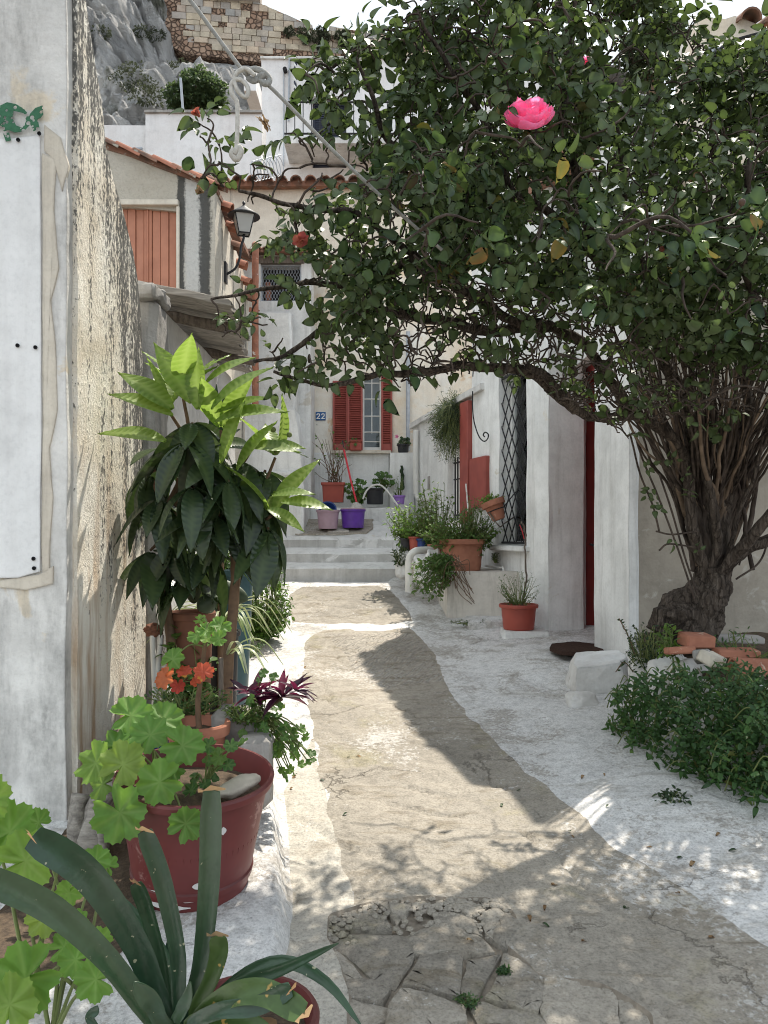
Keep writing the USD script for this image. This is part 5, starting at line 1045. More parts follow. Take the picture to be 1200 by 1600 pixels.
t = geranium('geranium', 'leggy geranium with reddened lower leaves in the orange terracotta pot', [s3_, s3_, s2_, s3_, s2_, s3_, s2_, s1_, s1_, s1_, s1_, s1_, s1_], G4, 'geranium_leaf', root, .004)
part(t, 'stem', tube(spline([root, P(309, 1100, 3.2), s1_, s2_, s3_], 6), np.linspace(.013, .007, 25), 9, True, .25), M['brown_stem'], True)
# loquat tree
lt_ = thing('loquat_tree', 'loquat tree with long dark drooping leaves and lime green new shoots, left', 'loquat tree', (P(352, 0, 3.75)[0], 3.75, gz(-.75, 3.75)))
tb = np.array([P(352, 0, 3.75)[0], 3.75, gz(-.75, 3.75)])
stem1 = spline([tb, P(356, 1050, 3.75), P(362, 980, 3.75), P(368, 900, 3.75), P(366, 840, 3.75)], 6); part(lt_, 'trunk', tube(stem1, np.linspace(.030, .022, len(stem1)), 12, True, .2), M['brown_stem'], True)
stem2 = spline([P(275, 1060, 3.9), P(262, 960, 3.9), P(258, 880, 3.85), P(275, 780, 3.8), P(290, 700, 3.7)], 6); part(lt_, 'trunk', tube(stem2, np.linspace(.026, .014, len(stem2)), 10, True, .2), M['brown_stem'], True)
WH = [(285, 615, 3.55, 'y', 5), (262, 640, 3.6, 'y', 3), (345, 672, 3.6, 'y', 4), (430, 715, 3.7, 'y', 3), (395, 700, 3.7, 'g', 4), (425, 805, 3.6, 'y', 3), (300, 660, 3.6, 'd', 8), (290, 690, 3.5, 'd', 9), (250, 700, 3.7, 'd', 7), (345, 715, 3.6, 'd', 9), (375, 720, 3.7, 'd', 9), (415, 735, 3.75, 'd', 8), (400, 780, 3.7, 'd', 8), (300, 760, 3.5, 'd', 10), (250, 780, 3.7, 'd', 9), (330, 800, 3.6, 'd', 9), (365, 800, 3.7, 'd', 9), (270, 850, 3.75, 'd', 9), (235, 860, 3.8, 'd', 8), (320, 860, 3.8, 'd', 8), (420, 825, 3.65, 'd', 8), (355, 750, 3.5, 'd', 8), (232, 740, 3.8, 'd', 5), (285, 900, 3.85, 'd', 6)]
crotch = P(366, 840, 3.75); tipl = stem2[-1]; bm = MB(); LQ = [[], [], [], []]; LY = [[], [], [], []]
for (u, v, d, kind, n_) in WH:
    c = P(u, v, d); a = crotch if u > 310 else (stem2[rl.integers(14, len(stem2))] if v > 690 else tipl)
    q = spline([a, (a + c) / 2 + rl.normal(0, .03, 3) - [0, 0, .03], c], 5); bm.add(tube(q, np.linspace(.012, .007, len(q)), 7, False))
    for k in range(n_):
        az = 2 * np.pi * k / n_ + rl.normal(0, .25); rad = np.array([math.cos(az), math.sin(az), 0])
        if kind == 'y': dd = nrm(rad * rl.uniform(.5, 1.0) + [0, 0, rl.uniform(.7, 1.6)]); L_ = rl.uniform(.24, .34); st_ = LY
        elif kind == 'g': dd = nrm(rad + [0, 0, .1]); L_ = rl.uniform(.2, .28); st_ = LQ
        else: dd = nrm(rad * rl.uniform(.35, .9) + [0, 0, rl.uniform(-1.15, -.15)]); L_ = rl.uniform(.22, .36); st_ = LQ
        upv = nrm(np.cross(np.cross(dd, [0, 0, 1.]), dd) + rl.normal(0, .25, 3) + rad * (.5 if kind == 'd' else 0))
        st_[0].append(c + dd * .015); st_[1].append(dd); st_[2].append(upv); st_[3].append(L_)
for u, v, d, du, dv, L_ in ((300, 640, 3.5, -1, 1.0, .30), (330, 630, 3.5, -.6, 1.1, .32), (300, 650, 3.5, -1, .45, .30), (340, 640, 3.5, -.1, 1.2, .28), (360, 640, 3.5, .8, .9, .34), (365, 660, 3.5, 1.1, .4, .34), (290, 690, 3.5, -1, .35, .30), (375, 725, 3.5, .35, 1.1, .32), (400, 735, 3.55, .7, 1.0, .30), (470, 785, 3.55, 1, .05, .24), (455, 775, 3.55, 1, .3, .2), (448, 795, 3.55, .9, -.35, .2), (350, 600, 3.6, .9, .75, .27), (365, 645, 3.55, 1., .35, .28), (445, 697, 3.65, 1, .02, .2), (415, 700, 3.6, .9, .1, .26)):
    c = P(u - 30, v, d); LY[0].append(c); LY[1].append(nrm([du, -.25, dv])); LY[2].append(nrm([-.2, -.55, .8])); LY[3].append(L_)
part(lt_, 'branches', bm, M['brown_stem'], True, kind='stuff')
LOT = [leaf(1, rl.uniform(.31, .38), 24, rl.uniform(.15, .5), rl.uniform(.15, .55), .92, .04, 12, 2) for _ in range(8)]
LYT = [leaf(1, rl.uniform(.36, .44), 24, rl.uniform(.15, .4), rl.uniform(.1, .45), .98, .045, 12, 2) for _ in range(6)]
leaf_parts(lt_, LOT, *LQ, M['old_loquat_leaf'], 240); leaf_parts(lt_, LYT, *LY, M['young_loquat_leaf'], 60)
for u, v in ((427, 676), (452, 684), (432, 710)): part(lt_, 'fruit', lathe([(0, 0), (.010, .004), (.014, .013), (.010, .024), (0, .028)], P(u, v, 3.65), 10), M['green_stem'], True)
# dracaena-like strap plant behind
dp = thing('strap_plant', 'upright dark green strap leaved plant behind the loquat shoots', 'plant', P(345, 720, 4.2))
for k, (u, v) in enumerate(((338, 600), (352, 612), (366, 640), (330, 640), (375, 670))): part(dp, 'leaf', strap([P(345, 760, 4.2), P((345 + u) / 2 - 3, 690, 4.2), P(u, v, 4.15)], .05, 14, .4, 'point', k), M['clivia_leaf'], True)
part(dp, 'stem', tube([np.array([P(345, 0, 4.2)[0], 4.2, gz(-.9, 4.2)]), P(345, 760, 4.2)], .018, 8), M['brown_stem'], True)
# tall blue-green pot, prickly pear in clay pot, spider plant
cg = P(360, 960, 4.7); zt = P(0, 888, 4.7)[2]; zb_ = gz(cg[0], 4.7)
pot('glazed_pot', 'tall blue green glazed pot behind the loquat trunk', np.array([cg[0], 4.7, zb_]), .10, .15, zt - zb_, 'blue_green_glaze', rim=.04, fill=.93)
cg2 = np.array([P(405, 0, 5.2)[0], 5.0, 0]); cg2[2] = gz(cg2[0], 5.0)
cx_ = P(300, 960, 4.0); zb_ = gz(cx_[0], 4.0)
pot('flower_pot', 'dark brown clay pot of the prickly pear', np.array([cx_[0], 4.0, zb_]), .08, .12, P(0, 955, 4.0)[2] - zb_, 'brown_clay', rim=.04, fill=.92)
pk = thing('prickly_pear', 'prickly pear cactus with flat oval pads under the loquat leaves', 'cactus', P(300, 955, 4.0))
for (u, v, ru, rv, an, dd) in ((300, 908, .058, .12, .05, 3.98), (350, 925, .13, .06, -.35, 3.95), (285, 860, .07, .13, -.1, 4.05), (322, 945, .05, .05, .6, 3.9)):
    s_ = VF(trimesh.creation.icosphere(3)); q = s_[0] * [ru, .018, rv]; q[:, 0] *= 1 - .25 * np.clip(-q[:, 2] / rv, 0, 1); ca, sa = math.cos(an), math.sin(an); q = np.column_stack([q[:, 0] * ca - q[:, 2] * sa, q[:, 1] + .02 * (q[:, 2] / rv) ** 2, q[:, 0] * sa + q[:, 2] * ca])
    part(pk, 'pad', (q + P(u, v, dd), s_[1]), M['cactus_pad'], True)
def arching(name, label, c, n_, L_, w, mat, seed, up=.7, cat='plant', dirs=None, tip='point'):
    t = thing(name, label, cat, c); r_ = np.random.default_rng(seed)
    for k in range(n_):
        az = 2 * np.pi * k / n_ + r_.normal(0, .3) if dirs is None else r_.uniform(*dirs); l_ = L_ * r_.uniform(.7, 1.15); rd = np.array([math.cos(az), math.sin(az), 0]); u_ = up * r_.uniform(.6, 1.3)
        q = [c, c + rd * l_ * .3 + [0, 0, l_ * u_ * .55], c + rd * l_ * .65 + [0, 0, l_ * u_ * .55], c + rd * l_ * .98 + [0, 0, l_ * (u_ * .25 - .25)]]; part(t, 'leaf', strap(q, w * r_.uniform(.8, 1.2), 14, .35, tip, k), M[mat], True)
    return t
arching('spider_plant', 'spider plant with white striped arching leaves beside the path', P(345, 985, 4.3), 34, .36, .016, 'striped_strap_leaf', 5, .6)
cs_ = P(345, 1010, 4.3); zb_ = gz(cs_[0], 4.3); pot('flower_pot', 'black plastic pot of the spider plant', np.array([cs_[0], 4.3, zb_]), .08, .11, P(0, 985, 4.3)[2] - zb_, 'black_plastic', rim=.03, fill=.95)
arching('agave_offset', 'pair of arching yellow edged strap leaves above the metal stake', P(352, 1030, 3.75), 5, .26, .018, 'striped_strap_leaf', 9, .45, dirs=(-1.0, .5))
# pipes and stake by the wall
for k, (u0, v0, u1, v1) in enumerate(((243, 1100, 238, 990), (240, 1112, 252, 992))):
    single('plastic_pipe', tube([P(u0, v0, 3.9), P(u1, v1, 3.95)], .014, 10), M['white_pvc'], ('white plastic pipe standing against the left wall' if k == 0 else 'second white plastic pipe leaning in front of the first by the left wall'), 'pipe', True)
v = VF(trimesh.creation.icosphere(3)); single('brown_stone', (v[0] * [.045, .04, .035] * (1 + (fbm(v[0] * 3, 3, 3)[:, None] - .5) * .8) + P(240, 985, 3.96), v[1]), M['brown_clay'], 'rough brown lump on top of the white pipes', 'stone', True)
single('metal_stake', MB().add(cbox(P(342, 0, 3.6)[0], P(349, 0, 3.6)[0], 3.59, 3.605, P(0, 1118, 3.6)[2], P(0, 1028, 3.6)[2], .001)).add(cbox(P(342, 0, 3.6)[0], P(344, 0, 3.6)[0], 3.605, 3.625, P(0, 1118, 3.6)[2], P(0, 1028, 3.6)[2], .001)), M['flaking_rusty_pipe'] if False else M['dark_old_wood'], 'rusty brown angle stake standing among the left pots', 'stake')
# stone blocks of the bed edge
v, f = rough(cbox(-.10, .10, -.09, .09, -.15, .06, .025), .03, .022, 7, 8); single('edge_stone', (v + P(372, 1128, 3.35) , f), M['grey_rubble_stone'], 'flat grey brown stone block behind the large maroon pot rim', 'stone', 40)
v, f = rough(cbox(-.07, .07, -.07, .07, -.25, .05, .025), .03, .022, 7, 9); single('edge_stone', (v + P(398, 1165, 3.2), f), M['grey_rubble_stone'], 'upright pale stone block beside the large maroon pot rim', 'stone', 40)
# purple rosette plant and trailing ivy geranium
pu = thing('purple_plant', 'dark purple rosette plant with magenta hearts hanging over the path edge', 'plant', P(425, 1095, 3.3)); LP = [[], [], [], []]
for u, v, n_, L_ in ((398, 1088, 15, .14), (440, 1090, 17, .16), (462, 1080, 10, .11), (385, 1082, 9, .10)):
    for k in range(n_):
        az = rl.uniform(0, 6.28); dd = nrm([math.cos(az), math.sin(az) * .7 - .2, rl.uniform(-.1, 1.1)]); LP[0].append(P(u, v, 3.3)); LP[1].append(dd); LP[2].append(nrm(np.array([0, -.3, 1.]) + rl.normal(0, .2, 3))); LP[3].append(L_ * rl.uniform(.7, 1.1))
leaf_parts(pu, [leaf(1, .24, 7, .5, .25, .8), leaf(1, .20, 7, .6, .4, .8)], *LP, M['purple_leaf'], 60)
part(pu, 'stems', MB().add(tube(spline([P(400, 1130, 3.35), P(420, 1105, 3.33), P(440, 1092, 3.3)], 5), .009, 7)).add(tube(spline([P(400, 1130, 3.35), P(396, 1100, 3.33), P(398, 1088, 3.3)], 5), .009, 7)), M['brown_stem'], True, kind='stuff')
G5 = []
for k in range(74):
    a = rl.random(); u = np.interp(a, [0, .5, 1], [395, 440, 478]) + rl.normal(0, 15); v = np.interp(a, [0, .5, 1], [1128, 1150, 1180]) + rl.normal(0, 24); G5.append((u, min(v, 1222), 3.28 + rl.normal(0, .07), rl.uniform(.018, .034), rl.normal(0, .8), rl.uniform(.3, 1.3)))
G5 += [(412, 1052, 3.3, .03, 0, .9), (428, 1058, 3.3, .03, .2, .9), (405, 1062, 3.3, .02, 0, .9)]
geranium('ivy_geranium', 'trailing small leaved ivy geranium below the purple plant at the path edge', [P(395, 1130, 3.36), P(410, 1120, 3.34)], G5, 'small_geranium_leaf', P(395, 1130, 3.36), .0025)
# small filler plants between the pots
def bush(name, label, c, rad, nst, per, tm, size, mat, stemmat='green_stem', seed=0, cat='bush', nbig=120, base=None, group=None, outward=.8, upb=.4, pair=False, stemr=.003):
    r_ = np.random.default_rng(seed); t = thing(name, label, cat, base if base is not None else c - [0, 0, rad[2]], group); c = np.array(c, float); rad = np.array(rad, float)
    b0_ = np.array(base) if base is not None else c - [0, 0, rad[2]]; sm = MB(); L = [[], [], [], []]
    for k in range(nst):
        d = nrm(r_.normal(0, 1, 3)); e = c + d * rad * r_.uniform(.55, 1.0) ** .5 * (1 + .25 * (noise(d * 2.2 + seed) - .5) * 2)
        b = b0_ + (e - b0_) * [.25, .25, 0]; q = spline([b, (b + e) / 2 + r_.normal(0, .12, 3) * rad, e], 4); sm.add(tube(q, np.linspace(stemr * 1.6, stemr * .6, len(q)), 5, False))
        for j in range(per):
            i = len(q) - 1 - (j // (2 if pair else 1)) * max(1, (len(q) - 2) * (2 if pair else 1) // per if per > 1 else 1); i = max(1, min(len(q) - 1, i)); p_ = q[i] + r_.normal(0, .25, 3) * size * (0 if pair else 1)
            o = nrm(q[i] - q[i - 1]); s_ = nrm(np.cross(o, nrm(r_.normal(0, 1, 3)))) if not pair else None
            if pair:
                a1 = nrm(np.cross(o, [0.3, .2, 1])); a2 = np.cross(o, a1); s_ = (a1 if (j // 2) % 2 else a2) * (1 if j % 2 else -1)
            dd = nrm(s_ * outward + o * .35 + nrm(p_ - c) * .3 + r_.normal(0, .2, 3)); L[0].append(p_); L[1].append(dd); L[2].append(nrm(np.array([0, -.25, upb + .3]) + o * .5 + r_.normal(0, .3, 3))); L[3].append(size * r_.uniform(.65, 1.25))
    part(t, 'stems', sm, M[stemmat], True, kind='stuff'); leaf_parts(t, tm, *L, M[mat], nbig); return t
OV = [leaf(1, .55, 4, .3, .2), leaf(1, .48, 4, .4, .35), leaf(1, .6, 4, .2, .1)]
LANC = [leaf(1, .36, 5, .35, .25, .8), leaf(1, .40, 5, .45, .35, .8), leaf(1, .33, 5, .3, .15, .8)]
NEED = [leaf(1, .14, 2, .2, .1), leaf(1, .12, 2, .2, .3)]
c = P(412, 935, 6.6); bush('round_bush', 'bright glossy round bush on the left edge of the path before the steps', c, (.25, .3, .30), 200, 10, OV, .05, 'glossy_bush_leaf', seed=3, nbig=150)
bush('round_bush', 'pale leafy plant rising out of the tall blue green glazed pot', P(362, 872, 4.7), (.13, .12, .09), 40, 8, OV, .045, 'glossy_bush_leaf', seed=4, nbig=40)
bush('low_weed', 'fine pale weeds around the orange terracotta pot', P(290, 1090, 3.35), (.2, .12, .07), 60, 6, OV, .02, 'mid_green_leaf', seed=5, nbig=40, cat='weeds')
bush('low_weed', 'tufts of dry weed by the wall foot beside the spider plant', P(385, 1010, 4.9), (.12, .15, .06), 50, 6, OV, .02, 'mid_green_leaf', seed=6, nbig=30, cat='weeds')
bush('low_weed', 'pale green succulent weeds under the purple plant', P(385, 1112, 3.25), (.10, .06, .04), 50, 7, OV, .018, 'glossy_bush_leaf', seed=7, nbig=40, cat='weeds')
bush('leafy_plant', 'shaded broad leaved plant behind the red leaved geranium', P(300, 1040, 3.9), (.16, .14, .16), 26, 6, OV, .08, 'small_geranium_leaf', seed=8, nbig=60, cat='plant')
pot('flower_pot', 'dark blue grey pot in the shade behind the metal stake', np.array([P(318, 0, 3.55)[0], 3.55, gz(-.85, 3.55)]), .09, .12, .30, 'blue_green_glaze', rim=.03)
pot('flower_pot', 'dark blue plastic pot by the wall foot behind the bright geranium', np.array([P(262, 0, 3.7)[0], 3.7, gz(-1.05, 3.7)]), .09, .12, .26, 'dark_blue_plastic', rim=.03)
# ---------------------------------------------------------------- right side
rq = np.random.default_rng(321)
# raised bed behind the white stones
Zb = P(0, 1005, 5.2)[2]
pl = wob([(1.88, 5.64), (1.84, 5.2), (1.86, 4.7), (1.78, 4.2), (2.0, 3.75), (4.2, 3.6), (4.2, 5.64)], .04, 4)
v, f = subdiv(extrude(pl, .6), .10); v[:, 2] += Zb - .6 + (fbm(v * 4, 3, 3) - .5) * .08 * (v[:, 2] > .3) - .10 * (v[:, 2] > .3) * sstep(4.6, 3.8, v[:, 1]); struct('raised_bed', (v, f), M['dry_soil'], 50)
bw = thing('bed_wall', 'low whitewashed rubble wall holding the raised bed under the rose', 'wall', (2.0, 4.2, .4))
for k, (x, y, sx, sy, sz_) in enumerate(((1.70, 4.55, .18, .16, .2), (1.72, 4.25, .16, .16, .18), (1.80, 4.0, .17, .14, .2), (1.98, 3.82, .18, .13, .17), (2.2, 3.74, .2, .12, .18), (2.48, 3.68, .22, .12, .17), (1.66, 4.82, .15, .15, .18), (2.8, 3.64, .2, .12, .18), (1.76, 4.40, .14, .12, .13), (1.95, 3.95, .13, .12, .14))):
    z = gz(x, y); q = VF(trimesh.creation.icosphere(3))[0]; q = np.sign(q) * np.abs(q) ** .6; q = q * [sx * .8, sy * .8, sz_ * 1.15] * (1 + (fbm(q * 1.8 + k * 5, 4, k)[:, None] - .5) * .5); part(bw, 'stone', (q + [x, y, z + .15 + .12 * (k in (8, 9))], VF(trimesh.creation.icosphere(3))[1]), M['whitewashed_rock'], True)
ic = VF(trimesh.creation.icosphere(4))
def boulder(c, r, seed, sq=.6, amp=.5, fr=1.7): q = np.sign(ic[0]) * np.abs(ic[0]) ** sq; return q * r * (1 + (fbm(q * fr + seed * 5, 5, seed)[:, None] - .5) * amp) + c, ic[1]
c = P(928, 1052, 5.35); single('white_boulder', rough(trimesh.convex.convex_hull(np.array([(-.19, -.20, -.25), (.2, -.22, -.25), (.22, .28, -.25), (-.2, .25, -.25), (-.17, -.16, .10), (.10, -.19, .12), (.20, .20, .17), (-.10, .24, .155), (.21, -.05, .14)])) if False else (lambda h_: (h_[0] + c + [.01, 0, -.03], h_[1]))(VF(trimesh.convex.convex_hull(np.array([(-.19, -.20, -.25), (.2, -.22, -.25), (.22, .28, -.25), (-.2, .25, -.25), (-.17, -.16, .10), (.10, -.19, .12), (.20, .20, .17), (-.10, .24, .155), (.21, -.05, .14)])))), .03, .055, 4, 4, 5), M['whitewashed_rock'], 'big flat whitewashed rock beside the doorway', 'rock', True)
single('white_boulder', boulder(P(905, 1095, 5.0) + [0.02, 0, -.02], np.array([.10, .09, .08]), 8), M['whitewashed_rock'], 'small whitewashed rock at the foot of the big flat one', 'rock', True)
mt_ = Polygon([(1.40 + .0, 5.95), (1.66, 5.9), (1.72, 6.3), (1.60, 6.42), (1.42, 6.32), (1.36, 6.12)]).buffer(.04)
v, f = subdiv(extrude(mt_, .03), .05); v[:, 2] += gz(1.55, 6.15) + .02 + (fbm(v * 9, 3, 2) - .5) * .01
MATM = simple('coir_mat', (.075, .045, .035), (.04, .025, .02), .95, bump=1.2, scale=70, spec=.1); single('door_mat', (v, f), MATM, 'dark brown rounded door mat in front of the red door', 'door mat', 40)
# bricks and broken roof tiles on the bed
def brick(c, sx, sy, sz_, yaw, roll, seed):
    v, f = rough(cbox(-sx, sx, -sy, sy, -sz_, sz_, .008), .04, .004, 12, seed); R = trimesh.transformations.euler_matrix(roll, roll * .4, yaw)[:3, :3]; return v @ R.T + c, f
single('terracotta_brick', brick(P(1088, 1000, 4.35), .085, .06, .035, .15, .1, 3), M['terracotta'], 'reddish terracotta block lying left on the raised bed edge', 'brick', 40)
single('terracotta_brick', brick(P(1062, 1016, 4.25), .075, .05, .02, -.05, -.15, 4), M['terracotta'], 'thin cracked terracotta slab under the left block on the raised bed', 'brick', 40)
single('terracotta_brick', brick(P(1150, 1020, 4.3), .12, .05, .022, .05, .05, 7), M['terracotta'], 'terracotta slab behind the broken stones on the raised bed', 'brick', 40)
v, f = halftile(.42, .085, .014, 10, .8); single('roof_tile', subdiv(place((v, f), P(1145, 1052, 4.0), (1, -.08, .0)), .05), M['terracotta'], 'long curved terracotta roof tile lying on the raised bed', 'roof tile', 30)
single('roof_tile', subdiv(place(halftile(.40, .08, .014, 10, .85), P(1160, 1072, 3.95), (1, .05, -.02), (0, 0, -1)), .05), M['terracotta'], 'upturned terracotta roof tile beneath the long curved one', 'roof tile', 30)
single('broken_stone', brick(P(1112, 1030, 4.15), .07, .05, .03, .7, .4, 5), M['bare_cream_plaster'], 'tan broken stone between terracotta slab and curved roof tile', 'stone', 40)
single('broken_stone', brick(P(1098, 1026, 4.2), .045, .05, .03, -.5, -.4, 6), M['grey_rubble_stone'], 'grey brown broken stone leaning left of the tan one on the bed', 'stone', 40)
single('mortar_slab', brick(P(1152, 998, 5.0), .16, .05, .022, .02, .1, 9), M['grey_rubble_stone'], 'grey mortar slab lying by the rose trunk against the beige wall', 'slab', 40)
# big leafy bush spilling over the bed and its neighbours
bs_ = thing('leafy_bush', 'mid green leafy bush spilling over the raised bed onto the white paving', 'bush', (2.0, 3.7, .4)); L = [[], [], [], []]; sm = MB()
poly = Polygon([(945, 1090), (985, 1060), (1040, 1040), (1110, 1045), (1150, 1030), (1215, 1040), (1330, 1030), (1330, 1290), (1210, 1275), (1150, 1275), (1100, 1255), (1060, 1225), (1000, 1175), (960, 1150)])
n_ = 0
while n_ < 420:
    u, v = rq.uniform(940, 1330), rq.uniform(1030, 1290)
    if not poly.contains(Point(u, v)): continue
    a = (v - 1040) / 230; d = np.interp(u, [950, 1050, 1200, 1330], [4.65, 4.1, 3.62, 3.5]) - .18 * math.sin(np.clip(a, 0, 1) * 3.0) + rq.normal(0, .10); e = P(u, v, d)
    if e[2] < gz(e[0], e[1]) + .03: continue
    b = e + [rq.normal(.03, .03), rq.uniform(.12, .28), -rq.uniform(.05, .16)]; q = spline([b, (b + e) / 2 + [0, 0, .04], e], 4); sm.add(tube(q, np.linspace(.0035, .002, len(q)), 5, False)); ax = nrm(e - b + [0, -.05, .12] + rq.normal(0, .04, 3)); s1 = nrm(np.cross(ax, rq.normal(0, 1, 3))); s2 = np.cross(ax, s1); n_ += 1
    for lv in range(5):
        p_ = e - ax * .028 * lv + ax * .01; s_ = s1 if lv % 2 else s2
        for sg in (1, -1): L[0].append(p_ + s_ * sg * .003); L[1].append(nrm(s_ * sg + ax * (.9 - .16 * lv) + [0, 0, -.08 * lv] + rq.normal(0, .12, 3))); L[2].append(nrm(ax + [0, -.2, .3])); L[3].append(rq.uniform(.8, 1.2) * (.026 + .0075 * lv))
part(bs_, 'stems', sm, M['green_stem'], True, kind='stuff'); leaf_parts(bs_, LANC, *L, M['mid_green_leaf'], 300)
bush('dark_shrub', 'dark small leaved shrub between the big white rock and the rose trunk', P(1018, 1012, 4.75), (.16, .2, .16), 170, 12, OV, .024, 'small_dark_leaf', seed=11, nbig=100)
t = thing('shrub_sprig', 'single dark spiky sprig sticking out left of the dark shrub', 'sprig', P(990, 1020, 4.6)); q = spline([P(992, 1022, 4.6), P(982, 995, 4.55), P(967, 966, 4.5)], 8); part(t, 'stem', tube(q, .003, 5), M['brown_stem'], True)
for k in range(30):
    p_ = q[1 + k % 15]; dd = nrm([rq.normal(), rq.normal(), .5]); part(t, 'leaf', orient(OV[k % 3], p_, dd, nrm(rq.normal(0, 1, 3)), .022), M['small_dark_leaf'], True)
q2 = spline([P(990, 1050, 4.55), P(975, 1035, 4.5), P(962, 1050, 4.45)], 6); part(t, 'stem', tube(q2, .003, 5), M['brown_stem'], True)
for k in range(16): part(t, 'leaf', orient(OV[k % 3], q2[k % 12], nrm([rq.normal(), rq.normal(), .2]), nrm(rq.normal(0, 1, 3)), .024), M['small_dark_leaf'], True)
bush('low_weed', 'thin weeds sprouting on the bed beside the roof tile', P(1165, 1010, 4.4), (.22, .2, .10), 40, 6, LANC, .03, 'mid_green_leaf', seed=13, nbig=30, cat='weeds')
bush('leafy_plant', 'light green serrated leaved plant left of the terracotta block', P(1045, 1000, 4.4), (.06, .06, .08), 14, 6, LANC, .05, 'glossy_bush_leaf', seed=14, nbig=40, cat='plant')
bush('low_weed', 'yellow green moss and weeds at the foot of the bed wall', P(985, 1135, 4.45), (.14, .12, .12), 80, 8, OV, .018, 'glossy_bush_leaf', seed=15, nbig=40, cat='weeds')
bush('low_weed', 'dark creeping weed on the white paving below the leafy bush', P(1055, 1250, 3.55), (.10, .08, .03), 30, 5, OV, .03, 'small_dark_leaf', seed=16, nbig=30, cat='weeds')
# bench block, planter block, pots by the lattice window
single('ledge_block', rough(trimesh.convex.convex_hull(np.array([(.60, 7.3, .6), (1.36, 7.28, .6), (1.36, 8.3, .6), (.52, 8.3, .6), (.60, 7.36, 1.15), (1.30, 7.36, 1.16), (1.30, 8.3, 1.16), (.56, 8.3, 1.15)])), .07, .018, 3, 95), plaster('stained_ledge_plaster', (.66, .62, .56), (.50, .46, .41), streak=.6, sc=(.26, .23, .19), patch=(.45, .4, .34), patch_lo=.6, bump=.7), 'stained plaster ledge carrying the terracotta tub by the lattice window', 'ledge', 40)
single('planter_block', rough(cbox(P(784, 0, 6.7)[0], 1.45, 6.62, 6.98, .45, P(0, 986, 6.68)[2], .03), .05, .01, 3, 96), M['whitewash'], 'small whitewashed block under the red planter at the house corner', 'block', 40)
zb_ = P(0, 986, 6.68)[2]; c = np.array([P(811, 0, 6.78)[0], 6.8, zb_ + .002])
pot('flower_pot', 'red plastic planter with straggly weeds on the white corner block', c, .135, .172, P(0, 944, 6.8)[2] - zb_, 'red_plastic', rim=.03, rout=.016, fill=.88)
bush('dry_weed', 'straggly pale weeds growing in the red planter on the corner block', c + [0, 0, .36], (.20, .15, .17), 70, 5, LANC, .022, 'mid_green_leaf', seed=17, nbig=60, cat='weeds', base=c + [0, 0, .22], stemr=.002)
for k in range(26): pass
t = thing('dead_plant', 'dead woody stem with red tag rising from the red planter', 'plant', c + [0, 0, .22]); q = spline([c + [.03, -.02, .2], P(822, 900, 6.75), P(820, 860, 6.75), P(821, 832, 6.75), P(815, 815, 6.75)], 6); q[1:-1] += rq.normal(0, .004, (len(q) - 2, 3))
part(t, 'stem', tube(q, .008, 7, True, .4), M['dark_old_wood'], True); part(t, 'tag', tube(spline([P(819, 842, 6.74), P(816, 830, 6.72), P(812, 820, 6.74)], 4), .004, 5), M['red_mop_handle'], True)
# tilted terracotta pot in a ring bracket
R = trimesh.transformations.rotation_matrix(math.radians(-20), [0, 1, 0])[:3, :3] @ trimesh.transformations.rotation_matrix(math.radians(-6), [1, 0, 0])[:3, :3]; ct = P(780, 812, 7.55)
pot('flower_pot', 'tilted terracotta pot held in an iron ring bracket before the lattice', ct, .062, .118, .20, 'terracotta', rim=.055, rout=.012, lean=R, fill=.9)
bush('succulent', 'rosettes of yellow green succulent in the tilted terracotta pot', ct + R @ np.array([0, 0, .215]), (.10, .10, .05), 50, 9, OV, .035, 'geranium_leaf', seed=18, nbig=100, cat='succulent', base=ct + R @ np.array([0, 0, .16]))
t = thing('pot_bracket', 'rusty iron ring bracket carrying the tilted terracotta pot', 'bracket', ct)
ring = np.array([R @ np.array([.083 * math.cos(a), .083 * math.sin(a), .10]) for a in np.linspace(0, 2 * np.pi, 30)]) + ct; part(t, 'ring', tube(ring, .006, 6), M['flaking_rusty_pipe'] if False else M['black_iron'], True)
part(t, 'arm', tube(spline([P(764, 800, 7.5), P(780, 822, 7.5), P(788, 818, 7.6), P(806, 806, 7.85)], 6), .007, 6), M['dark_old_wood'], True); part(t, 'arm', tube(spline([ring[0], P(805, 770, 7.7), P(812, 766, 7.8), P(815, 778, 7.82)], 6), .006, 6), M['black_iron'], True)
# terracotta tub with sprawling plant on the ledge, hanging part
c = np.array([P(722, 0, 7.75)[0], 7.75, 1.155]); pot('flower_pot', 'wide terracotta tub on the stained plaster ledge', c, .185, .235, P(0, 842, 7.75)[2] - 1.155, 'terracotta', rim=.05, rout=.02, fill=.9)
bush('sprawling_plant', 'sprawling green plant filling the wide terracotta tub on the ledge', c + [-.02, -.05, .38], (.42, .22, .22), 190, 8, OV, .045, 'small_geranium_leaf', seed=19, nbig=150, cat='plant', base=c + [0, 0, .25], stemr=.004)
bush('sprawling_plant', 'twiggy green shoots standing above the tub beside the red cabinet', c + [.13, 0, .55], (.22, .15, .22), 50, 7, OV, .032, 'small_geranium_leaf', seed=20, nbig=60, cat='plant', base=c + [.05, 0, .25])
bush('trailing_plant', 'trailing green plant hanging down the front left of the ledge', P(672, 905, 7.25), (.20, .12, .20), 110, 9, OV, .042, 'small_geranium_leaf', seed=21, nbig=120, cat='plant', base=P(705, 870, 7.4))
m = MB()
for k in range(26): a, b = P(rq.uniform(690, 720), rq.uniform(862, 880), 7.35), P(rq.uniform(675, 745), rq.uniform(880, 945), 7.25); m.add(tube(spline([a, (a + b) / 2 + rq.normal(0, .05, 3), b], 5), .0035, 5))
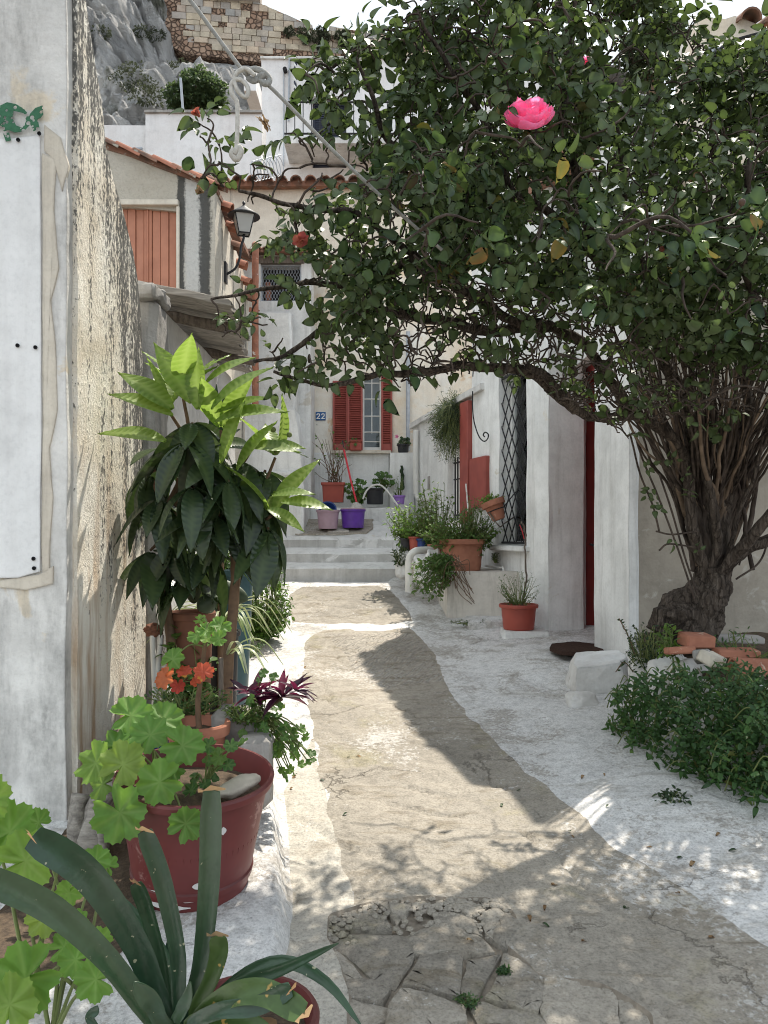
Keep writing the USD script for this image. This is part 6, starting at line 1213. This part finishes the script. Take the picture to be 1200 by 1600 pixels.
single('dry_roots', m, M['brown_stem'], 'tangle of dry brown stems hanging over the ledge front', 'stems', True, kind='stuff')
c = P(640, 850, 8.6); bush('sprawling_plant', 'bright green geranium clump at the top of the white ramp', P(640, 815, 8.5), (.28, .22, .20), 100, 8, OV, .06, 'geranium_leaf', seed=22, nbig=150, cat='geranium', base=P(645, 850, 8.5))
bush('sprawling_plant', 'tall dark green leggy plant between gate and bright geranium', P(678, 800, 8.2), (.22, .2, .30), 110, 8, OV, .05, 'small_geranium_leaf', seed=23, nbig=120, cat='plant', base=P(680, 860, 8.2))
bush('dark_shrub', 'dark creeping plant at the side of the white steps', P(628, 868, 8.35), (.11, .12, .12), 60, 7, OV, .035, 'small_dark_leaf', seed=24, nbig=60)
for k, (u, v, d, mt, lb) in enumerate(((636, 852, 8.4, 'black_plastic', 'black plastic pot of the bright geranium clump'), (650, 850, 8.3, 'red_plastic', 'small red pot half hidden behind the pipe elbow'), (662, 853, 8.25, 'dark_blue_plastic', 'small dark blue pot behind the pipe elbow'), (680, 862, 8.1, 'terracotta', 'small terracotta pot left of the wide tub'))):
    q = P(u, v, d); pot('flower_pot', lb, q - [0, 0, .09], .065, .085, .17, mt, rim=.02, fill=.9)
    if k in (0, 1, 2): single('pot_stand_rock', boulder(q - [0, 0, .22], np.array([.12, .12, .15]), 30 + k), M['whitewashed_rock'], ('whitewashed rock under the black plastic pot', 'whitewashed rock under the small red pot', 'whitewashed rock under the small dark blue pot')[k], 'rock', True)
single('drain_pipe', tube(np.vstack([spline([P(654, 915, 7.75), P(654, 880, 7.75)], 3)[:-1], spline([P(654, 880, 7.75), P(655, 868, 7.75), P(662, 860, 7.76), P(675, 858, 7.8), P(700, 857, 7.95)], 6)]), .05, 14) if False else MB().add(tube(spline([P(640, 918, 7.9), P(640, 878, 7.9), P(642, 867, 7.9), P(650, 861, 7.92), P(664, 859.5, 8.0), P(690, 859, 8.15)], 7), .038, 14)).add(tube([P(640, 925, 7.9), P(640, 877, 7.9)], .048, 14)), M['white_pvc'], 'thick white drain pipe with an elbow at the ramp edge', 'pipe', True)
for k in range(5): single('rubble', boulder(P(655 + 11 * k, 890 + 4 * (k % 2), 7.85 - .03 * k), np.array([.07, .08, .13]) * (1 + .2 * (k % 3)), 50 + k, .75, .8, 2.2), M['whitewashed_rock'], ('whitewashed rubble stone right against the drain pipe', 'second rubble stone from the drain pipe', 'middle rubble stone between drain pipe and ledge', 'rubble stone next to the ledge block', 'rubble stone touching the ledge block')[k], 'rubble', True)
zq = [P(650, 672, 10.2), P(649, 720, 10.2), P(650, 772, 10.2), P(655, 780, 10.15), P(672, 779, 9.8), P(688, 772, 9.5), P(694, 780, 9.4), P(695, 840, 9.4)]
single('wall_pipe', MB().add(tube(spline(zq[:3], 3), .036, 10)).add(tube(spline(zq[2:], 6), .034, 10)), M['white_pvc'], 'white downpipe on the garden wall corner bending towards the gate', 'pipe', True)
single('thin_pipe', tube(spline([W7.pt(*W7.sz(768, 884), .06), W7.pt(*W7.sz(790, 887), .06), W7.pt(*W7.sz(795, 890), .06), W7.pt(*W7.sz(796, 925), .06)], 6), .011, 8), M['white_pvc'], 'thin white water pipe below the lattice window sill', 'pipe', True)
single('white_stick', tube([P(728, 756, 8.0), P(734, 826, 7.9)], .008, 7), M['white_pvc'], 'white stick leaning on the red gate post', 'stick', True)
bush('hanging_shrub', 'grey green feathery shrub hanging over the garden wall by the gate', P(704, 670, 8.9), (.26, .26, .40), 520, 10, NEED, .055, 'needle_leaf', seed=25, nbig=60, base=P(715, 640, 9.0), upb=.0)
bush('wall_weed', 'small weed at the window sill end beside the wall crack', P(774, 870, 7.75), (.035, .04, .06), 18, 5, OV, .022, 'small_dark_leaf', seed=26, nbig=20, cat='weeds')
bush('wall_weed', 'dry weeds along the crack in the white paving below the ledge', P(745, 972, 7.0), (.28, .05, .025), 40, 5, OV, .02, 'small_dark_leaf', seed=27, nbig=20, cat='weeds')
single('paving_step', rough(cbox(P(728, 0, 7.1)[0], P(775, 0, 7.1)[0] + .1, 6.95, 7.35, .5, gz(.95, 7.1) + .045, .02), .06, .012, 4, 97), M['painted_white_paving'], 'low broken whitewashed step below the ledge block', 'step', 40)
# ---------------------------------------------------------------- pots on the terrace
def bucket(u, vb, vt, d, wb, wt, mt, nm, lb, **k): c = P(u, vb, d); return pot(nm, lb, c, wb / 2 * d / FPX, wt / 2 * d / FPX, (vb - vt) * d / FPX, mt, **{**dict(rim=.025, rout=.008, cat='bucket', fill=.2), **k}), c
b_, c = bucket(512.5, 826.5, 797, 9.62, 29, 37, 'mauve_plastic', 'bucket', 'mauve plastic bucket holding a blue basin on the terrace')
bs2 = thing('basin', 'dark blue plastic basin standing on edge in the mauve bucket', 'basin', c + [0, 0, .15]); Rm = trimesh.transformations.rotation_matrix(math.radians(62), [1, .1, 0])[:3, :3]; v, f = lathe([(0, 0), (.075, 0), (.10, .06), (.115, .065), (.115, .07), (.10, .066), (.072, .008), (0, .008)], n=36); part(bs2, 'body', (v @ Rm.T + c + [-.01, .05, .215], f), M['dark_blue_plastic'], 35)
b_, c = bucket(551.5, 825, 796, 9.7, 33, 40, 'violet_plastic', 'bucket', 'violet plastic bucket with a red mop standing in it')
mp = thing('mop', 'red handled mop standing in the violet bucket', 'mop', c + [0, 0, .03]); part(mp, 'handle', tube([P(559, 792, 9.72), P(548, 750, 9.8), P(537.5, 703, 9.95)], .0125, 8), M['red_mop_handle'], True); part(mp, 'socket', tube([P(536.8, 699, 9.96), P(535, 688, 9.98)], .008, 8), M['black_iron'], True)
part(mp, 'mop_head', rough(lathe([(0, .10), (.03, .09), (.09, .03), (.10, 0), (.05, -.06), (0, -.07)], P(557, 797, 9.70), 16), .03, .02, 20), M['pale_dirty_cord'] if 'pale_dirty_cord' in M else M['grey_rope'], True)
part(mp, 'wringer', tube(np.array([P(551.5, 796, 9.7) + [.15 * math.cos(a), .15 * math.sin(a), .004] for a in np.linspace(0, 2 * np.pi, 26)]), .012, 6), M['mauve_plastic'], True)
for k, u in enumerate((534, 538)): single('white_cup', lathe([(0, 0), (.012, 0), (.016, .03), (.014, .03), (.011, .004), (0, .004)], P(u, 797, 9.66), 14), M['white_gloss_paint'], ('small white cup by the rim of the violet bucket, left one', 'small white cup by the rim of the violet bucket, right one')[k], 'cup', True)
# red planter box with bare stems
zc = P(521, 785, 10.4); hw = 15.5 * 10.4 / FPX; zt = P(0, 756, 10.4)[2]
rp = thing('planter_box', 'red rectangular planter full of bare stems under number 22', 'planter', zc)
ol = sbox(-hw, -.09, hw, .09).buffer(.015); part(rp, 'body', (lambda v, f: (np.column_stack([v[:, 0] * (.88 + .12 * v[:, 2] / (zt - zc[2])), v[:, 1] * (.88 + .12 * v[:, 2] / (zt - zc[2])), v[:, 2]]) + zc, f))(*extrude(ol, zt - zc[2])), M['red_plastic'], 30)
part(rp, 'rim', (lambda v, f: (v + [zc[0], zc[1], zt - .02], f))(*extrude(ol.buffer(.012).difference(ol.buffer(-.012)), .035)), M['red_plastic'], 30); part(rp, 'soil', (lambda v, f: (v + [zc[0], zc[1], zt - .01], f))(*extrude(ol.buffer(-.013), .012)), M['dry_soil'])
stt = thing('dead_geranium', 'bare grey stems with few leaves standing in the red planter box', 'plant', zc + [0, 0, .2]); m = MB(); L = [[], [], [], []]
for k in range(26):
    a = np.array([zc[0] + rq.uniform(-hw, hw) * .8, 10.4 + rq.uniform(-.05, .05), zt]); b = P(rq.uniform(488, 552), rq.uniform(675, 740), 10.35); q = spline([a, a * .4 + b * .6 + [0, 0, .06] + rq.normal(0, .03, 3), b], 5); m.add(tube(q, np.linspace(.005, .0025, len(q)), 5, False))
    for j in range(rq.integers(0, 4)): L[0].append(q[rq.integers(5, len(q))] + rq.normal(0, .02, 3)); L[1].append(nrm(rq.normal(0, 1, 3))); L[2].append(nrm([0, -.5, .8] + rq.normal(0, .3, 3))); L[3].append(rq.uniform(.035, .055))
part(stt, 'stems', m, M['brown_stem'], True, kind='stuff'); leaf_parts(stt, OV, *L, M['small_geranium_leaf'], 60)
def gclump(name, label, u, v, d, ru, rv, n_, mat='geranium_leaf', R=.04, seed=0, basev=None):
    r_ = np.random.default_rng(seed); it = []
    for k in range(n_):
        a, q = r_.uniform(0, 6.28), r_.random() ** .5; it.append((u + ru * q * math.cos(a), v + rv * q * math.sin(a), d + r_.normal(0, .06), R * r_.uniform(.7, 1.2), r_.normal(0, .7), r_.uniform(.4, 1.3)))
    geranium(name, label, [P(u, basev or v + rv, d)], it, mat, P(u, basev or v + rv, d), .004)
bk, c = bucket(586, 788, 763, 10.3, 25, 28, 'black_plastic', 'flower_pot', 'black plastic pot with green geranium below the window', cat='pot', fill=.9)
gclump('geranium', 'green geranium growing in the black plastic pot below the window', 599, 753, 10.35, 15, 15, 40, 'small_geranium_leaf', .05, 31, 770)
gclump('geranium', 'low green geranium between red planter box and black pot', 558, 767, 10.4, 19, 18, 60, 'small_geranium_leaf', .05, 32, 790)
gclump('geranium', 'small potted plant on the window sill before the red shutter', 553, 691, 10.66, 8, 6, 14, 'small_geranium_leaf', .03, 33, 700); c = P(555, 704.5, 10.68); 
sp = thing('sill_planter', 'small red window box on the sill before the shutters', 'planter', c); part(sp, 'body', cbox(c[0] - .075, c[0] + .09, c[1] - .05, c[1] + .05, c[2], c[2] + .12, .012), M['red_plastic'], 30); part(sp, 'rim', cbox(c[0] - .083, c[0] + .098, c[1] - .058, c[1] + .058, c[2] + .1205, c[2] + .14, .006), M['red_plastic'], 30)
gclump('geranium', 'dark green plant with one magenta flower on the tall white ledge block', 630, 692, 10.55, 10, 9, 30, 'small_dark_leaf', .04, 34, 703); c = P(630, 707, 10.55)
pot('flower_pot', 'black pot on the tall white ledge block by the downpipe', c, .07, .09, .11, 'black_plastic', rim=.02, fill=.9)
fl = thing('magenta_flower', 'tiny magenta flower head above the black pot on the ledge block', 'flower', P(620, 682, 10.5))
for k in range(5): part(fl, 'petal', orient(leaf(1, .8, 3, .2, .2), P(620, 682, 10.5), [math.cos(k * 1.256), -.3, math.sin(k * 1.256)], [0, -1, 0], .03), M['pink_petal'], True)
b_, c = bucket(624, 788, 774, 10.15, 15, 19, 'lilac_plastic', 'flower_pot', 'small lilac pot at the foot of the white wall', cat='pot', fill=.9)
bush('thin_plant', 'thin shoots with violet buds in the small lilac pot', c + [0, 0, .25], (.08, .06, .14), 14, 5, OV, .03, 'small_geranium_leaf', seed=35, nbig=40, cat='plant', base=c + [0, 0, .1])
single('withered_plant', rough(W6.tf(extrude(affinity.translate(wob([(0, 0), (.05, .02), (.06, .2), (.03, .38), (.0, .5), (-.03, .36), (-.02, .15)], .02, 3), *W6.sz(628, 770, .44)), .012)) if False else tube(spline([P(628, 765, 10.3), P(629, 745, 10.35), P(627, 728, 10.35)], 5), np.linspace(.03, .018, 11), 8, True, .5), .03, .02, 20, 2), M['small_dark_leaf'], 'dark withered plant hanging against the white ledge block', 'plant', True)
single('garden_hose', tube(spline([P(567, 780, 10.1), P(572, 768, 10.1), P(582, 759, 10.1), P(594, 758, 10.1), P(606, 768, 10.1), P(616, 782, 10.0), P(624, 792, 9.9), P(634, 800, 9.8)], 8), .012, 8), M['white_pvc'], 'pale hose arched over the black plastic pot', 'hose', True)
# fallen leaves on the paving
fl_ = []
for k in range(34):
    u, v = (rq.uniform(700, 1180), rq.uniform(1080, 1480)) if k < 22 else (rq.uniform(400, 560), rq.uniform(1000, 1300)); x, y = Gp(u, v); fl_.append((x, y))
for k, (x, y) in enumerate(fl_):
    a = rq.uniform(0, 6.28); tag(single('fallen_leaf', orient(leaf(1, .5, 4, .5, .5), np.array([x, y, gz(x, y) + .006 + .05 * (x > .6) * 0]), [math.cos(a), math.sin(a), .08], [0, 0, 1], rq.uniform(.02, .042)), M['dry_leaf'] if k % 3 else M['small_dark_leaf'], 'small fallen leaf lying on the alley paving', 'leaf', True, 'fallen leaves on the alley paving'))
# ---------------------------------------------------------------- cliff and fortress
def cliffrock():
    g = G(); p = pos(g); big = g.noise(p, .11, 8, .65, .4); col = g.ramp(big, [(.33, (.42, .42, .42)), (.5, (.60, .595, .585)), (.65, (.72, .71, .69))])
    st_ = g.noise(g('mapping', 'vector', vector=p, rotation=(.3, .6, .5), scale=(.5, .5, 2.2)), .35, 9, .7, .8); col = g.mix(.8, col, g.ramp(st_, [(.35, .5), (.47, 1.), (.7, 1.2)]), 'multiply')
    col = g.mix(g.ramp(g.noise(p, .16, 9, .68, .4), [(.56, 0), (.64, .8)]), col, (.12, .13, .075))
    b = g('bump', 'normal', height=g.math('add', st_, g.math('multiply', g.noise(p, .9, 10, .75), 1.5)), strength=1., distance=1.1)
    g.done('limestone_cliff', g('principled_bsdf', 'BSDF', base_color=col, roughness=.95, normal=b, specular_ior_level=.1))
cliffrock()
na, nb = 420, 260; A_, B_ = np.meshgrid(np.linspace(0, 1, na), np.linspace(0, 1, nb)); x = -45 + 75 * A_; y = 46 + 38 * B_ ** 1.15; z = 20 + 32.5 * B_ ** .9
lift = sstep(-21, -27, x) * 16 * sstep(.45, 1., B_); z = z + lift - 3.5 * sstep(-14, -6, x)
q = np.stack([x, y, z], -1); w = q + (np.stack([fbm(q * .09 + 9 * k, 3, k) for k in range(3)], -1) - .5) * 10
rg = 1 - np.abs(2 * fbm(np.stack([w[..., 0] * .16 + w[..., 2] * .10, w[..., 1] * .10, w[..., 2] * .09 - w[..., 0] * .06], -1), 5, 3) - 1); rg2 = np.abs(fbm(w * .4, 4, 8) - .5)
w2 = q * .55 + (np.stack([fbm(q * .3 + 9 * k, 3, k + 4) for k in range(3)], -1) - .5) * 2.5; rg3 = np.abs(fbm(np.stack([w2[..., 0] + w2[..., 2] * .6, w2[..., 1], w2[..., 2] * .5 - w2[..., 0] * .3], -1), 4, 12) - .5); sd_ = np.random.default_rng(4).uniform([-60, -20, -20], [40, 90, 90], (26000, 3)); qq = np.stack([w2[..., 0] * 1.8 + w2[..., 2] * .9, w2[..., 1], w2[..., 2] * 1.1 - w2[..., 0] * .5], -1); dd_, ii_ = cKDTree(sd_).query(qq, 2); crv = np.clip((dd_[..., 1] - dd_[..., 0]) / 1.1, 0, 1); cell = np.random.default_rng(6).uniform(-1, 1, len(sd_))[ii_[..., 0]]; dsp = (rg - .75) * 8 + rg2 * 5 + rg3 * 3 - (1 - crv) ** 2 * 1.6 + cell * .8; fade = 1 - .85 * sstep(.5, .85, B_) * (lift < 1); q = q + dsp[..., None] * fade[..., None] * np.array([.15, -.8, .35])
i, j = np.meshgrid(np.arange(nb - 1), np.arange(na - 1), indexing='ij'); a = (i * na + j).ravel(); struct('cliff', (q.reshape(-1, 3), np.stack([a, a + 1, a + na + 1, a + na], 1)), M['limestone_cliff'], 35)
x, y = np.meshgrid(np.linspace(-300, 300, 60), np.linspace(84, 400, 30)); zz = 52.3 + 0 * x - .02 * (y - 84) + (fbm(np.stack([x, y, 0 * x], -1) * .03, 3, 2) - .5) * 3 - 45 * sstep(28, 60, np.abs(x)); a = (np.arange(29)[:, None] * 60 + np.arange(59)).ravel(); struct('hill', (np.stack([x, y, zz], -1).reshape(-1, 3), np.stack([a, a + 1, a + 61, a + 60], 1)), M['limestone_cliff'], True)
def fort(name, ramp):
    g = G(); p = pos(g); col = g.ramp(g('object_info', 'random'), ramp); col = g.mix(.7, col, g.ramp(g.noise(p, .9, 8, .65), [(.3, .5), (.55, 1.), (.75, 1.25)]), 'multiply')
    b = g('bump', 'normal', height=g.noise(p, 3., 7, .65), strength=.8, distance=.15); return g.done(name, g('principled_bsdf', 'BSDF', base_color=col, roughness=.95, normal=b, specular_ior_level=.1))
fort('fortress_block', [(0, (.47, .41, .32)), (.3, (.52, .44, .33)), (.55, (.42, .37, .31)), (.75, (.55, .44, .33)), (.85, (.36, .35, .33)), (1, (.44, .35, .28))])
def rubblem():
    g = G(); p = pos(g); v1 = g('voronoi_texture', 'distance', vector=p, scale=2.1, feature='distance_to_edge'); c_ = g('voronoi_texture', 'color', vector=p, scale=2.1)
    col = g.mix(g.math('multiply', g('rgb_to_bw', 'val', color=c_), .8), (.27, .17, .12), (.47, .34, .25)); col = g.mix(g.ramp(v1, [(0, 1), (.07, 0)]), col, (.085, .06, .05))
    b = g('bump', 'normal', height=g.ramp(v1, [(0, 0), (.15, 1)]), strength=1., distance=.3); g.done('fortress_rubble', g('principled_bsdf', 'BSDF', base_color=col, roughness=.95, normal=b, specular_ior_level=.1))
rubblem()
ft = thing('fortress_wall', 'ancient fortress wall of tan stone blocks on top of the cliff', 'fortress wall', (-18, 80, 50)); W9 = Wall((-34, 78.), (14, 84.))
top = [(150, -60), (405, -60), (405, 6), (440, 20), (466, 32), (488, 41), (489, 48), (513, 48), (514, 41), (545, 46), (600, 51), (625, 53), (640, 56), (900, 64)]
bot = [(900, 120), (640, 108), (520, 100), (440, 88), (400, 92), (340, 84), (292, 80), (268, 66), (235, 52), (210, 32), (190, 5), (150, -10)]
core_ = uvpoly(W9, top + bot); part(ft, 'rubble_core', rough(W9.slab(core_.buffer(.3).intersection(uvpoly(W9, top + [(900, 150), (640, 140), (400, 130), (292, 110), (150, 30)])), -2.5, 0), 1.2, .12, .5, 3), M['fortress_rubble'])
ash = uvpoly(W9, [(283, -60), (405, -60)] + top[2:] + [(900, 100), (640, 92), (520, 88), (440, 80), (400, 82), (345, 78), (300, 66), (286, 50), (278, 20)])
rub = uvpoly(W9, [(392, 12), (412, 20), (414, 40), (396, 56), (388, 40)]).union(uvpoly(W9, [(600, 60), (900, 70), (900, 90), (600, 84)]))
rf_ = np.random.default_rng(9); zt0 = W9.sz(400, -30)[1]; zz = W9.sz(500, 112)[1]; cntb = 0; more_ = MB()
while zz < zt0:
    hb = rf_.uniform(.5, .75); s_ = ash.bounds[0] + rf_.uniform(-1, 0)
    while s_ < ash.bounds[2]:
        wb = rf_.uniform(.6, 1.5) * (1.2 if rf_.random() < .15 else 1); cpt = Point(s_ + wb / 2, zz + hb / 2)
        if ash.contains(cpt) and not rub.contains(cpt) and rf_.random() > .07 and s_ < W9.sz(640, 50)[0]:
            cl_ = sbox(s_ + .03, zz + .025, s_ + wb - .03, zz + hb - .025).intersection(core_)
            if cl_.area > .2 and cl_.geom_type == 'Polygon':
                bm_ = W9.slab(cl_.simplify(.05), -.3, rf_.uniform(.04, .22)); cntb += 1
                if cntb <= 300: part(ft, 'block', bm_, M['fortress_block'])
                else: more_.add(bm_)
        s_ += wb
    zz += hb
if more_.n: part(ft, 'upper_blocks', more_, M['fortress_block'], kind='stuff')
single('fortress_tower', rough(W9.slab(uvpoly(W9, [(330, -160), (406, -160), (406, 4), (330, 0)]), -6, .8), 2, .15, .4, 4), M['fortress_block'], 'projecting stone tower piece at the top of the fortress wall', 'tower')
# shrubs on the wall foot and cliff, a tree behind the terrace house
FART = leafmat('far_tree_leaf', [(0, (.06, .10, .045)), (1, (.12, .16, .08))], (.2, .28, .08), .25, .6, .3); SCRUB = leafmat('scrub_leaf', [(0, (.05, .06, .04)), (1, (.085, .095, .06))], (.1, .12, .05), .15, .8, .1)
def clump(c, rad, n_, size, seed, holes=.0):
    r_ = np.random.default_rng(seed); d = nrm(r_.normal(0, 1, (n_, 3))); rr_ = r_.uniform(.35, 1., n_) ** .5 * (1 + .5 * (noise(d * 2.0 + seed) - .5) * 2); p_ = np.array(c) + d * rr_[:, None] * rad
    return scatter(OV, p_, nrm(d + r_.normal(0, .7, (n_, 3))), nrm(r_.normal(0, 1, (n_, 3)) + [0, -.3, .8]), size * r_.uniform(.6, 1.3, n_))
SH = [(452, 54, .9, 'round caper shrub leftmost on the fortress wall'), (474, 56, 1.0, 'caper shrub second from the left on the fortress wall'), (492, 60, 1.2, 'wide caper shrub on the fortress wall above the white house edge'), (478, 66, .7, 'small caper shrub lower on the fortress wall'), (506, 62, 1.2, 'dark caper shrub in the middle of the fortress wall'), (502, 53, .8, 'caper shrub just under the notch in the fortress wall'), (530, 60, .9, 'caper shrub right of the notch in the fortress wall'), (540, 58, .8, 'caper shrub near the right end of the row on the fortress wall'), (545, 72, .8, 'lower caper shrub at the right of the fortress wall'), (535, 72, .6, 'tiny caper shrub low on the fortress wall'), (503, 78, 1.1, 'caper shrub low in the middle of the fortress wall'), (543, 81, 1.0, 'lowest caper shrub on the right of the fortress wall')]
for k, (u, v, r_, lb) in enumerate(SH): s_, z_ = W9.sz(u, v); c = W9.pt(s_, z_, .5); single('caper_shrub', clump(c, np.array([r_, .5, r_ * .8]) * .62, 300, .22, k), M['scrub_leaf'], lb, 'shrub', True, 'caper shrubs on the fortress wall')
SC_ = [(362, 66, 70, 2.0), (400, 82, 70, 2.0), (388, 74, 70, 1.6), (372, 88, 66, 1.8), (345, 92, 66, 1.8), (210, 120, 58, 1.6), (232, 158, 54, 1.5), (205, 130, 55, 1.7), (245, 62, 66, 1.3), (220, 55, 64, 1.2), (280, 112, 60, 1.3), (225, 145, 54, 1.5), (415, 95, 68, 1.6), (435, 85, 72, 1.5), (455, 86, 72, 1.4), (160, 60, 56, 1.3), (255, 140, 56, 1.2)]
cp_ = q.reshape(-1, 3); cu = 600 + cp_[:, 0] / cp_[:, 1] * FPX; cv = HOR - (cp_[:, 2] - CAMZ) / cp_[:, 1] * FPX
mm = MB()
for k, (u, v, d, r_) in enumerate(SC_): i_ = np.argmin((cu - u) ** 2 + (cv - v) ** 2 + cp_[:, 1] * .3); mm.add(clump(cp_[i_] + [0, -.3, .2], np.array([r_, r_ * .7, r_ * .55]) * .75, 260, .22, 40 + k))
single('cliff_scrub', mm, M['scrub_leaf'], 'patches of low green scrub on the limestone cliff', 'scrub', True, kind='stuff')
tr = thing('cliff_tree', 'bushy green tree behind the white terrace house below the cliff', 'tree', P(300, 190, 32)); part(tr, 'trunk', tube([P(300, 210, 32), P(302, 160, 32), P(306, 135, 32)], [.2, .14, .05], 8), M['brown_stem'], True)
part(tr, 'crown', MB().add(clump(P(312, 142, 32), np.array([.95, .8, .75]), 2600, .17, 70)).add(clump(P(285, 155, 32), np.array([.7, .6, .5]), 1300, .17, 71)).add(clump(P(330, 158, 32), np.array([.5, .6, .45]), 900, .17, 72)), M['far_tree_leaf'], True, kind='stuff')
tr = thing('pine_tree', 'dark grey green pine crown showing above the rose at the right', 'tree', P(1020, 400, 26)); part(tr, 'trunk', tube([P(1022, 700, 26), P(1022, 80, 26)], .25, 8), M['brown_stem'], True); part(tr, 'crown', clump(P(1022, 82, 26), np.array([1.1, 1, 1.0]), 2600, .22, 73), M['needle_leaf'], True, kind='stuff')
for k, (u, v) in enumerate(((730, 1568), (788, 1519))):
    x, y = Gp(u, v); bush('weed_tuft', ('tuft of green weed in the crack at the bottom of the broken concrete', 'tiny weed between cracked concrete pieces above the larger tuft')[k], np.array([x, y, gz(x, y) + .005]), np.array([.035, .03, .012]) * (1 - .4 * k), 50, 6, OV, .009, 'mid_green_leaf', seed=60 + k, nbig=20, cat='weeds', stemr=.001)
